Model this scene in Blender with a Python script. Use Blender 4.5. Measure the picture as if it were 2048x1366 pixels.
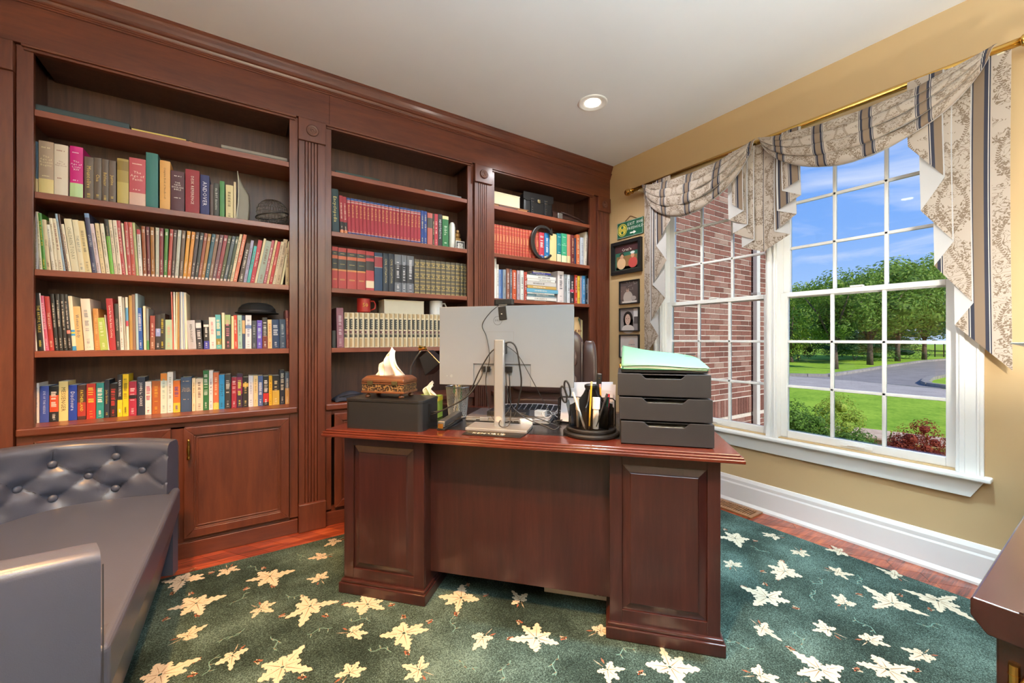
import bpy, bmesh, math, random
from mathutils import Vector, Matrix
for o in list(bpy.data.objects): bpy.data.objects.remove(o, do_unlink=True)
scene = bpy.context.scene
COL = scene.collection
PI = math.pi
R = math.radians
random.seed(7)

# ------------------------------------------------------------------ camera
EYE = 1.15
cam_d = bpy.data.cameras.new('camera'); cam = bpy.data.objects.new('camera', cam_d); COL.objects.link(cam)
cam.location = (0, 0, EYE); cam.rotation_euler = (R(90), 0, R(-33.1))
cam_d.sensor_width = 36.0; cam_d.lens = 36.0 * 815 / 2048; cam_d.shift_y = -5 / 2048.0; cam_d.clip_start = 0.03
scene.camera = cam

# ------------------------------------------------------------------ world, sun, exposure
SKY_STRENGTH = 0.9
SUN_STRENGTH = 4.4
CAN_WATTS = 80.0
UPLIGHT_WATTS = 30.0
FILL_LAMP_WATTS = 720.0
scene.view_settings.view_transform = 'Standard'; scene.view_settings.look = 'None'
scene.view_settings.gamma = 1.0; scene.view_settings.use_curve_mapping = False
scene.view_settings.exposure = 0.30

def nt_clear(nt):
    for n in list(nt.nodes): nt.nodes.remove(n)

def build_world():
    w = bpy.data.worlds.new('sky'); scene.world = w; w.use_nodes = True
    nt = w.node_tree; nt_clear(nt); N = nt.nodes.new; L = nt.links.new
    tc = N('ShaderNodeTexCoord'); sep = N('ShaderNodeSeparateXYZ'); L(tc.outputs['Generated'], sep.inputs[0])
    ramp = N('ShaderNodeValToRGB'); L(sep.outputs['Z'], ramp.inputs[0])
    e = ramp.color_ramp.elements
    e[0].position = 0.0; e[0].color = (0.46, 0.66, 0.96, 1)
    e[1].position = 0.75; e[1].color = (0.09, 0.24, 0.74, 1)
    a = ramp.color_ramp.elements.new(0.22); a.color = (0.20, 0.42, 0.92, 1)
    # thin clouds on a plane high above
    mz = N('ShaderNodeMath'); mz.operation = 'MAXIMUM'; mz.inputs[1].default_value = 0.04; L(sep.outputs['Z'], mz.inputs[0])
    dv = N('ShaderNodeVectorMath'); dv.operation = 'DIVIDE'; cb = N('ShaderNodeCombineXYZ')
    for i in range(3): L(mz.outputs[0], cb.inputs[i])
    L(tc.outputs['Generated'], dv.inputs[0]); L(cb.outputs[0], dv.inputs[1])
    nz = N('ShaderNodeTexNoise'); nz.inputs['Scale'].default_value = 0.55; nz.inputs['Detail'].default_value = 6; nz.inputs['Roughness'].default_value = 0.6
    nz.inputs['Distortion'].default_value = 0.6
    L(dv.outputs[0], nz.inputs['Vector'])
    cr = N('ShaderNodeValToRGB'); cr.color_ramp.elements[0].position = 0.53; cr.color_ramp.elements[1].position = 0.92; L(nz.outputs[0], cr.inputs[0])
    mx = N('ShaderNodeMix'); mx.data_type = 'RGBA'; L(cr.outputs[0], mx.inputs['Factor']); L(ramp.outputs[0], mx.inputs[6]); mx.inputs[7].default_value = (0.95, 0.97, 1.0, 1)
    bg = N('ShaderNodeBackground'); bg.inputs['Strength'].default_value = SKY_STRENGTH; L(mx.outputs[2], bg.inputs[0])
    out = N('ShaderNodeOutputWorld'); L(bg.outputs[0], out.inputs[0])
build_world()
sun_d = bpy.data.lights.new('sun', 'SUN'); sun = bpy.data.objects.new('sun', sun_d); COL.objects.link(sun)
sun_d.energy = SUN_STRENGTH; sun_d.angle = R(0.6); sun_d.color = (1.0, 0.93, 0.82)
sun.rotation_euler = Vector((0.16, 0.80, -0.60)).to_track_quat('-Z', 'Y').to_euler()

# ------------------------------------------------------------------ helpers
def srgb(h):
    h = h.lstrip('#'); c = [int(h[i:i+2], 16) / 255 for i in (0, 2, 4)]
    return tuple(x / 12.92 if x <= 0.04045 else ((x + 0.055) / 1.055) ** 2.4 for x in c)

def link(o, parent=None):
    COL.objects.link(o)
    if parent is not None: o.parent = parent
    return o

def tag(o, label=None, cat=None, group=None, kind=None):
    if label: o['label'] = label
    if cat: o['category'] = cat
    if group: o['group'] = group
    if kind: o['kind'] = kind
    return o

def empty(name, loc=(0, 0, 0), rz=0.0, label=None, cat=None, group=None, kind=None, parent=None):
    o = bpy.data.objects.new(name, None); o.empty_display_size = 0.05
    o.location = loc; o.rotation_euler = (0, 0, rz); link(o, parent)
    return tag(o, label, cat, group, kind)

class MB:
    def __init__(s): s.v = []; s.f = []; s.m = []; s.uv = None
    def add(s, vs, fs, mi=0):
        n = len(s.v); s.v += [tuple(v) for v in vs]
        for f in fs: s.f.append(tuple(i + n for i in f)); s.m.append(mi)
        return s
    def box(s, x0, x1, y0, y1, z0, z1, mi=0):
        return s.add([(x0,y0,z0),(x1,y0,z0),(x1,y1,z0),(x0,y1,z0),(x0,y0,z1),(x1,y0,z1),(x1,y1,z1),(x0,y1,z1)],
                     [(0,3,2,1),(4,5,6,7),(0,1,5,4),(1,2,6,5),(2,3,7,6),(3,0,4,7)], mi)
    def tbox(s, M, x0, x1, y0, y1, z0, z1, mi=0):
        vs = [M @ Vector(p) for p in [(x0,y0,z0),(x1,y0,z0),(x1,y1,z0),(x0,y1,z0),(x0,y0,z1),(x1,y0,z1),(x1,y1,z1),(x0,y1,z1)]]
        return s.add(vs, [(0,3,2,1),(4,5,6,7),(0,1,5,4),(1,2,6,5),(2,3,7,6),(3,0,4,7)], mi)
    def prism(s, poly, axis, a, b, mi=0):
        # polygon in the two other axes (order x,y,z without axis), extruded a..b
        def P(p, t):
            if axis == 'x': return (t, p[0], p[1])
            if axis == 'y': return (p[0], t, p[1])
            return (p[0], p[1], t)
        n = len(poly)
        vs = [P(p, a) for p in poly] + [P(p, b) for p in poly]
        fs = [tuple(range(n))[::-1], tuple(range(n, 2*n))] + [(i, (i+1) % n, n+(i+1) % n, n+i) for i in range(n)]
        return s.add(vs, fs, mi)
    def loops(s, rings, close=True, cap=True, mi=0):
        n = len(rings[0]); vs = [p for r in rings for p in r]; fs = []
        for k in range(len(rings)-1):
            for i in range(n if close else n-1):
                j = (i+1) % n
                fs.append((k*n+i, k*n+j, (k+1)*n+j, (k+1)*n+i))
        if cap and close:
            fs.append(tuple(range(n))[::-1]); fs.append(tuple(range((len(rings)-1)*n, len(rings)*n)))
        return s.add(vs, fs, mi)
    def cyl(s, p0, p1, r0, r1=None, n=14, cap=True, mi=0):
        p0 = Vector(p0); p1 = Vector(p1); r1 = r0 if r1 is None else r1
        d = (p1-p0).normalized(); a = d.orthogonal().normalized(); b = d.cross(a)
        mk = lambda p, r: [p + (a*math.cos(2*PI*i/n) + b*math.sin(2*PI*i/n))*r for i in range(n)]
        return s.loops([mk(p0, r0), mk(p1, r1)], cap=cap, mi=mi)
    def tube(s, pts, r, n=6, mi=0, close=False):
        pts = [Vector(p) for p in pts]; rings = []
        rr = r if isinstance(r, (list, tuple)) else [r]*len(pts)
        up = None
        for i, p in enumerate(pts):
            if close: d = pts[(i+1) % len(pts)] - pts[i-1]
            else: d = pts[min(i+1, len(pts)-1)] - pts[max(i-1, 0)]
            d.normalize()
            if up is None: up = d.orthogonal().normalized()
            up = (up - d*up.dot(d))
            if up.length < 1e-5: up = d.orthogonal()
            up.normalize(); b = d.cross(up)
            rings.append([p + (up*math.cos(2*PI*k/n) + b*math.sin(2*PI*k/n))*rr[i] for k in range(n)])
        if close: rings.append(rings[0])
        return s.loops(rings, cap=not close, mi=mi)
    def lathe(s, prof, c=(0, 0, 0), n=24, axis='z', mi=0, cap=True):
        rings = []
        for (r, h) in prof:
            ring = []
            for i in range(n):
                a = 2*PI*i/n; x, y = r*math.cos(a), r*math.sin(a)
                if axis == 'z': p = (c[0]+x, c[1]+y, c[2]+h)
                elif axis == 'y': p = (c[0]+x, c[1]+h, c[2]+y)
                else: p = (c[0]+h, c[1]+x, c[2]+y)
                ring.append(p)
            rings.append(ring)
        return s.loops(rings, cap=cap, mi=mi)
    def sphere(s, c, r, n=12, m=8, sc=(1, 1, 1), mi=0):
        prof = []
        rings = []
        for j in range(1, m):
            t = PI*j/m
            rings.append([(c[0]+sc[0]*r*math.sin(t)*math.cos(2*PI*i/n), c[1]+sc[1]*r*math.sin(t)*math.sin(2*PI*i/n), c[2]-sc[2]*r*math.cos(t)) for i in range(n)])
        return s.loops(rings, mi=mi)
    def grid(s, fn, nu, nv, mi=0):
        n0 = len(s.v)
        for j in range(nv+1):
            for i in range(nu+1): s.v.append(tuple(fn(i/nu, j/nv)))
        for j in range(nv):
            for i in range(nu):
                a = n0 + j*(nu+1) + i
                s.f.append((a, a+1, a+nu+2, a+nu+1)); s.m.append(mi)
        return s
    def poly(s, pts, mi=0): return s.add(pts, [tuple(range(len(pts)))], mi)
    def mesh(s, name, mats=(), fix=True, smooth=False):
        me = bpy.data.meshes.new(name); me.from_pydata(s.v, [], s.f)
        for m in mats: me.materials.append(m)
        if len(mats) > 1: me.polygons.foreach_set('material_index', s.m)
        if s.uv is not None:
            ul = me.uv_layers.new(name='UVMap')
            for lp in me.loops: ul.data[lp.index].uv = s.uv[lp.vertex_index]
        if fix:
            bm = bmesh.new(); bm.from_mesh(me); bmesh.ops.recalc_face_normals(bm, faces=bm.faces); bm.to_mesh(me); bm.free()
        if smooth: me.polygons.foreach_set('use_smooth', [True]*len(me.polygons))
        me.update(); return me
    def build(s, name, mats, parent=None, smooth=False, bevel=0, seg=2, fix=True, loc=None, angle=35):
        if not isinstance(mats, (list, tuple)): mats = [mats]
        me = s.mesh(name, mats, fix, smooth)
        o = bpy.data.objects.new(name, me); link(o, parent)
        if loc: o.location = loc
        if bevel:
            b = o.modifiers.new('bevel', 'BEVEL'); b.width = bevel; b.segments = seg; b.limit_method = 'ANGLE'; b.angle_limit = R(angle)
        if smooth and not bevel: pass
        return o

def smooth_by_angle(o, deg=35):
    me = o.data; bm = bmesh.new(); bm.from_mesh(me)
    for f in bm.faces: f.smooth = True
    for e in bm.edges:
        if len(e.link_faces) == 2 and e.calc_face_angle(0) > R(deg): e.smooth = False
    bm.to_mesh(me); bm.free(); return o

def inst(me, name, parent=None, loc=(0, 0, 0), rot=(0, 0, 0), sc=None):
    o = bpy.data.objects.new(name, me); o.location = loc; o.rotation_euler = rot
    if sc: o.scale = sc
    return link(o, parent)

def copy_tree(o, parent=None):
    c = o.copy(); COL.objects.link(c); c.parent = parent
    for ch in list(o.children): copy_tree(ch, c)
    return c

# ------------------------------------------------------------------ materials
_M = {}
class NG:
    """small node-graph helper"""
    def __init__(s, name):
        s.m = bpy.data.materials.new(name); s.m.use_nodes = True; s.nt = s.m.node_tree; nt_clear(s.nt)
        s.out = s.n('ShaderNodeOutputMaterial'); s.b = s.n('ShaderNodeBsdfPrincipled'); s.l(s.b.outputs[0], s.out.inputs[0])
    def n(s, t, **k):
        x = s.nt.nodes.new(t)
        for a, b in k.items(): setattr(x, a, b)
        return x
    def l(s, a, b): s.nt.links.new(a, b)
    def v(s, sock, val):
        if hasattr(val, 'is_output'): s.l(val, sock)
        else: sock.default_value = val
    def math(s, op, a, b=0.0, c=None):
        x = s.n('ShaderNodeMath', operation=op); s.v(x.inputs[0], a); s.v(x.inputs[1], b)
        if c is not None: s.v(x.inputs[2], c)
        return x.outputs[0]
    def mix(s, f, a, b):
        x = s.n('ShaderNodeMix', data_type='RGBA'); s.v(x.inputs['Factor'], f)
        for i, c in ((6, a), (7, b)):
            if hasattr(c, 'is_output'): s.l(c, x.inputs[i])
            else: x.inputs[i].default_value = (*c[:3], 1)
        return x.outputs[2]
    def coord(s, kind='Object'): return s.n('ShaderNodeTexCoord').outputs[kind]
    def mapping(s, vec, sc=(1, 1, 1), rot=(0, 0, 0), loc=(0, 0, 0)):
        x = s.n('ShaderNodeMapping'); s.l(vec, x.inputs[0]); x.inputs['Scale'].default_value = sc; x.inputs['Rotation'].default_value = rot; x.inputs['Location'].default_value = loc
        return x.outputs[0]
    def noise(s, vec, sc, det=3, rough=0.5, dist=0.0):
        x = s.n('ShaderNodeTexNoise'); s.l(vec, x.inputs['Vector']); x.inputs['Scale'].default_value = sc; x.inputs['Detail'].default_value = det
        x.inputs['Roughness'].default_value = rough; x.inputs['Distortion'].default_value = dist
        return x.outputs[0]
    def ramp(s, f, stops):
        x = s.n('ShaderNodeValToRGB'); s.l(f, x.inputs[0]); e = x.color_ramp.elements
        while len(e) < len(stops): e.new(0.5)
        for i, (p, c) in enumerate(stops):
            e[i].position = p; e[i].color = (*c[:3], 1) if not isinstance(c, (int, float)) else (c, c, c, 1)
        return x.outputs[0]
    def bump(s, h, strength=0.3, dist=0.01):
        x = s.n('ShaderNodeBump'); s.l(h, x.inputs['Height']); x.inputs['Strength'].default_value = strength; x.inputs['Distance'].default_value = dist
        s.l(x.outputs[0], s.b.inputs['Normal'])
    def set(s, col=None, rough=None, metal=None, spec=None, coat=None):
        B = s.b.inputs
        if col is not None:
            if hasattr(col, 'is_output'): s.l(col, B['Base Color'])
            else: B['Base Color'].default_value = (*col[:3], 1)
        if rough is not None: s.v(B['Roughness'], rough)
        if metal is not None: B['Metallic'].default_value = metal
        if spec is not None: B['Specular IOR Level'].default_value = spec
        if coat is not None: B['Coat Weight'].default_value = coat; B['Coat Roughness'].default_value = 0.15
        return s

def plain(hexcol, rough=0.5, metal=0.0, spec=0.5, var=0.06, bump=0.0, bscale=200):
    key = ('p', hexcol, rough, metal, spec, bump)
    if key in _M: return _M[key]
    g = NG('paint_' + hexcol.lstrip('#')); c = srgb(hexcol)
    v = g.coord(); nz = g.noise(v, 14, 3)
    col = g.mix(nz, [x*(1-var) for x in c], [min(1, x*(1+var)) for x in c])
    g.set(col, rough, metal, spec)
    if bump: g.bump(g.noise(v, bscale, 2), bump, 0.002)
    _M[key] = g.m; return g.m

def wood(name, dark, mid, light, axis='z', scale=1.0, rough=0.35, coat=0.25, contrast=1.0, stretch=14):
    if name in _M: return _M[name]
    g = NG(name); v = g.coord()
    sc = {'x': (1, stretch, stretch), 'y': (stretch, 1, stretch), 'z': (stretch, stretch, 1), 'u': (1, stretch, stretch)}[axis]
    rot = (0, 0, R(54)) if axis == 'u' else (0, 0, 0)
    m = g.mapping(v, tuple(x*scale for x in sc), rot)
    n1 = g.noise(m, 1.6, 5, 0.6, 0.8); n2 = g.noise(m, 7.0, 4, 0.65, 0.3)
    n3 = g.noise(g.mapping(v, (2.2, 2.2, 2.2)), 1.0, 2)
    f = g.math('ADD', g.math('MULTIPLY', n1, 0.55), g.math('ADD', g.math('MULTIPLY', n2, 0.30), g.math('MULTIPLY', n3, 0.15)))
    col = g.ramp(f, [(0.5-0.16*contrast, srgb(dark)), (0.5, srgb(mid)), (0.5+0.16*contrast, srgb(light))])
    g.set(col, rough, coat=coat); g.bump(n2, 0.06, 0.002)
    _M[name] = g.m; return g.m

W_FACE = wood('cherry_face', '#482015', '#5e2e1d', '#6e3822', 'z', 0.8, 0.40, 0.25, 0.9, 8)
W_HORZ = wood('cherry_rail', '#482015', '#5e2e1d', '#703820', 'x', 0.8, 0.40, 0.25, 0.9, 8)
W_SHELF = wood('cherry_shelf', '#602c1d', '#7d402b', '#8f4d33', 'x', 0.6, 0.42, 0.2, 1.0, 6)
W_BACK = wood('walnut_back', '#33201a', '#4b2f24', '#5e3d2e', 'z', 1.4, 0.5, 0.1, 1.2, 14)
W_DESK = wood('mahogany_desk', '#271312', '#351a18', '#43231f', 'z', 1.1, 0.30, 0.5, 1.1, 12)
W_DTOP = wood('mahogany_top', '#3e1912', '#562418', '#6c3020', 'x', 1.0, 0.22, 0.6, 1.1, 12)
W_CHEST = wood('mahogany_chest', '#1f0f10', '#2c1617', '#381d1e', 'x', 1.0, 0.25, 0.5, 1.0, 10)
W_VENT = wood('oak_vent', '#6a4326', '#8a5c38', '#9c6c44', 'y', 1.0, 0.4, 0.2, 1.0, 10)
W_FLOOR = [wood('oak_floor_%d' % i, a, b, c, 'u', 1.5, 0.30, 0.35, 0.7, 16) for i, (a, b, c) in enumerate(
    [('#47180b', '#8c381e', '#b05a30'), ('#3c140a', '#7e3019', '#a04c28'), ('#501c10', '#984024', '#bc6238')])]
def wall_paint(name, hx, rough=0.75):
    g = NG(name); c = srgb(hx); v = g.coord(); n = g.noise(v, 3, 3)
    g.set(g.mix(n, [x*0.96 for x in c], [min(1, x*1.03) for x in c]), rough, spec=0.3); g.bump(g.noise(v, 320, 2), 0.08, 0.001); return g.m
M_WALL = wall_paint('tan_wall_paint', '#c3a67b')
M_CEIL = wall_paint('ceiling_paint', '#eeeff1', 0.9)
M_WHITE = plain('#f0efec', 0.35, var=0.01)
M_TRIM = plain('#e6dfdb', 0.4, var=0.02)
M_BRASS = plain('#c9a258', 0.22, 1.0, var=0.05)
M_CHROME = plain('#c8c8c8', 0.15, 1.0)
M_BLACK = plain('#17181a', 0.4)
M_DARK = plain('#2c2d30', 0.5)
M_PAPER = plain('#efede6', 0.8, var=0.02)
M_PAGES = plain('#ddd2b8', 0.9, var=0.05)
def leather(name, hx, rough=0.38):
    g = NG(name); c = srgb(hx); v = g.coord()
    x = g.n('ShaderNodeTexVoronoi'); g.l(v, x.inputs['Vector']); x.inputs['Scale'].default_value = 420
    n = g.noise(v, 4, 3)
    g.set(g.mix(n, [a*0.85 for a in c], [a*1.15 for a in c]), rough, spec=0.5); g.bump(x.outputs['Distance'], 0.12, 0.001); return g.m
M_SOFA = leather('slate_leather', '#454958', 0.34)
M_CHAIR = leather('brown_leather', '#4a342e', 0.30)
def glass_mat():
    g = NG('window_glass'); tr = g.n('ShaderNodeBsdfTransparent'); gl = g.n('ShaderNodeBsdfGlossy'); gl.inputs['Roughness'].default_value = 0.02
    mx = g.n('ShaderNodeMixShader'); fr = g.n('ShaderNodeFresnel'); fr.inputs[0].default_value = 1.35
    g.l(fr.outputs[0], mx.inputs[0]); g.l(tr.outputs[0], mx.inputs[1]); g.l(gl.outputs[0], mx.inputs[2]); g.l(mx.outputs[0], g.out.inputs[0]); return g.m
M_GLASS = glass_mat()
def clear_plastic():
    g = NG('clear_plastic'); tr = g.n('ShaderNodeBsdfTransparent'); tr.inputs[0].default_value = (0.86, 0.87, 0.88, 1); gl = g.n('ShaderNodeBsdfGlossy'); gl.inputs['Roughness'].default_value = 0.06
    mx = g.n('ShaderNodeMixShader'); fr = g.n('ShaderNodeFresnel'); fr.inputs[0].default_value = 1.5
    g.l(fr.outputs[0], mx.inputs[0]); g.l(tr.outputs[0], mx.inputs[1]); g.l(gl.outputs[0], mx.inputs[2]); g.l(mx.outputs[0], g.out.inputs[0]); return g.m
M_CLEAR = clear_plastic()
def emit(name, col, st):
    g = NG(name); g.b.inputs['Emission Color'].default_value = (*col, 1); g.b.inputs['Emission Strength'].default_value = st; g.set(col, 0.5); return g.m

# ------------------------------------------------------------------ lettering (glyph outlines turned into thin flat print)
GL = {}
def make_glyphs(chars):
    obs = []
    for ch in sorted(set(chars)):
        if ch == ' ': continue
        cu = bpy.data.curves.new('glyph', 'FONT'); cu.body = ch; cu.size = 1.0; cu.resolution_u = 1
        o = bpy.data.objects.new('glyph', cu); COL.objects.link(o); obs.append((ch, o, cu))
    dg = bpy.context.evaluated_depsgraph_get(); dg.update()
    for ch, o, cu in obs:
        me = bpy.data.meshes.new_from_object(o.evaluated_get(dg))
        vs = [(v.co.x, v.co.y) for v in me.vertices]; fs = [tuple(p.vertices) for p in me.polygons]
        x1 = max([v[0] for v in vs] + [0.2]); x0 = min([v[0] for v in vs] + [0.0])
        GL[ch] = (vs, fs, x0, x1); bpy.data.meshes.remove(me)
        bpy.data.objects.remove(o, do_unlink=True); bpy.data.curves.remove(cu)
    GL[' '] = ([], [], 0, 0.26)
def text_size(t):
    w = 0
    for ch in t:
        g = GL.get(ch, GL[' ']); w += (g[3]-g[2]) + 0.09
    return max(w-0.09, 0.01)
def put_text(mb, t, origin, ax, ay, size, mi=0, center=True):
    """flat print: origin = middle of the line, ax / ay = writing and up directions"""
    ax = Vector(ax).normalized(); ay = Vector(ay).normalized(); origin = Vector(origin)
    w = text_size(t)*size; x = -w/2 if center else 0
    for ch in t:
        vs, fs, x0, x1 = GL.get(ch, GL[' '])
        if vs: mb.add([origin + ax*(x + (p[0]-x0)*size) + ay*((p[1]-0.34)*size) for p in vs], fs, mi)
        x += (x1-x0+0.09)*size
make_glyphs("ABCDEFGHIJKLMNOPQRSTUVWXYZabcdefghijklmnopqrstuvwxyz0123456789'&-.,!")
# ------------------------------------------------------------------ room shell
XW, XL, YB0, YF, CEIL = 2.885, -1.6, 3.03, -1.3, 2.77

def clip_rect(poly, x0, x1, y0, y1):
    def clip(ps, inside, inter):
        out = []
        for i in range(len(ps)):
            a, b = ps[i-1], ps[i]
            if inside(b):
                if not inside(a): out.append(inter(a, b))
                out.append(b)
            elif inside(a): out.append(inter(a, b))
        return out
    def ix(x): return lambda a, b: (x, a[1] + (b[1]-a[1])*(x-a[0])/(b[0]-a[0]))
    def iy(y): return lambda a, b: (a[0] + (b[0]-a[0])*(y-a[1])/(b[1]-a[1]), y)
    for ins, it in ((lambda p: p[0] >= x0, ix(x0)), (lambda p: p[0] <= x1, ix(x1)), (lambda p: p[1] >= y0, iy(y0)), (lambda p: p[1] <= y1, iy(y1))):
        poly = clip(poly, ins, it)
        if not poly: return []
    return poly

floor = MB().box(XL, XW, YF, YB0, -0.06, -0.014).build('floor', plain('#2a120a', 0.8)); tag(floor, 'reddish oak strip floor laid diagonally under the rug', None, None, 'structure')
def planks():
    d = Vector((0.588, -0.809)); p = Vector((0.809, 0.588)); w = 0.083
    smin = XL*0.809 + YF*0.588; smax = XW*0.809 + YB0*0.588; s = smin
    rnd = random.Random(3); k = 0
    while s < smax:
        t = -4.6 - rnd.random()*1.2
        while t < 4.6:
            ln = 0.9 + rnd.random()*0.9
            g = 0.0009
            q = [p*(s+g) + d*(t+g), p*(s+g) + d*(t+ln-g), p*(s+w-g) + d*(t+ln-g), p*(s+w-g) + d*(t+g)]
            c = clip_rect([(v.x, v.y) for v in q], XL, XW-0.002, YF, 2.76)
            if len(c) >= 3:
                MB().prism(c, 'z', -0.014, 0.0).build('floor_plank', W_FLOOR[rnd.randrange(3)], floor)
            t += ln; k += 1
        s += w
planks()
tag(MB().box(XL, XW, YF, YB0, CEIL, CEIL+0.08).build('ceiling', M_CEIL), 'flat pale grey painted ceiling', None, None, 'structure')
tag(MB().box(XL-0.15, XW, YB0, YB0+0.1, -0.06, CEIL+0.08).build('wall_back', M_WALL), 'wall behind the built-in bookcase', None, None, 'structure')
tag(MB().box(XL-0.1, XL, YF, YB0, -0.06, CEIL+0.08).build('wall_left', M_WALL), 'tan wall behind the sofa', None, None, 'structure')
tag(MB().box(XL-0.1, XW+0.15, YF-0.1, YF, -0.06, CEIL+0.08).build('wall_front', M_WALL), 'tan wall behind the camera', None, None, 'structure')
# window wall with one wide opening
OY0, OY1, OZ0, OZ1 = 0.475, 2.135, 0.515, 2.335
m = MB(); m.box(XW, XW+0.14, YF, OY0, -0.06, CEIL+0.08); m.box(XW, XW+0.14, OY1, YB0, -0.06, CEIL+0.08)
m.box(XW, XW+0.14, OY0, OY1, -0.06, OZ0); m.box(XW, XW+0.14, OY0, OY1, OZ1, CEIL+0.08)
tag(m.build('wall_right', M_WALL), 'tan painted wall around the double window', None, None, 'structure')
# baseboard, profiled
prof = [(XW, 0), (XW-0.028, 0), (XW-0.028, 0.012), (XW-0.018, 0.03), (XW-0.018, 0.135), (XW-0.014, 0.145), (XW-0.014, 0.165), (XW-0.006, 0.185), (XW, 0.187)]
m = MB(); n = len(prof); m.add([(p[0], YF, p[1]) for p in prof] + [(p[0], 2.70, p[1]) for p in prof], [tuple(range(n))[::-1], tuple(range(n, 2*n))] + [(i, (i+1) % n, n+(i+1) % n, n+i) for i in range(n)])
tag(m.build('baseboard_right', M_TRIM), 'tall white profiled baseboard under the window', None, None, 'structure')

# ------------------------------------------------------------------ window trim and two double-hung windows
trim = empty('trim_1', (XW, 1.3, 0.5)); tag(trim, 'white window casing, stool and apron', None, None, 'structure')
def tpart(name, mb, bevel=0.0):
    o = mb.build(name, M_WHITE, None, bevel=bevel); o.parent = trim; o.matrix_parent_inverse = Matrix.Translation((-XW, -1.3, -0.5)); return o
def casing(y0, y1, z0, z1, name='casing'):
    m = MB(); m.box(XW-0.018, XW, y0, y1, z0, z1); w = y1-y0
    m.box(XW-0.026, XW-0.018, y0+0.012, y0+0.022, z0, z1); m.box(XW-0.026, XW-0.018, y1-0.03, y1-0.012, z0, z1)
    tpart(name, m, 0.002)
casing(0.388, 0.478, 0.51, 2.42); casing(2.132, 2.222, 0.51, 2.42); casing(1.268, 1.338, 0.51, 2.34, 'mullion')
m = MB().box(XW-0.02, XW, 0.478, 2.132, 2.33, 2.42); tpart('head_casing', m, 0.002)
tpart('stool', MB().box(XW-0.055, XW+0.09, 0.362, 2.245, 0.488, 0.510), 0.006)
m = MB(); m.add([(XW-0.02, 0.43, 0.403), (XW, 0.43, 0.403), (XW, 0.385, 0.488), (XW-0.03, 0.385, 0.488), (XW-0.02, 2.18, 0.403), (XW, 2.18, 0.403), (XW, 2.225, 0.488), (XW-0.03, 2.225, 0.488)],
                [(0, 1, 2, 3), (4, 7, 6, 5), (0, 3, 7, 4), (1, 5, 6, 2), (0, 4, 5, 1), (3, 2, 6, 7)]); tpart('apron', m, 0.001)
for q in ((0.475, 0.483, 0.51, 2.335), (2.127, 2.135, 0.51, 2.335), (1.27, 1.336, 0.51, 2.335), (0.483, 2.127, 2.325, 2.335)): tpart('jamb', MB().box(XW, XW+0.12, *q))
def window(idx, y0, y1):
    w = empty('window_%d' % idx, (XW+0.06, (y0+y1)/2, 0.515)); tag(w, ['right hand white double-hung window with divided panes facing the lawn', 'left hand white double-hung window with divided panes facing the brick wing'][idx-1], None, None, 'structure')
    off = (XW+0.06, (y0+y1)/2, 0.515)
    def P(mb, name, par, mat=M_WHITE, bevel=0.0, smooth=False):
        mb.v = [(a-off[0], b-off[1], c-off[2]) for a, b, c in mb.v]
        return mb.build(name, mat, par, bevel=bevel, smooth=smooth)
    for (nm, xa, z0, z1, zb, zt) in (('lower_sash', XW+0.035, 0.515, 1.449, 0.56, 1.42), ('upper_sash', XW+0.072, 1.415, 2.335, 1.449, 2.315)):
        xb = xa+0.034; g0, g1 = y0+0.038, y1-0.038
        m = MB(); m.box(xa, xb, y0, g0, z0, z1); m.box(xa, xb, g1, y1, z0, z1); m.box(xa, xb, g0, g1, z0, zb); m.box(xa, xb, g0, g1, zt, z1)
        s = P(m, nm, w, bevel=0.003)
        ys = [g0 + (g1-g0)*k/3 for k in range(4)]; zs = [zb + (zt-zb)*k/3 for k in range(4)]
        for k in (1, 2):
            P(MB().box(xa+0.006, xb-0.006, ys[k]-0.0085, ys[k]+0.0085, zb, zt), 'muntin', s, bevel=0.003)
            P(MB().box(xa+0.006, xb-0.006, g0, g1, zs[k]-0.0085, zs[k]+0.0085), 'muntin', s, bevel=0.003)
        for a in range(3):
            for b in range(3):
                P(MB().box(xa+0.015, xa+0.018, ys[a]+0.007, ys[a+1]-0.007, zs[b]+0.007, zs[b+1]-0.007), 'pane', s, M_GLASS)
        if nm == 'lower_sash':
            yc = (y0+y1)/2
            P(MB().box(xa-0.004, xa+0.028, yc-0.03, yc+0.03, z1, z1+0.01), 'sash_lock', s, bevel=0.003)
            m = MB().box(xa-0.004, xa, yc-0.075, yc+0.075, 0.526, 0.55); P(m, 'lift_recess', s, bevel=0.002)
            m = MB().box(xa-0.009, xa-0.004, yc-0.04, yc+0.04, 0.532, 0.538); P(m, 'lift_handle', s, M_TRIM, bevel=0.002)
window(1, 0.483, 1.27); window(2, 1.336, 2.127)

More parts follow.
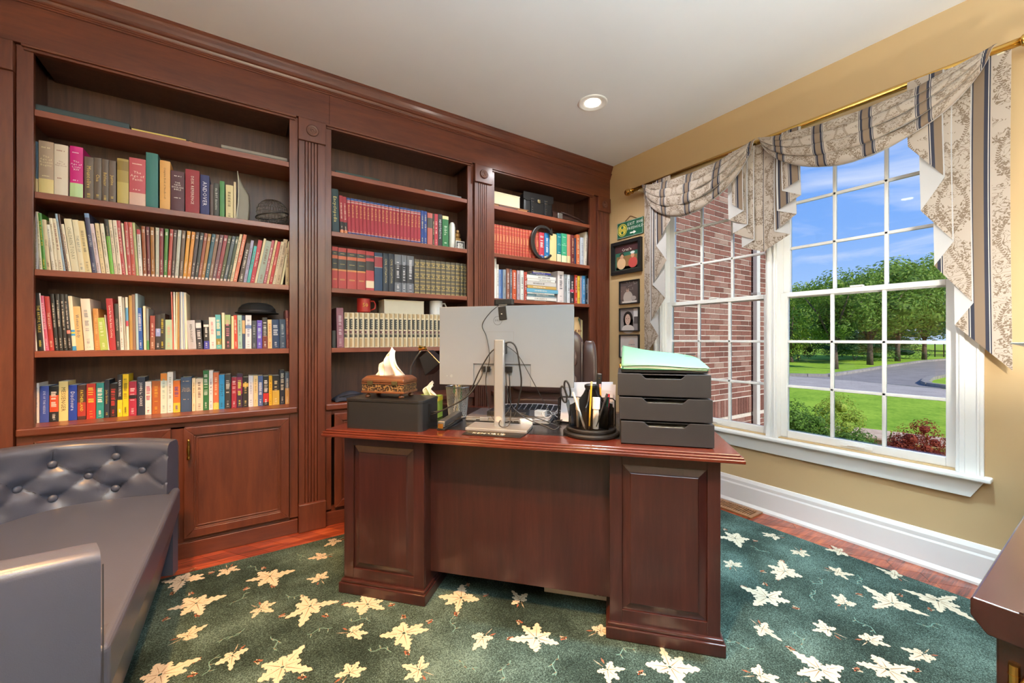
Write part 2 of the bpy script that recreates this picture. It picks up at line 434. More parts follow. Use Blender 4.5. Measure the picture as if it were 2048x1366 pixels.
# ------------------------------------------------------------------ built-in bookcases
FY, BY = 2.735, 3.0
SHELF_Z = [2.196, 1.822, 1.469, 1.094]      # shelf tops
CT = 0.748                                   # counter top
BAYS = [(-0.862, 0.258, -0.809, 0.213), (0.406, 1.436, 0.443, 1.386), (1.585, 2.713, 1.62, 2.635)]
DOORS = [[(-0.80, -0.326), (-0.273, 0.21)], [(0.458, 0.893), (0.938, 1.374)], [(1.632, 2.10), (2.152, 2.622)]]
def make_door(parent, x0, x1, hand):
    y0, y1, z0, z1 = 2.712, FY, 0.105, 0.686; w = 0.042
    m = MB()
    for poly in ([(x0, z0), (x1, z0), (x1-w, z0+w), (x0+w, z0+w)], [(x1, z0), (x1, z1), (x1-w, z1-w), (x1-w, z0+w)], [(x1, z1), (x0, z1), (x0+w, z1-w), (x1-w, z1-w)], [(x0, z1), (x0, z0), (x0+w, z0+w), (x0+w, z1-w)]):
        m.prism(poly, 'y', y0, y1)
    d = m.build('door', W_FACE, parent, bevel=0.0025)
    MB().box(x0+w-0.002, x1-w+0.002, 2.724, FY-0.002, z0+w-0.002, z1-w+0.002).build('door_panel', W_FACE, d)
    m = MB()
    for a, yy in ((w, 2.7165), (w+0.012, 2.7195)):
        b = a+0.006
        m.box(x0+a, x1-a, yy, 2.726, z0+a, z0+b); m.box(x0+a, x1-a, yy, 2.726, z1-b, z1-a)
        m.box(x0+a, x0+b, yy, 2.726, z0+b, z1-b); m.box(x1-b, x1-a, yy, 2.726, z0+b, z1-b)
    m.build('door_bead', W_FACE, d, bevel=0.0015)
    hx = x0+0.021 if hand == 'l' else x1-0.021
    m = MB(); m.lathe([(0.002, -0.055), (0.008, -0.05), (0.009, -0.042), (0.005, -0.034), (0.006, -0.028), (0.0085, -0.012), (0.0085, 0.006), (0.006, 0.02), (0.0045, 0.026), (0.007, 0.034), (0.0045, 0.042), (0.006, 0.05), (0.002, 0.055)], (hx, 2.692, 0.574), 12)
    m.cyl((hx, 2.692, 0.534), (hx, 2.712, 0.534), 0.005, n=8); m.cyl((hx, 2.692, 0.614), (hx, 2.712, 0.614), 0.005, n=8)
    m.build('handle', M_BRASS, d, smooth=True)
    return d
def shelf_shape(a0, a1, b0, b1, z):
    ps = [(a0+0.001, FY+0.004), (a1-0.001, FY+0.004), (a1-0.001, FY+0.0225), (b1-0.0005, FY+0.0225), (b1-0.0005, BY), (b0+0.0005, BY), (b0+0.0005, FY+0.0225), (a0+0.001, FY+0.0225)]
    n = 8; vs = [(x, y, z-0.029) for x, y in ps] + [(x, y, z) for x, y in ps]
    return vs, [tuple(range(n))[::-1], tuple(range(n, 2*n))] + [(i, (i+1) % n, n+(i+1) % n, n+i) for i in range(n)]
BAYN = ['left', 'middle', 'right']
for bi, (bx0, bx1, ox0, ox1) in enumerate(BAYS):
    b = empty('bookcase', ((bx0+bx1)/2, FY, 0)); inv = Matrix.Translation((-(bx0+bx1)/2, -FY, 0))
    tag(b, ['left bay of the cherry wood built-in bookcase behind the sofa', 'middle bay of the cherry wood built-in bookcase behind the monitor', 'right bay of the cherry wood built-in bookcase next to the window wall'][bi], 'bookcase', 'bays of the built-in bookcase')
    class Sub:                        # parts are modelled in room coordinates
        pass
    def part(mb, name, mat, bevel=0.0):
        mb.v = [(x-(bx0+bx1)/2, y-FY, z) for x, y, z in mb.v]
        return mb.build(name, mat, b, bevel=bevel)
    part(MB().box(bx0, ox0, FY, FY+0.022, 0.09, 2.47), 'stile', W_FACE, 0.002)
    part(MB().box(ox1, bx1, FY, FY+0.022, 0.09, 2.47), 'stile', W_FACE, 0.002)
    part(MB().box(bx0+0.002, max(ox0-0.030, bx0+0.008), FY+0.022, BY, 0.0, 2.62), 'side_panel', W_BACK)
    part(MB().box(min(ox1+0.042, bx1-0.008), bx1-0.002, FY+0.022, BY, 0.0, 2.62), 'side_panel', W_BACK)
    part(MB().box(bx0+0.004, bx1-0.004, BY, BY+0.012, 0.0, 2.62), 'back_panel', W_BACK)
    part(MB().box(ox0, ox1, FY+0.012, BY, 2.452, 2.478), 'top_panel', W_BACK)
    m = MB().box(ox0-0.03, ox1+0.03, FY-0.008, FY+0.02, 2.449, 2.462); m.box(ox0-0.035, ox1+0.035, FY-0.016, FY+0.02, 2.462, 2.474); part(m, 'head_bead', W_HORZ, 0.003)
    for z in SHELF_Z: part(MB().add(*shelf_shape(ox0, ox1, max(ox0-0.030, bx0+0.008), min(ox1+0.042, bx1-0.008), z)), 'shelf', W_SHELF, 0.002)
    part(MB().box(max(ox0-0.030, bx0+0.008), min(ox1+0.042, bx1-0.008), FY+0.023, BY, CT-0.03, CT), 'counter', W_SHELF, 0.0); part(MB().box(ox0, ox1, FY+0.005, FY+0.0232, CT-0.03, CT), 'counter_edge', W_SHELF, 0.0)
    m = MB().box(bx0+0.004, bx1-0.004, FY-0.022, FY+0.006, CT-0.036, CT); part(m, 'nosing', W_HORZ, 0.006)
    part(MB().box(ox0, ox1, FY, FY+0.02, 0.68, CT-0.03), 'rail', W_HORZ); part(MB().box(ox0, ox1, FY, FY+0.02, 0.07, 0.11), 'rail', W_HORZ)
    d0, d1 = DOORS[bi]
    part(MB().box(d0[1]-0.005, d1[0]+0.005, FY, FY+0.02, 0.11, 0.69), 'centre_stile', W_FACE)
    part(MB().box(bx0+0.002, bx1-0.002, FY-0.016, FY+0.02, 0.0, 0.082), 'base_board', W_HORZ, 0.003)
    inner = empty('x'); 
    for k, (dx0, dx1) in enumerate((d0, d1)):
        d = make_door(None, dx0, dx1, 'r' if k == 0 else 'l'); d.parent = b; d.matrix_parent_inverse = inv
    bpy.data.objects.remove(inner)

def pilaster(x0, x1, label):
    xc = (x0+x1)/2; e = empty('fluted_pilaster', (xc, FY, 0), 0, label, 'pilaster', 'fluted pilasters of the bookcase'); h = (x1-x0)/2
    prof = [(-h, 0.02), (-h, -0.016)]
    fl = 5; fw = 2*h*0.58/fl
    for k in range(fl):
        a = -h*0.58 + k*fw
        if k in (0, 1, 2, 3, 4): prof += [(a+0.0008, -0.016), (a+fw*0.18, -0.009), (a+fw*0.34, -0.016)]
    prof += [(h, -0.016), (h, 0.02)]
    MB().prism(prof, 'z', 0.16, 2.34).build('shaft', W_FACE, e, bevel=0.0008)
    blk = MB().box(-h-0.003, h+0.003, -0.03, 0.02, 2.334, 2.466).build('rosette_block', W_FACE, e, bevel=0.003)
    ros = MB().lathe([(0.032, 0.0), (0.034, -0.006), (0.030, -0.010), (0.024, -0.006), (0.019, -0.004), (0.017, -0.010), (0.013, -0.010), (0.010, -0.005), (0.007, -0.008), (0.001, -0.011)], (0, -0.03, 2.40), 24, 'y').build('rosette', wood('cherry_rosette', '#41221a', '#5c3325', '#6e3d2a', 'z', 0.6), blk, smooth=True)
    MB().box(-h-0.003, h+0.003, -0.036, 0.02, 0.0, 0.167).build('plinth', W_FACE, e, bevel=0.005)
pilaster(-1.012, -0.866, 'fluted cherry pilaster at the far left edge of the bookcase')
pilaster(0.261, 0.405, 'fluted cherry pilaster between the left and middle bookcase bays')
pilaster(1.438, 1.583, 'fluted cherry pilaster between the middle and right bookcase bays')
pilaster(2.717, 2.870, 'fluted cherry pilaster at the right end beside the tan wall')
cor = empty('bookcase_cornice', (0.43, FY, 2.47), 0, 'long cherry frieze and crown moulding running along the top of the bookcase', 'cornice')
def cpart(mb, name, bevel=0.0):
    mb.v = [(x-0.43, y-FY, z-2.47) for x, y, z in mb.v]; return mb.build(name, W_HORZ, cor, bevel=bevel)
cpart(MB().box(-1.6, 0.4292, FY-0.012, FY+0.02, 2.474, 2.70), 'frieze_board', 0.001)
cpart(MB().box(0.4302, 2.882, FY-0.012, FY+0.02, 2.474, 2.70), 'frieze_board', 0.001)
cp = [(FY+0.02, 2.77), (2.685, 2.77), (2.685, 2.758), (2.690, 2.752), (2.692, 2.742), (2.700, 2.728), (2.706, 2.716), (2.707, 2.706), (2.700, 2.702), (2.700, 2.694), (2.707, 2.690), (2.710, 2.680), (2.712, 2.676), (2.712, 2.672), (2.715, 2.670), (2.715, 2.664), (2.718, 2.662), (2.718, 2.654), (FY+0.02, 2.654)]
cpart(MB().prism(cp, 'x', -1.6, 2.884), 'crown_moulding')
tag(MB().box(-1.6, -1.0125, FY, BY, 0, 2.474).build('wall_panel_side', W_FACE), None, None, None, 'structure').name = 'trim_2'
# ------------------------------------------------------------------ rug with woven leaves
def rug_mat():
    g = NG('rug_teal'); v = g.coord()
    n = g.noise(v, 420, 2, 0.8); n2 = g.noise(v, 190, 3, 0.8); n3 = g.noise(v, 2.4, 4, 0.6)
    f = g.math('ADD', g.math('MULTIPLY', n, 0.35), g.math('ADD', g.math('MULTIPLY', n2, 0.35), g.math('MULTIPLY', n3, 0.30)))
    col = g.ramp(f, [(0.40, srgb('#121613')), (0.5, srgb('#33433d')), (0.60, srgb('#728a82'))])
    g.set(col, 0.95, spec=0.1); g.bump(g.math('ADD', n, n2), 0.6, 0.006); return g.m
M_RUG = rug_mat()
def yarn(name, hx):
    g = NG(name); v = g.coord('Generated'); c = srgb(hx); vo = g.coord()
    n = g.noise(vo, 220, 2, 0.8)
    g.set(g.mix(n, [x*0.45 for x in c], [min(1, x*1.3) for x in c]), 0.95, spec=0.1); g.bump(n, 0.5, 0.004); return g.m
LM = [yarn('yarn_cream', '#c9bca6'), yarn('yarn_tan', '#8a7258'), yarn('yarn_rust', '#9c5a44'), yarn('yarn_sage', '#6f9186')]
rug = MB().box(-1.25, 2.655, -1.05, 2.53, 0.0, 0.012).build('area_rug', M_RUG, bevel=0.004)
tag(rug, 'large teal area rug with woven cream maple leaves under the desk', 'rug')
def lobe(mb, c, ang, ln, w, mi, rnd, n=7, z=0.0):
    c = Vector((c[0], c[1], z)); d = Vector((math.cos(ang), math.sin(ang), 0)); p = Vector((-d.y, d.x, 0)); pts = []
    up = []; dn = []
    for i in range(n+1):
        t = i/n; env = math.sin(PI*min(1, t*0.85+0.12))**0.8*w
        j = (0.62 if i % 2 else 1.12)
        up.append(c + d*ln*t + p*env*j*(0.9+0.2*rnd.random())); dn.append(c + d*ln*(t) - p*env*j*(0.9+0.2*rnd.random()))
    vs = up + dn; k = n+1
    mb.add(vs, [(i, i+1, k+i+1, k+i) for i in range(n)], mi)
    mid = [c + d*ln*t for t in (0.05, 0.8)]
    mb.add([mid[0] + p*0.003, mid[0] - p*0.003, mid[1]], [(0, 1, 2)], 1)
    for q in range(3):                      # move the vein a hair above
        mb.v[-1-q] = (mb.v[-1-q][0], mb.v[-1-q][1], z+0.0006)
def motif(kind, seed):
    rnd = random.Random(seed); m = MB()
    if kind == 'L':
        for k, (a, l) in enumerate([(10, .15), (66, .12), (112, .15), (176, .17), (226, .11), (280, .15), (330, .10)]):
            a = R(a + rnd.uniform(-16, 16)); lobe(m, (0.010*math.cos(a), 0.010*math.sin(a)), a, l*rnd.uniform(.65, 1.25), rnd.uniform(0.028, 0.042), 0, rnd, 9, z=0.0003*k)
        for a, r_ in ((100, .16), (265, .15), (215, .17)):
            a = R(a + rnd.uniform(-10, 10)); lobe(m, (r_*math.cos(a), r_*math.sin(a)), a+0.6, 0.05, 0.013, 2, rnd, 4); lobe(m, (r_*math.cos(a+.2), r_*math.sin(a+.2)), a-0.5, 0.05, 0.012, 0, rnd, 4)
    elif kind == 'M':
        for k, (a, l) in enumerate([(0, .12), (55, .10), (110, .08), (-55, .10), (-115, .07)]):
            a = R(a + rnd.uniform(-14, 14)); lobe(m, (0.006*math.cos(a), 0.006*math.sin(a)), a, l*rnd.uniform(.7, 1.2), rnd.uniform(0.022, 0.032), 0, rnd, z=0.0003*k)
        lobe(m, (-0.05, 0.03), R(150), 0.05, 0.008, 2, rnd, 4); lobe(m, (-0.04, 0), R(180), 0.08, 0.004, 0, rnd, 4)
    else:
        pts = [(-0.09+0.03*i, 0.02*math.sin(i*1.3+seed)) for i in range(7)]
        for i in range(6):
            a = Vector((*pts[i], 0)); b = Vector((*pts[i+1], 0)); p = (b-a).normalized(); q = Vector((-p.y, p.x, 0))*0.0035
            m.add([a-q, b-q, b+q, a+q], [(0, 1, 2, 3)], 3)
        for i in (1, 3, 5): lobe(m, pts[i], R(60*(1 if i % 2 else -1) + seed*20), 0.045, 0.006, 3, rnd, 3)
    return m.mesh('leaf_motif_'+kind, LM, fix=False)
MOT = {k: [motif(k, s) for s in range(1, 8)] for k in 'LMS'}
def put_motif(x, y, kind, i):
    o = inst(MOT[kind][i % 7], 'leaf_motif' if kind != 'S' else 'sprig_motif', rug, (x, y, 0.0126), (0, 0, R(i*77 % 360)), {'L': (0.58, 0.58, 1), 'M': (0.5, 0.5, 1), 'S': (0.5, 0.5, 1)}[kind])
    return o
for i, (x, y, k) in enumerate([(-0.18, 2.21, 'L'), (0.227, 1.922, 'L'), (0.51, 1.547, 'L'), (0.922, 1.247, 'L'), (1.229, 0.884, 'L'), (0.105, 1.617, 'L'), (-0.245, 1.807, 'L'), (1.922, 0.889, 'L'), (2.329, 0.575, 'L'), (1.652, 0.595, 'L'), (1.847, 0.469, 'L'), (0.79, 1.622, 'L'), (2.335, 1.253, 'L'), (2.209, 0.941, 'L'), (0.095, 2.269, 'L'), (2.515, 0.473, 'L'), (-0.252, 2.457, 'L'), (0.435, 1.801, 'L'), (0.052, 2.02, 'M'), (-0.189, 1.987, 'M'), (0.293, 2.12, 'M'), (0.334, 2.328, 'M'), (-0.042, 1.773, 'M'), (0.345, 1.661, 'M'), (0.296, 1.467, 'M'), (0.497, 1.348, 'M'), (0.753, 1.361, 'M'), (1.04, 0.994, 'M'), (1.155, 1.143, 'M'), (1.001, 1.472, 'M'), (2.553, 1.145, 'M'), (2.472, 0.981, 'M'), (2.414, 0.797, 'M'), (2.162, 0.688, 'M'), (1.904, 0.661, 'M'), (2.04, 0.422, 'M'), (1.697, 0.803, 'M'), (1.453, 0.695, 'M'), (2.051, 1.113, 'M'), (2.663, 0.869, 'M'), (0.418, 2.468, 'M'), (-0.078, 2.447, 'M'), (1.975, 0.551, 'M'), (2.62, 0.638, 'M'), (0.18, 2.036, 'S'), (-0.023, 2.148, 'S'), (0.036, 2.389, 'S'), (-0.044, 1.893, 'S'), (0.09, 1.765, 'S'), (0.241, 1.745, 'S'), (0.69, 1.493, 'S'), (0.386, 1.719, 'S'), (0.903, 1.11, 'S'), (0.639, 1.281, 'S'), (2.108, 0.788, 'S'), (2.321, 1.111, 'S'), (2.246, 0.809, 'S'), (2.062, 0.591, 'S'), (2.279, 0.45, 'S'), (1.754, 0.696, 'S'), (1.538, 0.806, 'S'), (2.427, 0.715, 'S'), (0.235, 2.392, 'S'), (1.161, 1.023, 'S'), (-0.106, 1.767, 'S'), (0.41, 1.513, 'S'), (0.745, 1.187, 'S'), (1.925, 1.661, 'M'), (1.236, 2.073, 'L'), (2.199, 1.627, 'M'), (1.643, -0.663, 'S'), (-0.644, -0.894, 'L'), (-0.346, -0.189, 'M'), (2.041, 0.055, 'M'), (2.38, 2.049, 'S'), (-1.022, 0.469, 'M'), (-0.15, 0.195, 'L'), (1.407, -0.29, 'S'), (-1.035, 1.7, 'S'), (-0.932, -0.303, 'M'), (-0.672, -0.088, 'S'), (0.14, 0.271, 'S'), (1.995, -0.779, 'L'), (-0.349, 0.793, 'S'), (1.776, 1.168, 'S'), (2.488, -0.367, 'L'), (-0.809, 1.082, 'S'), (-0.63, 1.514, 'M'), (1.169, 1.7, 'L'), (-0.492, 0.331, 'L'), (1.38, 0.148, 'S'), (-0.695, 1.813, 'M'), (1.401, 1.291, 'S'), (0.99, -0.862, 'S'), (0.073, 0.003, 'S'), (0.152, 1.225, 'S'), (0.806, -0.352, 'S'), (-0.01, 0.926, 'S'), (-0.311, 1.364, 'L'), (2.451, 2.333, 'M'), (1.025, -0.115, 'S'), (1.981, 1.959, 'S'), (2.324, 0.068, 'S'), (0.93, 2.259, 'M'), (1.091, 0.259, 'L'), (0.687, 0.471, 'S'), (-0.216, -0.768, 'M'), (0.821, 0.209, 'S'), (2.178, -0.429, 'S'), (-0.656, -0.496, 'L'), (1.258, -0.619, 'L'), (1.854, -0.439, 'S'), (0.324, -0.58, 'L'), (0.064, 0.624, 'M'), (-0.981, 2.058, 'S'), (1.15, 0.556, 'S'), (2.109, 2.399, 'L'), (1.776, 2.294, 'M'), (0.414, 0.136, 'L'), (-1.001, -0.733, 'M'), (0.089, -0.859, 'M'), (0.505, -0.147, 'S'), (2.35, -0.833, 'M'), (0.639, -0.597, 'L'), (1.659, -0.159, 'L'), (0.401, 0.504, 'M'), (1.55, 1.794, 'M'), (-0.746, 0.794, 'S'), (-0.782, 0.264, 'L'), (-0.043, -0.544, 'S')]): put_motif(x, y, k, i)
BOOKS = [
 ('second shelf of left bay', 2.8, 1.822, [
  (-828.0,14.5,247.0,0.0,'1f4258','navy hardback with tan base, first from left on second shelf of left bay',{'hard': 1, 'bands': [(0, 0.3, 'c8ad7c')]}),
  (-812.0,48.5,256.0,0.0,'a99079','taupe hardback with yellow base, second from left on second shelf of left bay',{'hard': 1, 'bands': [(0, 0.31, 'e0c886')], 't': 'The/Age of/Reason/Begins', 'tc': 'e8d8a8', 'o': 'h'}),
  (-762.0,45.5,253.0,0.0,'dccfbc','off-white hardback, third from left on second shelf of left bay',{'hard': 1, 't': 'The/Age of/Napoleon', 'tc': '8a4a3c', 'o': 'h'}),
  (-710.0,44.5,257.0,0.0,'c4187a','magenta hardback with pale green base, fourth from left on second shelf of left bay',{'hard': 1, 'bands': [(0, 0.31, 'b9d39a')], 't': 'The/Age of/Louis/XIV', 'tc': 'f4e6ee', 'o': 'h'}),
  (-661.0,32.5,218.0,0.0,'5b4a3c','dark brown gilt-lettered boxed paperback, fifth from left on second shelf of left bay',{'t': 'Mountolive', 'tc': 'd8b45a'}),
  (-627.0,26.5,221.0,0.0,'5b4a3c','dark brown gilt-lettered boxed paperback, sixth from left on second shelf of left bay',{'t': 'Clea', 'tc': 'd8b45a'}),
  (-599.0,23.5,220.0,0.0,'5b4a3c','dark brown gilt-lettered boxed paperback, seventh from left on second shelf of left bay',{'t': 'Balthazar', 'tc': 'd8b45a'}),
  (-574.0,25.5,220.0,0.0,'5b4a3c','dark brown gilt-lettered boxed paperback, eighth from left on second shelf of left bay',{'t': 'Justine', 'tc': 'd8b45a'}),
  (-544.0,42.5,238.0,0.0,'a08a4c','mottled gold hardback, ninth from left on second shelf of left bay',{'hard': 1, 'bands': [(0.05, 0.5, 'b8a45e'), (0.75, 0.95, '877038')]}),
  (-499.0,62.5,253.0,0.0,'b9525c','rose red hardback with pink base, tenth from left on second shelf of left bay',{'hard': 1, 'bands': [(0, 0.3, 'd8b0a0')], 't': 'The/Age of/Faith', 'tc': 'f0dcd0', 'o': 'h'}),
  (-435.0,47.5,295.0,0.0,'33706c','tall teal cloth hardback, eleventh from left on second shelf of left bay',{'hard': 1}),
  (-380.0,41.5,267.0,0.0,'dda864','pale orange needlecraft hardback, twelfth from left on second shelf of left bay',{'hard': 1, 't': 'Complete Book of Needlecraft', 'tc': '5a4020'}),
  (-336.0,56.5,223.0,0.0,'54303a','dark maroon Bible, thirteenth from left on second shelf of left bay',{'hard': 1, 't': 'THE/NEW/ENGLISH/BIBLE', 'tc': 'f0e6dc', 'o': 'h'}),
  (-275.0,60.5,245.0,0.0,'8e2430','thick dark red desk reference, fourteenth from left on second shelf of left bay',{'hard': 1, 't': 'DESK REFERENCE', 'tc': 'ead8cc'}),
  (-211.0,39.5,228.0,0.0,'303468','navy hardback lettered ANDOVER, fifteenth from left on second shelf of left bay',{'hard': 1, 't': 'ANDOVER', 'tc': 'dcdce8'}),
  (-168.0,14.5,183.0,0.0,'4a3430','slim dark brown paperback, sixteenth from left on second shelf of left bay',{}),
  (-152.0,24.5,194.0,0.0,'4c4e4c','charcoal hardback, seventeenth from left on second shelf of left bay',{'hard': 1, 't': 'the BOY detective', 'tc': 'dcdcd4'}),
  (-124.0,21.5,212.0,0.0,'3a7a34','slim bright green paperback, eighteenth from left on second shelf of left bay',{'t': '-', 'tc': 'd8c860'}),
  (-97.0,34.5,196.0,0.0,'dfcfa0','cream hardback, nineteenth from left on second shelf of left bay',{'hard': 1, 'marks': '6a5a40'}),
  (-60.0,10.5,220.0,0.0,'d8c8a4','very thin cream booklet, twentieth from left on second shelf of left bay',{}),
 ]),
 ('third shelf of left bay', 2.8, 1.469, [
  (-827.0,14.5,271.9,-0.6,'b9b4b8','pinkish grey paperback, first from left on third shelf of left bay',{'marks': '9a8a70'}),
  (-809.0,9.5,274.1,-2.9,'e4d8b8','slim cream paperback, second from left on third shelf of left bay',{'marks': '9a8a70'}),
  (-799.0,12.5,269.1,-3.6,'4c8a2e','bright green paperback, third from left on third shelf of left bay',{'marks': 'f0d850'}),
  (-786.0,13.5,241.1,-3.8,'d9c39a','tan book lettered KALAS, fourth from left on third shelf of left bay',{'t': 'KALAS', 'tc': '4a3a28'}),
  (-768.0,10.5,219.4,-5.2,'efe6d4','white paperback, fifth from left on third shelf of left bay',{'marks': '9a8a70'}),
  (-757.0,10.5,251.5,-5.2,'e6dabd','cream paperback, sixth from left on third shelf of left bay',{'marks': '9a8a70'}),
  (-745.0,13.4,251.5,-5.7,'e6dabd','cream paperback, seventh from left on third shelf of left bay',{'marks': '8a4a30'}),
  (-731.0,7.5,276.1,-6.0,'9cb4c4','slim pale blue paperback, eighth from left on third shelf of left bay',{'marks': '9a8a70'}),
  (-723.0,7.5,275.1,-6.0,'54392c','dark brown paperback, ninth from left on third shelf of left bay',{'marks': '9a8a70'}),
  (-714.0,9.4,229.9,-6.5,'ecdfc4','cream paperback, tenth from left on third shelf of left bay',{'marks': '8a4a30'}),
  (-703.0,25.3,257.1,-6.2,'e2d6b4','wide cream paperback, eleventh from left on third shelf of left bay',{'t': 'CHILDREN TODAY', 'tc': '8a8468'}),
  (-677.0,19.4,256.3,-5.8,'e4d8b6','cream paperback, twelfth from left on third shelf of left bay',{'t': 'THE ART OF', 'tc': '8a8a84'}),
  (-657.0,22.4,254.3,-6.3,'e6d09a','wide buttery cream paperback, thirteenth from left on third shelf of left bay',{'marks': '9a8a70'}),
  (-633.0,16.4,294.6,-5.6,'3c3e5c','indigo paperback, fourteenth from left on third shelf of left bay',{'t': 'QUARTERS', 'tc': 'c8ccdc', 'bands': [(0.93, 1, '7c98c0')]}),
  (-615.0,13.4,246.7,-6.3,'d8c4c8','pale pink paperback, fifteenth from left on third shelf of left bay',{'marks': '9a8a70'}),
  (-600.0,14.4,251.5,-5.7,'e4cc9c','pale orange paperback, sixteenth from left on third shelf of left bay',{'marks': '9a8a70'}),
  (-583.0,13.4,252.5,-5.4,'e6dcc4','cream paperback, seventeenth from left on third shelf of left bay',{'marks': '9a8a70'}),
  (-568.0,13.5,276.4,-4.8,'6cb03c','black and lime paperback, eighteenth from left on third shelf of left bay',{'marks': '9a8a70', 'bands': [(0.7, 1, '2c2a28')]}),
  (-553.0,11.5,275.5,-4.8,'e6d6ba','slim cream paperback, nineteenth from left on third shelf of left bay',{'marks': '9a8a70'}),
  (-540.0,14.5,276.2,-4.4,'e8dcc6','slim cream paperback, twentieth from left on third shelf of left bay',{'marks': '9a8a70'}),
  (-525.0,12.5,277.4,-4.5,'b4484a','brick red paperback, twenty-first from left on third shelf of left bay',{'marks': 'e8dcd0'}),
  (-511.0,7.5,265.4,-4.1,'e2d6b8','thin cream paperback, twenty-second from left on third shelf of left bay',{}),
  (-503.0,13.5,274.1,-3.3,'b84c4c','brick red paperback, twenty-third from left on third shelf of left bay',{'marks': 'e8dcd0'}),
  (-488.0,14.5,275.0,-3.3,'bc5448','brick red paperback, twenty-fourth from left on third shelf of left bay',{'marks': 'e8dcd0'}),
  (-472.0,9.5,275.2,-3.3,'b8bc84','pale olive paperback, twenty-fifth from left on third shelf of left bay',{'marks': '9a8a70'}),
  (-461.0,13.5,242.9,-2.4,'e8e2dc','white paperback, twenty-sixth from left on third shelf of left bay',{'marks': '9a8a70', 'bands': [(0.9, 1, 'b04048')]}),
  (-445.0,13.5,262.9,-1.7,'8c4c2a','rust brown cookbook, twenty-seventh from left on third shelf of left bay',{'series': 1}),
  (-429.0,12.5,261.9,-1.3,'6c2a30','maroon cookbook, twenty-eighth from left on third shelf of left bay',{'series': 1}),
  (-414.0,14.5,262.9,-0.9,'96622c','tan brown cookbook, twenty-ninth from left on third shelf of left bay',{'series': 1}),
  (-397.0,13.5,263.0,0.0,'b8b8a8','light grey cookbook, thirtieth from left on third shelf of left bay',{'series': 1}),
  (-381.0,14.5,263.0,0.0,'7c2c34','maroon cookbook, thirty-first from left on third shelf of left bay',{'series': 1}),
  (-365.0,13.5,262.9,1.3,'4a7a34','green cookbook, thirty-second from left on third shelf of left bay',{'series': 1}),
  (-350.0,13.5,262.9,2.4,'a8443a','brick red cookbook, thirty-third from left on third shelf of left bay',{'series': 1}),
  (-334.0,12.5,262.0,2.4,'54403c','dark brown cookbook, thirty-fourth from left on third shelf of left bay',{'series': 1}),
  (-320.0,14.5,264.0,3.0,'b4b4a8','light grey cookbook, thirty-fifth from left on third shelf of left bay',{'series': 1}),
  (-302.0,14.5,263.0,3.0,'6c5648','brown cookbook, thirty-sixth from left on third shelf of left bay',{'series': 1}),
  (-286.0,14.5,264.1,4.1,'d8983c','orange cookbook, thirty-seventh from left on third shelf of left bay',{'series': 1}),
  (-270.0,14.4,263.3,5.0,'d48c3c','orange cookbook, thirty-eighth from left on third shelf of left bay',{'series': 1}),
  (-254.0,14.4,264.5,5.4,'4c3c3c','dark brown cookbook, thirty-ninth from left on third shelf of left bay',{'series': 1}),
  (-238.0,14.4,263.7,6.1,'383a3a','black cookbook, fortieth from left on third shelf of left bay',{'series': 1}),
  (-223.0,13.4,264.0,6.7,'94503c','rust cookbook, forty-first from left on third shelf of left bay',{'series': 1}),
  (-208.0,13.4,263.1,7.0,'a4743c','tan cookbook, forty-second from left on third shelf of left bay',{'series': 1}),
  (-193.0,15.4,264.3,7.6,'335868','blue cookbook, forty-third from left on third shelf of left bay',{'series': 1}),
  (-176.0,14.4,264.3,7.6,'846450','taupe cookbook, forty-fourth from left on third shelf of left bay',{'series': 1}),
  (-160.0,15.3,265.6,8.2,'705058','mauve cookbook, forty-fifth from left on third shelf of left bay',{'series': 1}),
  (-144.0,16.3,266.8,8.8,'8c343c','crimson cookbook, forty-sixth from left on third shelf of left bay',{'series': 1}),
  (-126.0,14.3,266.1,9.0,'545434','olive cookbook, forty-seventh from left on third shelf of left bay',{'series': 1}),
  (-110.0,15.3,266.3,9.5,'505860','slate cookbook, forty-eighth from left on third shelf of left bay',{'series': 1}),
  (-93.0,13.3,268.6,9.6,'444c38','dark green cookbook, forty-ninth from left on third shelf of left bay',{'series': 1}),
  (-78.0,12.3,282.8,9.5,'ead8b4','slim cream paperback, fiftieth from left on third shelf of left bay',{'marks': '7a5a48'}),
  (-64.0,16.2,283.9,10.1,'d87a5c','salmon paperback, fifty-first from left on third shelf of left bay',{'marks': 'f0e4d8'}),
  (-40.0,22.2,233.4,9.8,'4c3a30','dark photo paperback, fifty-second from left on third shelf of left bay',{'marks': 'f0e4d8'}),
  (-15.0,14.3,253.7,8.6,'a8a0bc','lavender paperback, fifty-third from left on third shelf of left bay',{'marks': '7a5a48'}),
  (1.0,14.3,222.8,9.5,'4cb4b0','turquoise paperback, fifty-fourth from left on third shelf of left bay',{'marks': '7a5a48'}),
  (17.0,20.2,259.7,9.2,'b42c38','bright red paperback, fifty-fifth from left on third shelf of left bay',{'t': 'Kitchen Table', 'tc': 'f0d8d0'}),
  (38.0,11.3,274.3,10.2,'e4d4ac','thin cream paperback, fifty-sixth from left on third shelf of left bay',{}),
  (51.0,29.0,260.4,10.1,'a0a898','grey green paperback, fifty-seventh from left on third shelf of left bay',{'marks': '7a5a48'}),
  (82.0,14.3,268.5,9.6,'b0505c','rose paperback, fifty-eighth from left on third shelf of left bay',{'marks': 'f0e4d8'}),
  (98.0,11.3,271.0,9.9,'e8d09c','buttery paperback, fifty-ninth from left on third shelf of left bay',{'marks': '7a5a48'}),
  (111.0,15.3,264.6,10.0,'bc2c2c','scarlet paperback, sixtieth from left on third shelf of left bay',{'t': 'COOKING', 'tc': 'f4e0c0'}),
  (128.0,15.3,266.7,10.1,'e0cca8','cream paperback, sixty-first from left on third shelf of left bay',{'marks': '7a5a48'}),
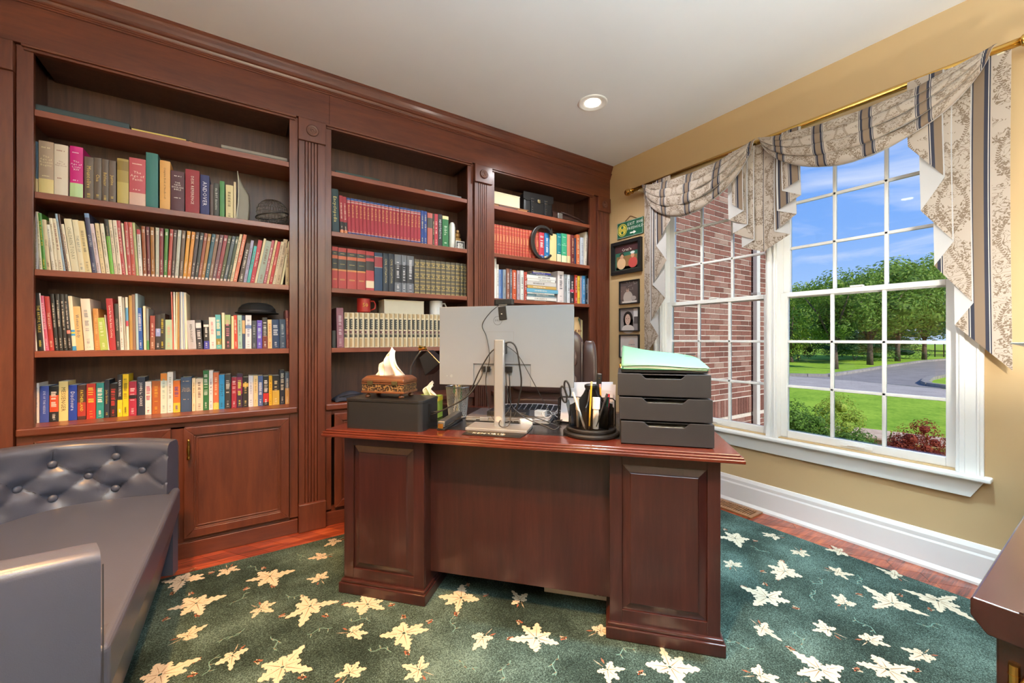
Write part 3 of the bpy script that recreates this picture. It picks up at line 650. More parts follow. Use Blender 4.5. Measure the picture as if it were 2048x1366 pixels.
  (145.0,22.2,282.5,8.7,'c8ac88','mottled beige paperback, sixty-second from left on third shelf of left bay',{'marks': '7a5a48'}),
  (169.0,11.3,273.6,9.2,'e4d4a8','thin cream paperback, sixty-third from left on third shelf of left bay',{}),
  (197.0,20.5,231.0,0.0,'c8a878','tan paperback, sixty-fourth from left on third shelf of left bay',{'marks': '7a5a48'}),
 ]),
 ('fourth shelf of left bay', 2.8, 1.094, [
  (-823.0,6.5,152.0,-3.0,'eef0f0','white book, first from left on fourth shelf of left bay',{}),
  (-815.0,19.5,270.8,-2.3,'26282a','black book, second from left on fourth shelf of left bay',{'t': 'THE ARTFUL TABLE', 'tc': 'd8c860'}),
  (-795.0,4.5,269.3,-3.4,'e8e0ec','thin white book, third from left on fourth shelf of left bay',{}),
  (-790.0,11.5,258.2,-4.0,'c85c78','pink book, fourth from left on fourth shelf of left bay',{'marks': 'f0d0d8'}),
  (-777.0,15.5,256.0,-3.8,'a83430','dark red holidays book, fifth from left on fourth shelf of left bay',{'t': 'THE HOLIDAYS', 'tc': 'ecd8c0'}),
  (-759.0,11.5,269.1,-3.4,'2a2a2a','black book, sixth from left on fourth shelf of left bay',{'marks': 'e8e0d0'}),
  (-745.0,12.5,270.0,-3.0,'2a2a2a','black book, seventh from left on fourth shelf of left bay',{'marks': 'e8e0d0'}),
  (-730.0,12.5,270.0,-3.0,'2a2a2a','black book, eighth from left on fourth shelf of left bay',{'marks': 'e8e0d0'}),
  (-715.0,12.5,270.1,-3.6,'262626','black book, ninth from left on fourth shelf of left bay',{'bands': [(0.3, 0.36, 'd88078')], 'marks': 'd8d0c8'}),
  (-701.0,13.5,262.1,-3.5,'e8dcc0','cream blue-banded book, tenth from left on fourth shelf of left bay',{'bands': [(0, 0.08, '3c94c8'), (0.27, 0.31, '3c94c8'), (0.31, 0.34, 'e8d84c'), (0.34, 0.38, '3c94c8')]}),
  (-687.0,24.5,212.6,-3.5,'d8b478','tan book, eleventh from left on fourth shelf of left bay',{'t': "Women's Body", 'tc': '3c5c6c'}),
  (-659.0,32.4,251.5,-3.6,'e8dccc','thick white book, twelfth from left on fourth shelf of left bay',{'hard': 1, 'marks': '9ca0a4'}),
  (-624.0,18.5,205.8,-2.2,'c08848','tan book, thirteenth from left on fourth shelf of left bay',{'marks': 'e0c080'}),
  (-604.0,27.4,160.4,-5.3,'a8c05c','lime green book, fourteenth from left on fourth shelf of left bay',{'marks': 'e8ecc8'}),
  (-576.0,3.5,175.5,-4.9,'ece4e0','thin white book, fifteenth from left on fourth shelf of left bay',{}),
  (-571.0,23.5,257.7,-3.1,'a83038','red Asian cooking book, sixteenth from left on fourth shelf of left bay',{'t': 'Low-Fat No-Fat Asian Cooking', 'tc': 'f4e8e0'}),
  (-546.0,13.5,232.9,-2.2,'3a3a36','black book, seventeenth from left on fourth shelf of left bay',{'t': 'CIVILISATION', 'tc': 'c8c4b8'}),
  (-531.0,12.5,269.9,-2.1,'eae6e4','white book, eighteenth from left on fourth shelf of left bay',{'marks': '787478'}),
  (-517.0,8.5,265.0,-2.2,'a8a89c','thin grey book, nineteenth from left on fourth shelf of left bay',{}),
  (-508.0,9.5,268.0,-1.5,'e6e0d4','white blue-banded book, twentieth from left on fourth shelf of left bay',{'bands': [(0.55, 0.8, '5c9cc8'), (0.45, 0.55, 'b84c5c')]}),
  (-497.0,11.5,276.9,-0.8,'b08c4c','gold spiral-bound book, twenty-first from left on fourth shelf of left bay',{}),
  (-485.0,11.5,282.9,-1.0,'8a6a58','brown spiral-bound book, twenty-second from left on fourth shelf of left bay',{}),
  (-472.0,9.5,288.0,-1.0,'a8c4cc','tall pale blue book, twenty-third from left on fourth shelf of left bay',{}),
  (-462.0,15.5,215.9,-1.6,'2858a8','bright blue book, twenty-fourth from left on fourth shelf of left bay',{'marks': 'd8e0f0', 'big': 1}),
  (-443.0,9.5,225.9,-1.0,'e4d8bc','thin cream book, twenty-fifth from left on fourth shelf of left bay',{}),
  (-432.0,9.5,214.0,-0.8,'848c8c','grey book, twenty-sixth from left on fourth shelf of left bay',{'bands': [(0, 0.22, '4c8c58')]}),
  (-419.0,19.5,177.0,0.0,'8c4038','brick red book, twenty-seventh from left on fourth shelf of left bay',{'marks': 'e8d0c0', 'bands': [(0.0, 0.38, '8c5c44')]}),
  (-397.0,19.5,183.0,0.0,'302e30','black lettered Salt book, twenty-eighth from left on fourth shelf of left bay',{'bands': [(0.38, 0.6, '8c9cd0')], 't': 'Salt', 'tc': 'f0f0f4'}),
  (-380.0,20.5,189.0,0.0,'33302a','black book, twenty-ninth from left on fourth shelf of left bay',{'marks': 'd8c43c'}),
  (-358.0,28.5,158.0,0.0,'a8c4a8','mint green book, thirtieth from left on fourth shelf of left bay',{'marks': 'd89c94'}),
  (-328.0,5.5,306.0,-1.5,'c86c60','thin red magazine, thirty-first from left on fourth shelf of left bay',{}),
  (-322.0,6.5,306.0,-0.7,'e8e4dc','thin white magazine, thirty-second from left on fourth shelf of left bay',{}),
  (-315.0,6.5,306.0,0.0,'e0d0a8','thin cream magazine, thirty-third from left on fourth shelf of left bay',{}),
  (-307.0,6.5,307.0,0.0,'b88c54','thin tan magazine, thirty-fourth from left on fourth shelf of left bay',{}),
  (-299.0,6.5,307.0,0.0,'8c94a4','thin grey blue magazine, thirty-fifth from left on fourth shelf of left bay',{}),
  (-292.0,6.5,308.0,-0.7,'eceae4','thin white magazine, thirty-sixth from left on fourth shelf of left bay',{}),
  (-284.0,7.5,307.0,-0.9,'a8b8cc','thin pale blue magazine, thirty-seventh from left on fourth shelf of left bay',{}),
  (-275.0,9.5,306.0,-1.3,'e8dcc0','thin cream magazine, thirty-eighth from left on fourth shelf of left bay',{}),
  (-263.0,35.5,156.3,-2.9,'b8b8bc','light grey book, thirty-ninth from left on fourth shelf of left bay',{'t': 'KEN FOLLETT', 'tc': '3c3c40', 'hard': 1}),
  (-224.0,23.5,159.6,-3.2,'40424a','black and white book, fortieth from left on fourth shelf of left bay',{'bands': [(0.72, 0.9, 'd8dce0')], 'marks': 'e8e8ec', 'big': 1}),
  (-195.0,23.5,158.8,-1.1,'2a2a2c','black book, forty-first from left on fourth shelf of left bay',{'bands': [(0, 0.28, '3c40a0'), (0.77, 0.85, 'e0e0e0')], 'marks': 'e8e8e8'}),
  (-169.0,28.5,175.7,-1.6,'ebe4e0','white book, forty-second from left on fourth shelf of left bay',{'marks': 'd08c94'}),
  (-139.0,23.5,190.7,-1.8,'5cacb0','teal seascape book, forty-third from left on fourth shelf of left bay',{'bands': [(0.12, 0.3, '8c7c34'), (0.3, 0.58, '3c8c98')], 'marks': 'f0e4c0', 'big': 1}),
  (-113.0,12.5,202.9,-0.8,'e6d8b8','thin cream book, forty-fourth from left on fourth shelf of left bay',{}),
  (-99.0,26.5,191.8,-0.9,'3a3434','black green-topped book, forty-fifth from left on fourth shelf of left bay',{'bands': [(0.72, 1, '9ab47c')], 'marks': 'e88ca0', 'big': 1}),
  (-71.0,12.5,185.0,0.0,'e4d4a4','thin cream book, forty-sixth from left on fourth shelf of left bay',{}),
  (-57.0,16.5,190.8,-1.5,'c44434','orange red book, forty-seventh from left on fourth shelf of left bay',{'marks': 'f0e0c8'}),
  (-40.0,20.5,191.9,-0.9,'a4c8bc','mint book, forty-eighth from left on fourth shelf of left bay',{'marks': '5c7c78'}),
  (-18.0,13.5,190.9,-0.9,'384868','navy and tan book, forty-ninth from left on fourth shelf of left bay',{'bands': [(0.45, 0.85, 'c8a878')]}),
  (-4.0,28.5,193.0,0.0,'e4e4ec','white book, fiftieth from left on fourth shelf of left bay',{'marks': '7c84a8', 'bands': [(0.6, 0.7, '6c84b4')]}),
  (27.0,22.5,162.0,0.0,'3c4450','dark slate book, fifty-first from left on fourth shelf of left bay',{'marks': 'a8b0b8'}),
  (52.0,25.5,165.0,0.0,'5c48b4','purple book, fifty-second from left on fourth shelf of left bay',{'marks': 'c8e0f4', 'big': 1}),
  (80.0,25.5,181.9,-0.6,'2c2826','black book, fifty-third from left on fourth shelf of left bay',{'marks': 'e0e0dc', 'big': 1, 'bands': [(0, 0.4, '6c2c24')]}),
  (107.0,20.5,169.9,-0.7,'e4c48c','cream orange book, fifty-fourth from left on fourth shelf of left bay',{'marks': 'c85c34'}),
  (129.0,37.5,170.6,-1.3,'2c4468','navy blue book, fifty-fifth from left on fourth shelf of left bay',{'marks': 'c8d4e4', 'big': 1, 'hard': 1}),
  (169.0,31.5,173.7,-1.3,'3c5068','slate navy book, fifty-sixth from left on fourth shelf of left bay',{'marks': 'a8b4c0', 'hard': 1}),
  (203.0,16.5,227.9,-1.5,'6c2c30','tall maroon book, fifty-seventh from left on fourth shelf of left bay',{'marks': 'c89068'}),
 ]),
 ('bottom ledge of left bay', 2.872, 0.748, [
  (-850.0,18.5,191.0,0.0,'eceaea','white paperback, first from left on bottom ledge of left bay',{'marks': '5c4c8c'}),
  (-829.0,29.5,175.0,0.0,'4458a8','royal blue paperback, second from left on bottom ledge of left bay',{'t': 'EYE OF THE NEEDLE', 'tc': 'dce4f8'}),
  (-797.0,29.5,171.0,0.0,'282a2c','black and orange paperback, third from left on bottom ledge of left bay',{'bands': [(0.28, 0.75, 'd0502c')], 'marks': 'f0ece4', 'big': 1}),
  (-766.0,31.5,194.0,0.0,'e8d08c','cream yellow paperback, fourth from left on bottom ledge of left bay',{'t': 'MESSENGER', 'tc': '5c4a20'}),
  (-733.0,29.5,174.0,0.0,'2444a0','cobalt blue paperback, fifth from left on bottom ledge of left bay',{'t': 'Disclosure', 'tc': 'e4e8f4'}),
  (-702.0,29.5,172.0,0.0,'4a2c28','dark brown red paperback, sixth from left on bottom ledge of left bay',{'bands': [(0.1, 0.5, 'a83428')], 't': 'FATHERLAND', 'tc': 'e8d84c'}),
  (-670.0,32.5,177.0,0.0,'c0382c','tomato red paperback, seventh from left on bottom ledge of left bay',{'marks': 'e8c84c', 'big': 1}),
  (-635.0,27.5,179.0,0.0,'2c8c88','teal green paperback, eighth from left on bottom ledge of left bay',{'marks': 'f0f4f0', 'big': 1}),
  (-605.0,17.5,193.0,0.0,'283040','dark navy paperback, ninth from left on bottom ledge of left bay',{'t': 'John Grisham', 'tc': 'd8c05c'}),
  (-585.0,25.5,172.0,0.0,'2c2626','black paperback, tenth from left on bottom ledge of left bay',{'marks': 'd84438', 'big': 1}),
  (-557.0,18.5,217.0,0.0,'2c2e34','black and yellow paperback, eleventh from left on bottom ledge of left bay',{'bands': [(0, 0.4, 'e8c82c')], 't': 'RAIN ON FIRE', 'tc': 'f0f0f0', 'o': 'vt'}),
  (-537.0,22.5,219.0,0.0,'ecc824','bright yellow paperback, twelfth from left on bottom ledge of left bay',{'marks': '6c5c1c', 'big': 1}),
  (-513.0,29.5,179.0,0.0,'a82c44','crimson black-banded paperback, thirteenth from left on bottom ledge of left bay',{'bands': [(0.5, 0.6, '1c1c20')], 'marks': 'ecd0d4', 'big': 1}),
  (-481.0,30.5,200.0,0.0,'2c3444','dark navy paperback, fourteenth from left on bottom ledge of left bay',{'t': 'JOHN le CARRE', 'tc': 'f0f0f4'}),
  (-449.0,24.5,175.0,0.0,'ece8e4','white paperback, fifteenth from left on bottom ledge of left bay',{'marks': 'b43c50', 'big': 1}),
  (-422.0,34.5,177.0,0.0,'a85c2c','rusty orange paperback, sixteenth from left on bottom ledge of left bay',{'marks': 'd8a83c'}),
  (-387.0,26.5,216.0,0.0,'dce4d4','pale mint orange-topped paperback, seventeenth from left on bottom ledge of left bay',{'bands': [(0.82, 1, 'd88434')], 'marks': '8cacA4'}),
  (-359.0,23.5,222.0,0.0,'eae8e4','white paperback, eighteenth from left on bottom ledge of left bay',{'marks': '94a08c'}),
  (-334.0,29.5,174.0,0.0,'d87430','orange and yellow paperback, nineteenth from left on bottom ledge of left bay',{'bands': [(0, 0.3, 'ecc43c')], 'marks': '4c3c8c', 'big': 1}),
  (-302.0,46.5,191.0,0.0,'3c506c','wide slate blue paperback, twentieth from left on bottom ledge of left bay',{'t': 'The new/dictionary/of thoughts', 'tc': 'e4c8a0', 'o': 'h', 'hard': 1}),
  (-253.0,15.5,183.0,0.0,'ead8b4','cream paperback, twenty-first from left on bottom ledge of left bay',{'marks': 'a8843c'}),
  (-236.0,31.5,180.0,0.0,'e4d4bc','pale beige paperback, twenty-second from left on bottom ledge of left bay',{'marks': '7c5c44'}),
  (-204.0,25.5,224.0,0.0,'2c7040','tall green paperback, twenty-third from left on bottom ledge of left bay',{'marks': 'dce8d8', 'big': 1}),
  (-177.0,17.5,224.0,0.0,'eceaee','tall white paperback, twenty-fourth from left on bottom ledge of left bay',{'marks': '54546c'}),
  (-158.0,25.5,211.0,0.0,'cc6c44','orange paperback, twenty-fifth from left on bottom ledge of left bay',{'bands': [(0, 0.18, 'f0cc5c')], 'marks': 'f0d8b8'}),
  (-131.0,25.5,196.0,0.0,'2c8cc4','sky blue lettered SUSPECT paperback, twenty-sixth from left on bottom ledge of left bay',{'t': 'SUSPECT', 'tc': '1c3454'}),
  (-103.0,27.5,197.0,0.0,'343638','black paperback, twenty-seventh from left on bottom ledge of left bay',{'marks': 'd8d8d0', 'big': 1}),
  (-72.0,24.5,179.0,0.0,'9c2c40','crimson paperback, twenty-eighth from left on bottom ledge of left bay',{'marks': 'f0dce0', 'big': 1}),
  (-46.0,26.5,198.0,0.0,'3c2844','dark purple paperback, twenty-ninth from left on bottom ledge of left bay',{'bands': [(0.4, 0.9, '8c2c54')], 'marks': 'd8e85c', 'big': 1}),
  (-17.0,26.5,176.0,0.0,'2c2e30','black paperback, thirtieth from left on bottom ledge of left bay',{'bands': [(0.68, 0.8, 'c8a84c')], 'marks': 'e0c878'}),
  (11.0,23.5,185.0,0.0,'dce0ec','pale blue paperback, thirty-first from left on bottom ledge of left bay',{'marks': '8c94b4'}),
  (36.0,21.5,184.0,0.0,'e4cc9c','cream paperback, thirty-second from left on bottom ledge of left bay',{'marks': 'a88c54'}),
  (59.0,24.5,181.0,0.0,'4c6498','denim blue paperback, thirty-third from left on bottom ledge of left bay',{'marks': 'e4ecf8', 'big': 1}),
  (85.0,28.5,177.0,0.0,'242628','black paperback, thirty-fourth from left on bottom ledge of left bay',{'marks': 'f0f0f0', 'big': 1, 'bands': [(0.12, 0.42, 'c02c28')]}),
  (115.0,16.5,180.0,0.0,'e4b02c','slim amber paperback, thirty-fifth from left on bottom ledge of left bay',{'marks': '8c6410'}),
  (133.0,36.5,177.0,0.0,'28282a','black and gold paperback, thirty-sixth from left on bottom ledge of left bay',{'bands': [(0, 0.5, 'c8a848')], 'marks': 'e0d4b0'}),
  (173.0,25.5,209.0,0.0,'282c38','tall black paperback, thirty-seventh from left on bottom ledge of left bay',{'marks': 'dcd8c8', 'big': 1}),
  (201.0,23.5,195.0,0.0,'5c6c80','slate and tan paperback, thirty-eighth from left on bottom ledge of left bay',{'bands': [(0, 0.5, 'c09c64')], 'marks': 'd8dce4'}),
 ]),
 ('second shelf of middle bay', 2.8, 1.822, [
  (459.0,42.5,285.5,-1.6,'243c44','tall dark green encyclopedia, first from left on second shelf of middle bay',{'hard': 1, 't': 'Encyclopedia', 'tc': 'e4d080'}),
  (506.0,21.5,250.8,-1.6,'a03440','red black-banded hardback, second from left on second shelf of middle bay',{'hard': 1, 'bands': [(0.13, 0.33, '242424'), (0, 0.12, 'c87848')], 'marks': 'e8c8b8'}),
  (529.0,21.5,246.8,-1.9,'a43440','red black-banded hardback, third from left on second shelf of middle bay',{'hard': 1, 'bands': [(0.13, 0.33, '242424'), (0, 0.12, 'c87848')], 'marks': 'e8c8b8'}),
  (552.0,21.5,243.8,-1.6,'a02c3c','red encyclopedia volume 1 with blue ends, fourth from left on second shelf of middle bay',{'hard': 1, 'world': '1'}),
  (575.0,23.5,244.8,-1.4,'a02c3c','red encyclopedia volume 2 with blue ends, fifth from left on second shelf of middle bay',{'hard': 1, 'world': '2'}),
  (600.0,23.5,244.8,-1.4,'a02c3c','red encyclopedia volume 3 with blue ends, sixth from left on second shelf of middle bay',{'hard': 1, 'world': '3'}),
  (625.0,22.5,244.8,-1.4,'a02c3c','red encyclopedia volume 4 with blue ends, seventh from left on second shelf of middle bay',{'hard': 1, 'world': '4'}),
  (649.0,22.5,244.8,-1.4,'a02c3c','red encyclopedia volume 5 with blue ends, eighth from left on second shelf of middle bay',{'hard': 1, 'world': '5'}),
  (673.0,22.5,243.8,-1.4,'a02c3c','red encyclopedia volume 6 with blue ends, ninth from left on second shelf of middle bay',{'hard': 1, 'world': '6'}),
  (697.0,23.5,244.8,-1.2,'a02c3c','red encyclopedia volume 7 with blue ends, tenth from left on second shelf of middle bay',{'hard': 1, 'world': '7'}),
  (722.0,22.5,244.8,-1.2,'a02c3c','red encyclopedia volume 8 with blue ends, eleventh from left on second shelf of middle bay',{'hard': 1, 'world': '8'}),
  (746.0,22.5,244.8,-1.2,'a02c3c','red encyclopedia volume 9 with blue ends, twelfth from left on second shelf of middle bay',{'hard': 1, 'world': '9'}),
  (770.0,22.5,244.8,-0.9,'a02c3c','red encyclopedia volume 10 with blue ends, thirteenth from left on second shelf of middle bay',{'hard': 1, 'world': '10'}),
  (794.0,24.5,243.8,-0.9,'a02c3c','red encyclopedia volume 11 with blue ends, fourteenth from left on second shelf of middle bay',{'hard': 1, 'world': '11'}),
  (820.0,23.5,243.9,-0.7,'a02c3c','red encyclopedia volume 12 with blue ends, fifteenth from left on second shelf of middle bay',{'hard': 1, 'world': '12'}),
  (845.0,22.5,243.9,-0.7,'a02c3c','red encyclopedia volume 13 with blue ends, sixteenth from left on second shelf of middle bay',{'hard': 1, 'world': '13'}),
  (870.0,22.5,243.9,-0.7,'a02c3c','red encyclopedia volume 14 with blue ends, seventeenth from left on second shelf of middle bay',{'hard': 1, 'world': '14'}),
  (894.0,23.5,244.0,0.0,'a02c3c','red encyclopedia volume 15 with blue ends, eighteenth from left on second shelf of middle bay',{'hard': 1, 'world': '15'}),
  (919.0,23.5,245.0,0.0,'a02c3c','red encyclopedia volume 16 with blue ends, nineteenth from left on second shelf of middle bay',{'hard': 1, 'world': '16'}),
  (944.0,23.5,245.0,0.0,'a02c3c','red encyclopedia volume 17 with blue ends, twentieth from left on second shelf of middle bay',{'hard': 1, 'world': '17'}),
  (970.0,24.5,245.0,0.0,'a02c3c','red encyclopedia volume 18 with blue ends, twenty-first from left on second shelf of middle bay',{'hard': 1, 'world': '18'}),
  (996.0,23.5,246.0,0.0,'a02c3c','red encyclopedia volume 19 with blue ends, twenty-second from left on second shelf of middle bay',{'hard': 1, 'world': '19'}),
  (1021.0,22.5,246.0,0.0,'a02c3c','red encyclopedia volume 20 with blue ends, twenty-third from left on second shelf of middle bay',{'hard': 1, 'world': '20'}),
  (1046.0,21.5,248.0,0.0,'2c4890','blue encyclopedia volume, twenty-fourth from left on second shelf of middle bay',{'hard': 1, 'marks': 'e0d4a8'}),
  (1069.0,22.5,247.0,0.0,'2c4890','blue encyclopedia volume, twenty-fifth from left on second shelf of middle bay',{'hard': 1, 'marks': 'e0d4a8'}),
  (1096.0,38.5,240.0,0.0,'b8645c','salmon dark-banded book, twenty-sixth from left on second shelf of middle bay',{'hard': 1, 'bands': [(0.55, 0.85, '4c4c48')]}),
  (1137.0,12.5,239.0,0.0,'3c2c24','thin black book, twenty-seventh from left on second shelf of middle bay',{'marks': 'e0d0a0'}),
  (1151.0,25.5,242.0,0.0,'b03444','red book, twenty-eighth from left on second shelf of middle bay',{'marks': 'f0d8d0'}),
  (1179.0,29.5,246.0,0.0,'2c2c2e','black lettered NEGOTIATION book, twenty-ninth from left on second shelf of middle bay',{'t': 'NEGOTIATION', 'tc': 'dce8f0'}),
  (1212.0,48.5,238.0,0.0,'2c7444','green cream-topped book, thirtieth from left on second shelf of middle bay',{'bands': [(0.9, 1, 'e4dca8')], 't': 'Bible', 'tc': 'c8e4c8', 'hard': 1}),
 ]),
 ('third shelf of middle bay', 2.8, 1.469, [
  (457.0,34.5,271.0,0.0,'a83c38','red black-banded law book, first from left on third shelf of middle bay',{'hard': 1, 'bands': [(0.48, 0.72, '2c2e2c'), (0.8, 0.9, '2c2e2c'), (0.72, 0.8, 'b85c3c'), (0.44, 0.48, 'c8844c')], 'gold': 1}),
  (494.0,50.5,268.0,0.0,'a83c38','red black-banded law book, second from left on third shelf of middle bay',{'hard': 1, 'bands': [(0.48, 0.72, '2c2e2c'), (0.8, 0.9, '2c2e2c'), (0.72, 0.8, 'b85c3c'), (0.44, 0.48, 'c8844c')], 'gold': 1}),
  (548.0,59.5,268.0,0.0,'a83c38','red black-banded law book, third from left on third shelf of middle bay',{'hard': 1, 'bands': [(0.48, 0.72, '2c2e2c'), (0.8, 0.9, '2c2e2c'), (0.72, 0.8, 'b85c3c'), (0.44, 0.48, 'c8844c')], 'gold': 1}),
  (610.0,53.5,267.0,0.0,'a83c38','red black-banded law book, fourth from left on third shelf of middle bay',{'hard': 1, 'bands': [(0.48, 0.72, '2c2e2c'), (0.8, 0.9, '2c2e2c'), (0.72, 0.8, 'b85c3c'), (0.44, 0.48, 'c8844c')], 'gold': 1}),
  (666.0,52.5,265.0,0.0,'b03c40','red white-labelled law book, fifth from left on third shelf of middle bay',{'hard': 1, 'bands': [(0.52, 0.75, '2c2624'), (0.83, 0.9, '3c2424'), (0.08, 0.26, 'e4d0b0')]}),
  (722.0,52.5,263.0,0.0,'28405c','navy red-labelled law book, sixth from left on third shelf of middle bay',{'hard': 1, 'bands': [(0.62, 0.9, 'c8c0a8'), (0.63, 0.89, '8c2c34')]}),
  (779.0,35.5,265.0,0.0,'24303c','dark navy law book, seventh from left on third shelf of middle bay',{'hard': 1, 't': 'CIVIL LITIGATION', 'tc': 'd0c088'}),
  (817.0,37.5,267.0,0.0,'242c38','dark navy law book, eighth from left on third shelf of middle bay',{'hard': 1, 't': 'CIVIL LITIGATION', 'tc': 'd0c088'}),
  (858.0,44.5,266.0,0.0,'6c7078','grey black-banded law book, ninth from left on third shelf of middle bay',{'hard': 1, 'bands': [(0.27, 0.74, '24262c')], 'marks': 'e4e4e8'}),
  (905.0,37.5,267.0,0.0,'6c7078','grey black-banded law book, tenth from left on third shelf of middle bay',{'hard': 1, 'bands': [(0.27, 0.74, '24262c')], 'marks': 'e4e4e8'}),
  (945.0,49.5,266.0,0.0,'6c7078','grey black-banded law book, eleventh from left on third shelf of middle bay',{'hard': 1, 'bands': [(0.27, 0.74, '24262c')], 'marks': 'e4e4e8'}),
  (999.0,37.5,248.0,0.0,'5c5648','antique olive and gilt banded book, twelfth from left on third shelf of middle bay',{'hard': 1, 'antique': 1}),
  (1040.0,41.5,249.0,0.0,'5c5648','antique olive and gilt banded book, thirteenth from left on third shelf of middle bay',{'hard': 1, 'antique': 1}),
  (1085.0,36.5,250.0,0.0,'5c5648','antique olive and gilt banded book, fourteenth from left on third shelf of middle bay',{'hard': 1, 'antique': 1}),
  (1124.0,33.5,251.0,0.0,'5c5648','antique olive and gilt banded book, fifteenth from left on third shelf of middle bay',{'hard': 1, 'antique': 1}),
  (1160.0,39.5,251.0,0.0,'5c5648','antique olive and gilt banded book, sixteenth from left on third shelf of middle bay',{'hard': 1, 'antique': 1}),
  (1202.0,34.5,252.0,0.0,'5c5648','antique olive and gilt banded book, seventeenth from left on third shelf of middle bay',{'hard': 1, 'antique': 1}),
  (1239.0,39.5,252.0,0.0,'5c5648','antique olive and gilt banded book, eighteenth from left on third shelf of middle bay',{'hard': 1, 'antique': 1}),
  (1281.0,33.5,253.0,0.0,'5c5648','antique olive and gilt banded book, nineteenth from left on third shelf of middle bay',{'hard': 1, 'antique': 1}),
  (1318.0,38.5,253.0,0.0,'5c5648','antique olive and gilt banded book, twentieth from left on third shelf of middle bay',{'hard': 1, 'antique': 1}),
  (1360.0,29.5,253.0,0.0,'5c5648','antique olive and gilt banded book, twenty-first from left on third shelf of middle bay',{'hard': 1, 'antique': 1}),
  (1392.0,18.5,252.0,0.0,'5c5648','antique olive and gilt banded book, twenty-second from left on third shelf of middle bay',{'hard': 1, 'antique': 1}),
 ]),
 ('fourth shelf of middle bay', 2.8, 1.094, [
  (459.0,19.5,110.0,0.0,'2c2c2a','small black book, first from left on fourth shelf of middle bay',{}),
  (487.0,41.5,255.6,-1.1,'8c5c68','tall mauve hardback, second from left on fourth shelf of middle bay',{'hard': 1, 'marks': 'd8c0c8'}),
  (532.0,28.5,228.0,0.0,'cfc0a0','ivory encyclopedia numbered 1, third from left on fourth shelf of middle bay',{'hard': 1, 'num': '1'}),
  (563.0,29.5,228.0,0.0,'cfc0a0','ivory encyclopedia numbered 2, fourth from left on fourth shelf of middle bay',{'hard': 1, 'num': '2'}),
  (595.0,25.5,229.0,0.0,'cfc0a0','ivory encyclopedia numbered 3, fifth from left on fourth shelf of middle bay',{'hard': 1, 'num': '3'}),
  (624.0,30.5,229.0,0.0,'cfc0a0','ivory encyclopedia numbered 4, sixth from left on fourth shelf of middle bay',{'hard': 1, 'num': '4'}),
  (657.0,31.5,229.0,0.0,'cfc0a0','ivory encyclopedia numbered 5, seventh from left on fourth shelf of middle bay',{'hard': 1, 'num': '5'}),
  (691.0,30.5,230.0,0.0,'cfc0a0','ivory encyclopedia numbered 6, eighth from left on fourth shelf of middle bay',{'hard': 1, 'num': '6'}),
  (724.0,30.5,230.0,0.0,'cfc0a0','ivory encyclopedia numbered 7, ninth from left on fourth shelf of middle bay',{'hard': 1, 'num': '7'}),
  (758.0,31.5,231.0,0.0,'cfc0a0','ivory encyclopedia numbered 8, tenth from left on fourth shelf of middle bay',{'hard': 1, 'num': '8'}),
  (792.0,29.5,231.0,0.0,'cfc0a0','ivory encyclopedia numbered 9, eleventh from left on fourth shelf of middle bay',{'hard': 1, 'num': '9'}),
  (824.0,29.5,231.0,0.0,'cfc0a0','ivory encyclopedia numbered 10, twelfth from left on fourth shelf of middle bay',{'hard': 1, 'num': '10'}),
  (856.0,29.5,232.0,0.0,'cfc0a0','ivory encyclopedia numbered 11, thirteenth from left on fourth shelf of middle bay',{'hard': 1, 'num': '11'}),
  (888.0,28.5,232.0,0.0,'cfc0a0','ivory encyclopedia numbered 12, fourteenth from left on fourth shelf of middle bay',{'hard': 1, 'num': '12'}),
  (920.0,29.5,232.0,0.0,'cfc0a0','ivory encyclopedia numbered 13, fifteenth from left on fourth shelf of middle bay',{'hard': 1, 'num': '13'}),
  (953.0,28.5,232.0,0.0,'cfc0a0','ivory encyclopedia numbered 14, sixteenth from left on fourth shelf of middle bay',{'hard': 1, 'num': '14'}),
  (984.0,29.5,233.0,0.0,'cfc0a0','ivory encyclopedia numbered 15, seventeenth from left on fourth shelf of middle bay',{'hard': 1, 'num': '15'}),
  (1017.0,30.5,233.0,0.0,'cfc0a0','ivory encyclopedia numbered 16, eighteenth from left on fourth shelf of middle bay',{'hard': 1, 'num': '16'}),
  (1051.0,29.5,233.0,0.0,'cfc0a0','ivory encyclopedia numbered 17, nineteenth from left on fourth shelf of middle bay',{'hard': 1, 'num': '17'}),
  (1084.0,26.5,234.0,0.0,'cfc0a0','ivory encyclopedia numbered 18, twentieth from left on fourth shelf of middle bay',{'hard': 1, 'num': '18'}),
  (1114.0,28.5,234.0,0.0,'cfc0a0','ivory encyclopedia numbered 19, twenty-first from left on fourth shelf of middle bay',{'hard': 1, 'num': '19'}),
  (1146.0,28.5,234.0,0.0,'cfc0a0','ivory encyclopedia numbered 20, twenty-second from left on fourth shelf of middle bay',{'hard': 1, 'num': '20'}),
  (1178.0,29.5,234.0,0.0,'cfc0a0','ivory encyclopedia numbered 21, twenty-third from left on fourth shelf of middle bay',{'hard': 1, 'num': '21'}),
 ]),
 ('second shelf of right bay', 2.8, 1.822, [
  (1652.0,22.5,244.0,0.0,'b04434','red leather volume with gilt bands, first from left on second shelf of right bay',{'hard': 1, 'redset': 1}),
  (1677.0,25.5,244.0,0.0,'b04434','red leather volume with gilt bands, second from left on second shelf of right bay',{'hard': 1, 'redset': 1}),
  (1705.0,25.5,244.0,0.0,'b04434','red leather volume with gilt bands, third from left on second shelf of right bay',{'hard': 1, 'redset': 1}),
  (1733.0,28.5,244.0,0.0,'b04434','red leather volume with gilt bands, fourth from left on second shelf of right bay',{'hard': 1, 'redset': 1}),
  (1764.0,29.5,244.0,0.0,'b04434','red leather volume with gilt bands, fifth from left on second shelf of right bay',{'hard': 1, 'redset': 1}),
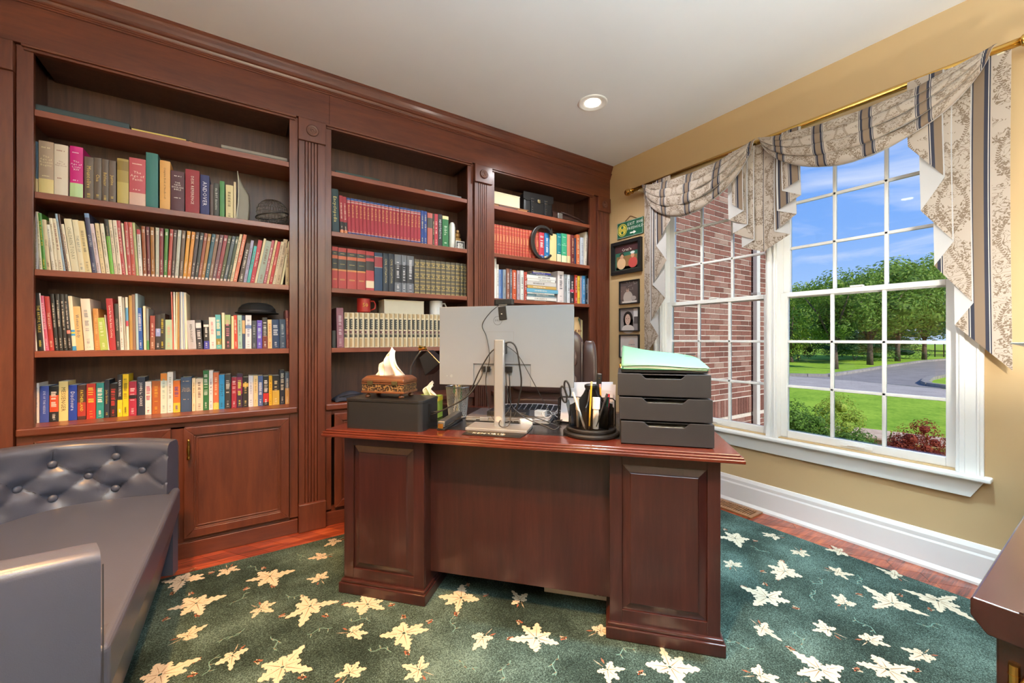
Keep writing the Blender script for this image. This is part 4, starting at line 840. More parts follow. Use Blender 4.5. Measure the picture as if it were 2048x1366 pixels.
  (1796.0,26.5,245.0,0.0,'b04434','red leather volume with gilt bands, sixth from left on second shelf of right bay',{'hard': 1, 'redset': 1}),
  (1825.0,23.5,244.0,0.0,'b04434','red leather volume with gilt bands, seventh from left on second shelf of right bay',{'hard': 1, 'redset': 1}),
  (1851.0,23.5,244.0,0.0,'b04434','red leather volume with gilt bands, eighth from left on second shelf of right bay',{'hard': 1, 'redset': 1}),
  (1877.0,24.5,244.0,0.0,'b04434','red leather volume with gilt bands, ninth from left on second shelf of right bay',{'hard': 1, 'redset': 1}),
  (1905.0,26.5,243.0,0.0,'b04434','red leather volume with gilt bands, tenth from left on second shelf of right bay',{'hard': 1, 'redset': 1}),
  (1934.0,27.5,243.0,0.0,'b04434','red leather volume with gilt bands, eleventh from left on second shelf of right bay',{'hard': 1, 'redset': 1}),
  (1964.0,31.5,244.0,0.0,'b04434','red leather volume with gilt bands, twelfth from left on second shelf of right bay',{'hard': 1, 'redset': 1}),
  (1998.0,29.5,244.0,0.0,'b04434','red leather volume with gilt bands, thirteenth from left on second shelf of right bay',{'hard': 1, 'redset': 1}),
  (2030.0,34.5,245.0,0.0,'b04434','red leather volume with gilt bands, fourteenth from left on second shelf of right bay',{'hard': 1, 'redset': 1}),
  (2068.0,30.5,245.0,0.0,'b04434','red leather volume with gilt bands, fifteenth from left on second shelf of right bay',{'hard': 1, 'redset': 1}),
  (2103.0,53.5,244.0,0.0,'b83848','crimson blue-based hardback, sixteenth from left on second shelf of right bay',{'bands': [(0, 0.2, '3c5ca0')], 'marks': 'f4e0dc', 'big': 1, 'hard': 1}),
  (2160.0,54.5,247.0,0.0,'1c6ca4','ocean blue hardback, seventeenth from left on second shelf of right bay',{'bands': [(0, 0.18, 'e0cc90')], 'marks': 'dcecf4', 'hard': 1}),
  (2219.0,75.5,250.0,0.0,'dcc890','wide cream hardback, eighteenth from left on second shelf of right bay',{'hard': 1}),
  (2300.0,46.5,263.0,0.0,'1c7c84','deep teal hardback, nineteenth from left on second shelf of right bay',{'bands': [(0, 0.3, 'e0d4b0')], 't': 'Our/Oriental', 'o': 'h', 'tc': 'dcecec', 'hard': 1}),
  (2352.0,61.5,270.0,0.0,'3ca47c','emerald green hardback, twentieth from left on second shelf of right bay',{'bands': [(0, 0.27, 'd8e0b8')], 't': 'Our/Heritage', 'o': 'h', 'tc': 'e4f0e4', 'hard': 1}),
  (2417.0,39.5,270.0,0.0,'c88468','salmon hardback, twenty-first from left on second shelf of right bay',{'bands': [(0, 0.28, 'd8c898')], 'hard': 1}),
  (2461.0,41.5,271.0,0.0,'6c2828','maroon hardback, twenty-second from left on second shelf of right bay',{'marks': 'd0a080', 'hard': 1}),
  (2505.0,19.5,248.0,0.0,'2c3450','thin navy hardback, twenty-third from left on second shelf of right bay',{'hard': 1}),
  (2529.0,37.5,284.0,0.0,'c8683c','orange hardback, twenty-fourth from left on second shelf of right bay',{'marks': 'f0dcb0', 'hard': 1}),
  (2578.0,37.5,264.0,0.0,'c4ccd8','pale blue hardback, twenty-fifth from left on second shelf of right bay',{'marks': '8c94a8', 'hard': 1}),
  (2622.0,31.5,322.6,3.2,'e0d8c8','leaning white hardback, twenty-sixth from left on second shelf of right bay',{'hard': 1, 'marks': 'b08c8c'}),
 ]),
 ('third shelf of right bay', 2.8, 1.469, [
  (1656.0,20.5,328.0,0.0,'f0eee8','tall white book, first from left on third shelf of right bay',{'hard': 1}),
  (1679.0,18.5,279.0,0.0,'f0efea','white book, second from left on third shelf of right bay',{'hard': 1, 'marks': '6c6c74'}),
  (1701.0,17.5,239.0,0.0,'7c9cd0','pale blue book, third from left on third shelf of right bay',{'hard': 1, 'marks': '6c6c74'}),
  (1721.0,13.5,241.0,0.0,'3c64a0','thin blue book, fourth from left on third shelf of right bay',{'hard': 1}),
  (1738.0,27.5,243.0,0.0,'8c98a0','grey book, fifth from left on third shelf of right bay',{'hard': 1, 'marks': '6c6c74'}),
  (1772.0,29.5,255.0,0.0,'8c5c4c','brown book, sixth from left on third shelf of right bay',{'hard': 1, 'marks': 'e8e4e0'}),
  (1806.0,19.5,254.0,0.0,'646470','slim grey book, seventh from left on third shelf of right bay',{'hard': 1, 'marks': 'e8e4e0'}),
  (1829.0,38.5,248.0,0.0,'c4542c','orange red book, eighth from left on third shelf of right bay',{'hard': 1, 'marks': 'e8e4e0'}),
  (1876.0,27.5,249.0,0.0,'b8a8b0','mauve book, ninth from left on third shelf of right bay',{'hard': 1, 'marks': '6c6c74'}),
  (1908.0,33.5,252.0,0.0,'dce0dc','white book, tenth from left on third shelf of right bay',{'hard': 1, 'marks': '6c6c74'}),
  (1946.0,30.5,242.0,0.0,'b04434','brick red book, eleventh from left on third shelf of right bay',{'hard': 1, 'marks': 'e8e4e0'}),
  (2307.0,70.5,283.0,0.0,'e8e0e0','thick white book, twelfth from left on third shelf of right bay',{'hard': 1, 'marks': '6c6c74'}),
  (2382.0,32.5,261.0,0.0,'98a0a4','grey book, thirteenth from left on third shelf of right bay',{'hard': 1, 'marks': '6c6c74'}),
  (2418.0,32.5,260.0,0.0,'dce4ec','white book, fourteenth from left on third shelf of right bay',{'hard': 1, 'marks': '6c6c74'}),
  (2453.0,45.5,260.0,0.0,'2c2c34','black and pink book, fifteenth from left on third shelf of right bay',{'hard': 1, 'marks': 'e8e4e0', 'bands': [(0.4, 0.5, 'c83c5c')]}),
  (2507.0,32.5,265.0,0.0,'c03c2c','scarlet book, sixteenth from left on third shelf of right bay',{'hard': 1, 'marks': 'e8e4e0'}),
  (2541.0,31.5,260.0,0.0,'e0c03c','yellow book, seventeenth from left on third shelf of right bay',{'hard': 1, 'marks': '2c2c20'}),
  (2575.0,21.5,263.0,0.0,'a894a4','slim mauve book, eighteenth from left on third shelf of right bay',{'hard': 1, 'marks': '6c6c74'}),
  (2599.0,37.5,265.0,0.0,'4c94cc','sky blue book, nineteenth from left on third shelf of right bay',{'hard': 1, 'marks': 'e8e4e0'}),
  (2640.0,26.5,272.0,0.0,'24303c','black book lettered AMERICA, twentieth from left on third shelf of right bay',{'hard': 1, 't': 'AMERICA', 'tc': 'e8ecf0'}),
  (2669.0,19.5,249.0,0.0,'e0e4e8','thin white book, twenty-first from left on third shelf of right bay',{'hard': 1}),
 ]),
]
# ------------------------------------------------------------------ books
def col_mat(hx, rough=0.5):
    return plain('#'+hx, rough, var=0.05)
def spine_y(x, w, bulge): return -bulge*math.sin(PI*min(1, max(0, x/w)))
def book_mesh(w, h, d, hard, xoff):
    t = min(0.0025 if hard else 0.0008, w*0.2); bulge = 0.0035 if hard else 0.0012
    m = MB(); n = 5
    m.box(xoff, xoff+t, 0.0, d, 0, h); m.box(xoff+w-t, xoff+w, 0.0, d, 0, h)
    out = [(xoff+w*i/n, spine_y(i/n*w, w, bulge)) for i in range(n+1)]
    inn = [(xoff+w*i/n, spine_y(i/n*w, w, bulge)+0.002) for i in range(n, -1, -1)]
    m.prism(out+inn, 'z', 0, h)
    return m, t, bulge
BOOK_COUNT = 0
def add_band(m, x0, w, bulge, z0, z1, eps, mi):
    n = 5
    m.grid(lambda a, b: (x0 + w*a, spine_y(a*w, w, bulge) - eps, z0 + (z1-z0)*b), n, 1, mi)
def make_book(x, Y, z, w, h, lean, colhex, label, k, depth, group):
    hard = k.get('hard', 0); xoff = -w if lean > 0 else 0.0
    m, t, bulge = book_mesh(w, h, depth, hard, xoff)
    rr = random.Random(label)
    cov = col_mat(colhex, 0.42 if not hard else 0.55)
    o = m.build('book', cov, None, fix=False); smooth_by_angle(o, 40)
    # a leaning book turns about its lower corner
    if lean > 0: o.location = (x + w/math.cos(R(lean)), Y, z + 0.0004); o.rotation_euler = (0, R(lean), 0)
    else: o.location = (x, Y, z + 0.0004); o.rotation_euler = (0, R(lean), 0)
    tag(o, label, 'book', group)
    ins = 0.003 if hard else 0.0006
    MB().box(xoff+t, xoff+w-t, 0.002, depth-ins, ins, h-ins).build('page_block', M_PAGES if hard or rr.random() < 0.6 else M_PAPER, o)
    e = 0.0004
    if k.get('bands'):
        for f0, f1, c in k['bands']:
            mb = MB(); add_band(mb, xoff, w, bulge, h*f0, h*f1, e, 0); e += 0.00015
            mb.build('spine_band', col_mat(c, 0.5), o, fix=False)
    if k.get('series'):
        mb = MB(); add_band(mb, xoff+w*0.15, w*0.7, bulge*0.6, h*0.02, h*0.065, 0.001, 0); mb.build('base_label', col_mat('e4d0c4'), o, fix=False)
        k = dict(k); k['marks'] = 'efe6dc'
    if k.get('world'):
        blue = col_mat('2c4888'); mb = MB()
        add_band(mb, xoff, w, bulge, h*0.945, h, e, 0)
        for f in (0.875, 0.895, 0.935): add_band(mb, xoff, w, bulge, h*f, h*(f+0.008), e+0.0001, 1)
        mb.build('spine_band', [blue, col_mat('e0d8d0')], o, fix=False)
        mb = MB(); add_band(mb, xoff, w, bulge, 0, h*0.085, e, 0); add_band(mb, xoff, w, bulge, h*0.092, h*0.1, e+0.0001, 1); mb.build('spine_band', [blue, col_mat('e0d8d0')], o, fix=False)
        mb = MB(); put_text(mb, 'World Book', (xoff+w*0.5, -bulge-0.001, h*0.66), (0, 0, -1), (1, 0, 0), min(w*0.62, h*0.08)); mb.build('spine_lettering', col_mat('e0c070'), o, fix=False)
        mb = MB(); put_text(mb, k['world'], (xoff+w*0.5, -bulge-0.001, h*0.14), (1, 0, 0), (0, 0, 1), min(w*0.5, 0.012))
        mb.build('volume_number', col_mat('e0c070'), o, fix=False)
    if k.get('num'):
        mb = MB(); mats = [col_mat('b09468'), col_mat('2e302c'), col_mat('5c3438'), col_mat('f0e6c8')]
        add_band(mb, xoff+w*0.08, w*0.7, bulge*0.7, h*0.87, h*0.98, 0.0012, 0); add_band(mb, xoff+w*0.08, w*0.7, bulge*0.7, h*0.02, h*0.26, 0.0012, 0)
        add_band(mb, xoff, w*0.9, bulge, h*0.52, h*0.82, e, 1); add_band(mb, xoff, w*0.9, bulge, h*0.40, h*0.48, e, 2); add_band(mb, xoff, w*0.9, bulge, h*0.29, h*0.38, e, 1)
        for q in range(4): add_band(mb, xoff+w*0.15, w*0.6, bulge*0.6, h*(0.56+0.063*q), h*(0.585+0.063*q), 0.0018, 3)
        for q in range(2): add_band(mb, xoff+w*0.15, w*0.6, bulge*0.6, h*(0.315+0.035*q), h*(0.33+0.035*q), 0.0018, 0)
        mb.build('spine_band', mats, o, fix=False)['kind'] = 'stuff'
        mb = MB(); put_text(mb, k['num'], (xoff+w*0.5, -bulge-0.0012, h*0.44), (1, 0, 0), (0, 0, 1), min(w*0.62, 0.02)/(1 if len(k['num']) < 2 else 1.3)); mb.build('volume_number', col_mat('f4ecd8'), o, fix=False)
    if k.get('antique'):
        mb = MB()
        for q in range(9):
            f = 0.03 + q*0.108; add_band(mb, xoff+w*0.06, w*0.88, bulge*0.8, h*f, h*(f+0.012), 0.001, 0); add_band(mb, xoff+w*0.06, w*0.88, bulge*0.8, h*(f+0.022), h*(f+0.03), 0.001, 0)
            if q % 3 == 1: mb.add([(xoff+w*0.5, -bulge-0.0012, h*(f+0.045)), (xoff+w*0.8, -bulge-0.001, h*(f+0.085)), (xoff+w*0.2, -bulge-0.001, h*(f+0.085))], [(0, 1, 2)], 0)
        mb.build('gilt_band', plain('#b8a060', 0.4, 0.3), o, fix=False)['kind'] = 'stuff'
    if k.get('redset'):
        mb = MB()
        for f0, f1 in ((0.93, 0.945), (0.82, 0.83), (0.68, 0.69), (0.40, 0.41), (0.30, 0.31), (0.2, 0.21), (0.05, 0.06)): add_band(mb, xoff+w*0.08, w*0.84, bulge*0.8, h*f0, h*f1, 0.001, 0)
        add_band(mb, xoff+w*0.08, w*0.84, bulge*0.8, h*0.46, h*0.66, 0.0008, 1)
        mb.build('gilt_band', [plain('#c89858', 0.4, 0.3), col_mat('c07850')], o, fix=False)['kind'] = 'stuff'
    if k.get('gold'):
        mb = MB()
        for f in (0.22, 0.24, 0.6, 0.85): add_band(mb, xoff+w*0.2, w*0.6, bulge*0.6, h*f, h*(f+0.008), 0.0024, 0)
        mb.build('gilt_band', col_mat('d8b868'), o, fix=False)['kind'] = 'stuff'
    xc = xoff + w/2; yy = -bulge - 0.0009
    def mark(zc, wd, ln, horiz, col, name='small_lettering'):
        mb = MB(); put_marks(mb, xc, yy, zc, wd, ln, rr, horiz)
        if mb.v: mb.build(name, col_mat(col), o, fix=False)
    if k.get('t') and k['t'] != '-':
        mb = MB(); tx = k['t']
        if k.get('o') == 'h':
            ls = tx.split('/'); sz = min(w*0.84/max(text_size(q) for q in ls), 0.30*h/len(ls))
            for q, ln in enumerate(ls): put_text(mb, ln, (xc, yy, h*0.64 + (len(ls)/2-q-0.5)*sz*1.05), (1, 0, 0), (0, 0, 1), sz)
            mb.build('title_lettering', col_mat(k['tc']), o, fix=False)
            mark(h*0.88, w*0.6, h*0.03, True, k['tc']); mark(h*0.36, w*0.5, h*0.03, True, k['tc'])
        else:
            sz = min(w*0.66, h*0.62/text_size(tx)); put_text(mb, tx, (xc, yy, h*(0.55 if k.get('o') != 'vt' else 0.68)), (0, 0, -1), (1, 0, 0), sz)
            mb.build('title_lettering', col_mat(k['tc']), o, fix=False)
            if text_size(tx)*sz < h*0.5: mark(h*0.12, w*0.4, h*0.12, False, k['tc'])
    elif k.get('marks'):
        ww = w*(0.62 if k.get('big') else 0.42); cm = k['marks']
        if k.get('series'): mark(h*0.88, w*0.6, h*0.10, False, cm); mark(h*0.24, w*0.3, h*0.25, False, cm)
        else: mark(h*rr.uniform(0.56, 0.66), ww, h*rr.uniform(0.4, 0.55), False, cm, 'title_lettering'); mark(h*0.15, w*0.35, h*0.14, False, cm); mark(h*0.06, w*0.4, h*0.025, True, cm)
    return o
def put_marks(mb, xc, y, zc, wd, ln, rr, horiz):
    """lettering too small to read in the photograph: a run of letter-sized strokes"""
    if horiz:
        n = max(4, int(wd/0.0035)); st = wd/n
        for i in range(n):
            if rr.random() < 0.15: continue
            a = xc - wd/2 + i*st; mb.poly([(a, y, zc-ln*0.3), (a+st*0.6, y, zc-ln*0.3), (a+st*0.6, y, zc+ln*rr.uniform(0.2, 0.5)), (a, y, zc+ln*rr.uniform(0.2, 0.5))])
    else:
        st = max(0.003, wd*0.55); n = max(2, int(ln/st))
        for i in range(n):
            if rr.random() < 0.14: continue
            a = zc + ln/2 - i*st; q = rr.random()
            L0, L1 = xc - wd/2, xc + wd/2*(0.6 + 0.4*rr.random())
            mb.poly([(L0, y, a), (L0, y, a-st*0.3), (L1, y, a-st*0.3), (L1, y, a)])
            if q < 0.6: mb.poly([(L0, y, a-st*0.45), (L0, y, a-st*0.72), (L1, y, a-st*0.72), (L1, y, a-st*0.45)])
            if q < 0.35: zz = rr.choice((L0, (L0+L1)/2, L1-wd*0.2)); mb.poly([(zz, y, a), (zz, y, a-st*0.7), (zz+wd*0.2, y, a-st*0.7), (zz+wd*0.2, y, a)])
for ph, Y, z, rows in BOOKS:
    for (x, w, h, lean, colhex, label, k) in rows:
        big = h > 250
        dep = min((0.17 if big else 0.135) + 0.03*random.random(), BY - Y - 0.02)
        if 'ledge' in ph: dep = 0.108
        make_book(x/1000, Y, z, w/1000, h/1000, lean, colhex, label, k, dep, 'books on the ' + ph)
# ------------------------------------------------------------------ desk, set diagonally in the room
DA = R(-47); DU = Vector((math.cos(DA), math.sin(DA))); DV = Vector((-math.sin(DA), math.cos(DA))); DZ = 0.745
def dw(u, v, z=DZ): p = DU*u + DV*v; return (p.x, p.y, z)
def dthing(name, u, v, z, label, cat, rz=0.0, group=None): return empty(name, dw(u, v, z), DA+rz, label, cat, group)
desk = dthing('executive_desk', -0.4, 1.95, 0.0, 'dark mahogany executive desk with raised panels standing on the teal rug', 'desk')
def dp(mb, name, mat, bevel=0.0, parent=None, z=0.0):
    mb.v = [(x+0.4, y-1.95, q-z) for x, y, q in mb.v]; return mb.build(name, mat, parent or desk, bevel=bevel)
T0, T1, TF, TB = -1.268, 0.448, 1.562, 2.36
m = MB(); m.box(T0+0.014, T1-0.014, TF+0.014, TB-0.014, 0.737, DZ); m.box(T0+0.004, T1-0.004, TF+0.004, TB-0.004, 0.728, 0.7372); m.box(T0, T1, TF, TB, 0.7145, 0.7282)
dp(m, 'desk_top', W_DTOP, 0.003)
def raised(x0, x1, z0, z1, y):
    b = 0.032; yo = y+0.008; yi = y-0.004
    m = MB(); o = [(x0, yo, z0), (x1, yo, z0), (x1, yo, z1), (x0, yo, z1)]; i = [(x0+b, yi, z0+b), (x1-b, yi, z0+b), (x1-b, yi, z1-b), (x0+b, yi, z1-b)]
    q = [(x0+b-0.004, yi+0.004, z0+b-0.004), (x1-b+0.004, yi+0.004, z0+b-0.004), (x1-b+0.004, yi+0.004, z1-b+0.004), (x0+b-0.004, yi+0.004, z1-b+0.004)]
    bk = [(a, yo+0.004, c) for a, _, c in o]
    m.loops([bk, o, q, i], cap=True); return m
for (u0, u1, px0, px1) in ((-1.182, -0.788, -1.134, -0.838), (-0.012, 0.378, 0.034, 0.334)):
    ped = empty('pedestal', ((u0+u1)/2+0.4, 1.61-1.95, 0.0)); ped.parent = desk; ox = -(u0+u1)/2; oy = -1.61
    def pp(mb, name, mat, bevel=0.0):
        mb.v = [(x+ox, y+oy, q) for x, y, q in mb.v]; return mb.build(name, mat, ped, bevel=bevel)
    pp(MB().box(u0, u1, 1.625, 2.30, 0.06, 0.7145), 'carcass', W_DESK, 0.002)
    m = MB()
    for a in ((u0, px0, 0.06, 0.7145), (px1, u1, 0.06, 0.7145), (px0, px1, 0.06, 0.118), (px0, px1, 0.672, 0.7145)): m.box(a[0], a[1], 1.61, 1.6255, a[2], a[3])
    pp(m, 'panel_frame', W_DESK, 0.0015); pp(raised(px0, px1, 0.118, 0.672, 1.61), 'raised_panel', W_DESK, 0.001)
    m = MB(); m.box(u0-0.014, u1+0.014, 1.588, 2.32, 0.0125, 0.058); m.box(u0-0.008, u1+0.008, 1.596, 2.31, 0.058, 0.07); pp(m, 'base_moulding', W_DESK, 0.004)
dp(MB().box(-0.788, -0.012, 1.675, 1.695, 0.118, 0.7145), 'modesty_panel', W_DESK, 0.001)
dp(MB().box(-1.15, 0.33, 1.70, 2.28, DZ, DZ+0.0012), 'leather_inlay', plain('#1b1d22', 0.25), 0)

# black cable box with rounded corners
def rounded(x0, x1, y0, y1, r, n=6):
    ps = []
    for cx, cy, a0 in ((x1-r, y1-r, 0), (x0+r, y1-r, 90), (x0+r, y0+r, 180), (x1-r, y0+r, 270)):
        for i in range(n+1): a = R(a0 + 90*i/n); ps.append((cx+r*math.cos(a), cy+r*math.sin(a)))
    return ps
DZ2 = DZ+0.0014
t = dthing('cable_box', -0.995, 1.712, DZ, 'black plastic cable box under the carved tissue box on the desk', 'box')
bd = MB().prism(rounded(-0.19, 0.19, -0.092, 0.092, 0.022), 'z', 0.0, 0.122).build('body', plain('#1e2023', 0.38), t, bevel=0.001)
MB().prism(rounded(-0.192, 0.192, -0.094, 0.094, 0.024), 'z', 0.122, 0.135).build('lid', plain('#1b1d20', 0.33), t, bevel=0.002)
MB().box(0.1895, 0.193, -0.02, 0.0, 0.03, 0.112).build('cable_slot', M_BLACK, t)
CBT = DZ + 0.135
t = dthing('tissue_box_cover', -1.02, 1.725, CBT, 'carved wooden tissue box on turned feet, tissues sticking out', 'tissue box')
W_CARVE = wood('carved_walnut', '#3e2417', '#603a24', '#7a4c2c', 'x', 1.2, 0.4)
def carved():
    g = NG('carved_side'); v = g.coord(); x = g.n('ShaderNodeTexVoronoi'); g.l(v, x.inputs['Vector']); x.inputs['Scale'].default_value = 130
    f = g.math('ADD', x.outputs['Distance'], g.math('MULTIPLY', g.noise(v, 90, 3), 0.4))
    g.set(g.ramp(f, [(0.40, srgb('#1e130e')), (0.70, srgb('#45301f')), (0.92, srgb('#86683f'))]), 0.5); g.bump(f, 0.8, 0.004); return g.m
M_CARVE = carved()
bx = MB().box(-0.105, 0.105, -0.062, 0.062, 0.030, 0.062).build('carved_side', M_CARVE, t)
m = MB().box(-0.109, 0.109, -0.066, 0.066, 0.022, 0.031); m.box(-0.108, 0.108, -0.065, 0.065, 0.062, 0.068); m.build('rim', W_CARVE, t, bevel=0.002)
m = MB(); lo = [(-0.108, -0.065, 0.069), (0.108, -0.065, 0.069), (0.108, 0.065, 0.069), (-0.108, 0.065, 0.069)]; md = [(a, b, 0.084) for a, b, _ in lo]; hi = [(-0.095, -0.042, 0.099), (0.095, -0.042, 0.099), (0.095, 0.042, 0.099), (-0.095, 0.042, 0.099)]
m.loops([lo, md, hi]); m.build('lid', W_CARVE, t, bevel=0.004)
for sx in (-0.062, 0.062): MB().box(sx-0.014, sx+0.014, -0.069, -0.0645, 0.06, 0.078).build('clasp', plain('#5e5a40', 0.4, 0.7), t, bevel=0.001)
for sx in (-0.085, 0.085):
    for sy in (-0.045, 0.045): MB().lathe([(0.008, 0.0), (0.013, 0.003), (0.013, 0.009), (0.008, 0.013), (0.006, 0.017), (0.012, 0.022)], (sx, sy, 0), 12).build('foot', W_CARVE, t, smooth=True)
def tissue(parent, hgt, wid, base, seed, two=True):
    M_T = plain('#f6f3ea', 0.9, var=0.01)
    def fn(a, b):
        s = (a-0.5)*2; q = b
        w = wid*(1-q*0.75)*(1+0.08*math.sin(9*q+seed))
        x = s*w*0.5 + 0.012*math.sin(5*q+seed)*q + wid*0.10*q; y = 0.016*math.sin(s*7+seed+q*3)*(1-q*0.4) + 0.01*math.cos(q*6)
        z = base + hgt*q*(1-0.25*abs(s)**1.5) + 0.004*math.sin(s*11)
        return (x, y, z)
    m = MB().grid(fn, 28, 20); o = m.build('tissue', M_T, parent, smooth=True, fix=False); s = o.modifiers.new('thick', 'SOLIDIFY'); s.thickness = 0.001
    if two:
        m = MB().grid(lambda a, b: (-wid*0.42 + (a-0.5)*wid*0.42*(1-0.7*b) + 0.01*b, 0.012*math.sin(a*7+b*4), base + hgt*0.5*b*(1-0.4*abs(a-0.5))), 16, 12)
        o = m.build('tissue', M_T, parent, smooth=True, fix=False); s = o.modifiers.new('thick', 'SOLIDIFY'); s.thickness = 0.001
tissue(t, 0.135, 0.125, 0.095, 1.0)
t = dthing('tissue_carton', -0.92, 1.93, DZ2, 'small green tissue carton behind the cable box', 'tissue box')
m = MB().box(-0.055, 0.055, -0.055, 0.055, 0, 0.112).build('box_body', plain('#8fb04a', 0.5), t, bevel=0.002); MB().box(-0.0555, 0.0555, -0.0555, 0.0555, 0.085, 0.108).build('printed_band', plain('#d6c23e', 0.5), t)
tissue(t, 0.075, 0.075, 0.11, 2.2, False)
# desk lamp
t = dthing('desk_lamp', -1.17, 2.20, DZ2, 'black desk lamp with boxy shade and brass joint left of the monitor', 'lamp')
MB().lathe([(0.075, 0), (0.075, 0.012), (0.06, 0.02), (0.012, 0.026)], n=24).build('base', M_BLACK, t, smooth=True)
MB().tube([(0, 0, 0.02), (0.0, 0, 0.14), (0.01, 0, 0.24), (0.05, -0.01, 0.30), (0.085, -0.02, 0.335)], 0.0055, 8).build('arm', plain('#7d8288', 0.3, 0.8), t, smooth=True)
jn = MB().cyl((0.08, -0.035, 0.345), (0.118, -0.035, 0.352), 0.011, n=12); jn.cyl((0.085, -0.05, 0.36), (0.12, -0.02, 0.345), 0.009, n=12); jn.build('brass_joint', M_BRASS, t, smooth=False)
M_ = Matrix.Translation((0.15, -0.02, 0.275)) @ Matrix.Rotation(R(-38), 4, 'Y')
m = MB(); lo = [(-0.06, -0.06, -0.055), (0.06, -0.06, -0.055), (0.06, 0.06, -0.055), (-0.06, 0.06, -0.055)]; hi = [(-0.035, -0.035, 0.055), (0.035, -0.035, 0.055), (0.035, 0.035, 0.055), (-0.035, 0.035, 0.055)]
m.loops([[tuple(M_ @ Vector(p)) for p in lo], [tuple(M_ @ Vector(p)) for p in hi]]); m.build('shade', plain('#22262c', 0.25), t, bevel=0.004)
# monitor seen from behind
M_SIL = plain('#8d949c', 0.38, 0.2, var=0.02); M_SIL2 = plain('#a0a6ac', 0.28, 0.5, var=0.02)
t = dthing('monitor', -0.495, 1.767, DZ2, 'silver computer monitor on a stand seen from behind on the desk', 'monitor')
MB().prism(rounded(-0.14, 0.14, -0.068, 0.068, 0.006), 'z', 0.0, 0.012).build('stand_base', M_SIL2, t, bevel=0.002)
m = MB().prism(rounded(-0.0235, 0.0235, -0.014, 0.014, 0.008), 'z', 0.012, 0.40); m.build('stand_pole', M_SIL2, t, bevel=0.002)
MB().box(-0.02, 0.02, 0.010, 0.062, 0.335, 0.385).build('hinge_arm', M_DARK, t, bevel=0.003)
MB().cyl((0, -0.0142, 0.045), (0, -0.0155, 0.045), 0.014, n=20).build('cable_hole_cover', plain('#d8d8da', 0.2, 0.5), t)
zb, zt = 0.182, 0.560
m = MB().prism([(-0.325, 0.0835), (0.325, 0.0835), (0.325, 0.0965), (-0.325, 0.0965)], 'z', zb, zt); hs = m.build('housing', M_SIL, t, bevel=0.004)
m = MB().prism([(-0.325, zb+0.001), (-0.151, zb+0.001), (-0.151, 0.286), (0.128, 0.286), (0.128, zb+0.001), (0.325, zb+0.001), (0.325, zt-0.001), (-0.325, zt-0.001)], 'y', 0.076, 0.0836); m.build('back_shell', M_SIL, t, bevel=0.0015)
m = MB(); f = 0.0006
for a in ((-0.086, 0.048, 0.437, 0.4376), (-0.086, 0.048, 0.300, 0.3006), (-0.086, -0.0854, 0.30, 0.437), (0.0474, 0.048, 0.30, 0.437)): m.box(a[0], a[1], 0.0755, 0.0762, a[2], a[3])
m.build('mount_plate_seam', plain('#74726c', 0.5), t)
m = MB().tube([(0.02*math.cos(2*PI*i/28)-0.03, 0.0756, 0.490+0.02*math.sin(2*PI*i/28)) for i in range(28)], 0.0006, 5, close=True); m.build('round_emblem', M_BLACK, t)
m = MB(); put_text(m, 'DELL', (-0.03, 0.0754, 0.491), (1, 0, 0), (0, 0, 1), 0.011); m.build('emblem_lettering', M_BLACK, t, fix=False)
for a, r_ in ((-0.285, 0.003), (-0.262, 0.007)): MB().cyl((a, 0.0735, 0.225), (a, 0.077, 0.225), r_, n=14).build('button', M_SIL2, t)
for a, w_ in ((-0.10, 0.009), (-0.095+0.02, 0.007), (0.012, 0.008), (0.028, 0.012)): MB().box(a-w_, a+w_, 0.070, 0.0835, 0.248, 0.275).build('cable_plug', M_BLACK, t, bevel=0.002)
m = MB().box(-0.323, 0.323, 0.0965, 0.0972, zb+0.006, zt-0.006); m.build('screen', plain('#0c0d10', 0.1), t)
# webcam clipped on the monitor
t = dthing('webcam', -0.50, 1.848, DZ2+0.561, 'black webcam clipped on top of the monitor', 'webcam')
MB().prism(rounded(-0.047, 0.047, 0.002, 0.034, 0.010), 'z', 0.003, 0.031).build('camera_body', M_BLACK, t, bevel=0.004)
M_ = Matrix.Rotation(R(-6), 4, 'Y')
m = MB(); m.tbox(M_, -0.024, 0.014, -0.009, -0.004, -0.068, -0.004); m.build('clip_leg', M_BLACK, t, bevel=0.003); MB().box(-0.02, 0.02, -0.008, 0.024, 0.0, 0.0035).build('clip_top', plain('#9a9c9e', 0.3, 0.6), t)
MB().box(-0.008, -0.002, -0.0106, -0.0098, -0.042, -0.038).build('logo_mark', M_PAPER, t)
def cable(name, pts, r, label, sub=6):
    P = [Vector(dw(u, v, z)) for u, v, z in pts]; Q = []
    for i in range(len(P)-1):
        p0, p1, p2, p3 = P[max(i-1, 0)], P[i], P[i+1], P[min(i+2, len(P)-1)]
        for k in range(sub):
            s = k/sub; Q.append(0.5*((2*p1) + (p2-p0)*s + (2*p0-5*p1+4*p2-p3)*s*s + (3*p1-p0-3*p2+p3)*s**3))
    Q.append(P[-1]); o = MB().tube(Q, r, 6).build('cable', M_BLACK, None, smooth=True)
    return tag(o, label, 'cable', 'black cables on the desk')
Z0 = DZ2
cable('c', [(-0.50, 1.845, Z0+.575), (-0.56, 1.842, Z0+.53), (-0.60, 1.838, Z0+.47), (-0.58, 1.836, Z0+.42), (-0.565, 1.83, Z0+.36), (-0.56, 1.82, Z0+.30), (-0.575, 1.815, Z0+.22), (-0.565, 1.81, Z0+.12), (-0.54, 1.805, Z0+.04), (-0.50, 1.81, Z0+.016)], 0.0016, 'thin webcam cable trailing down the left of the monitor pole')
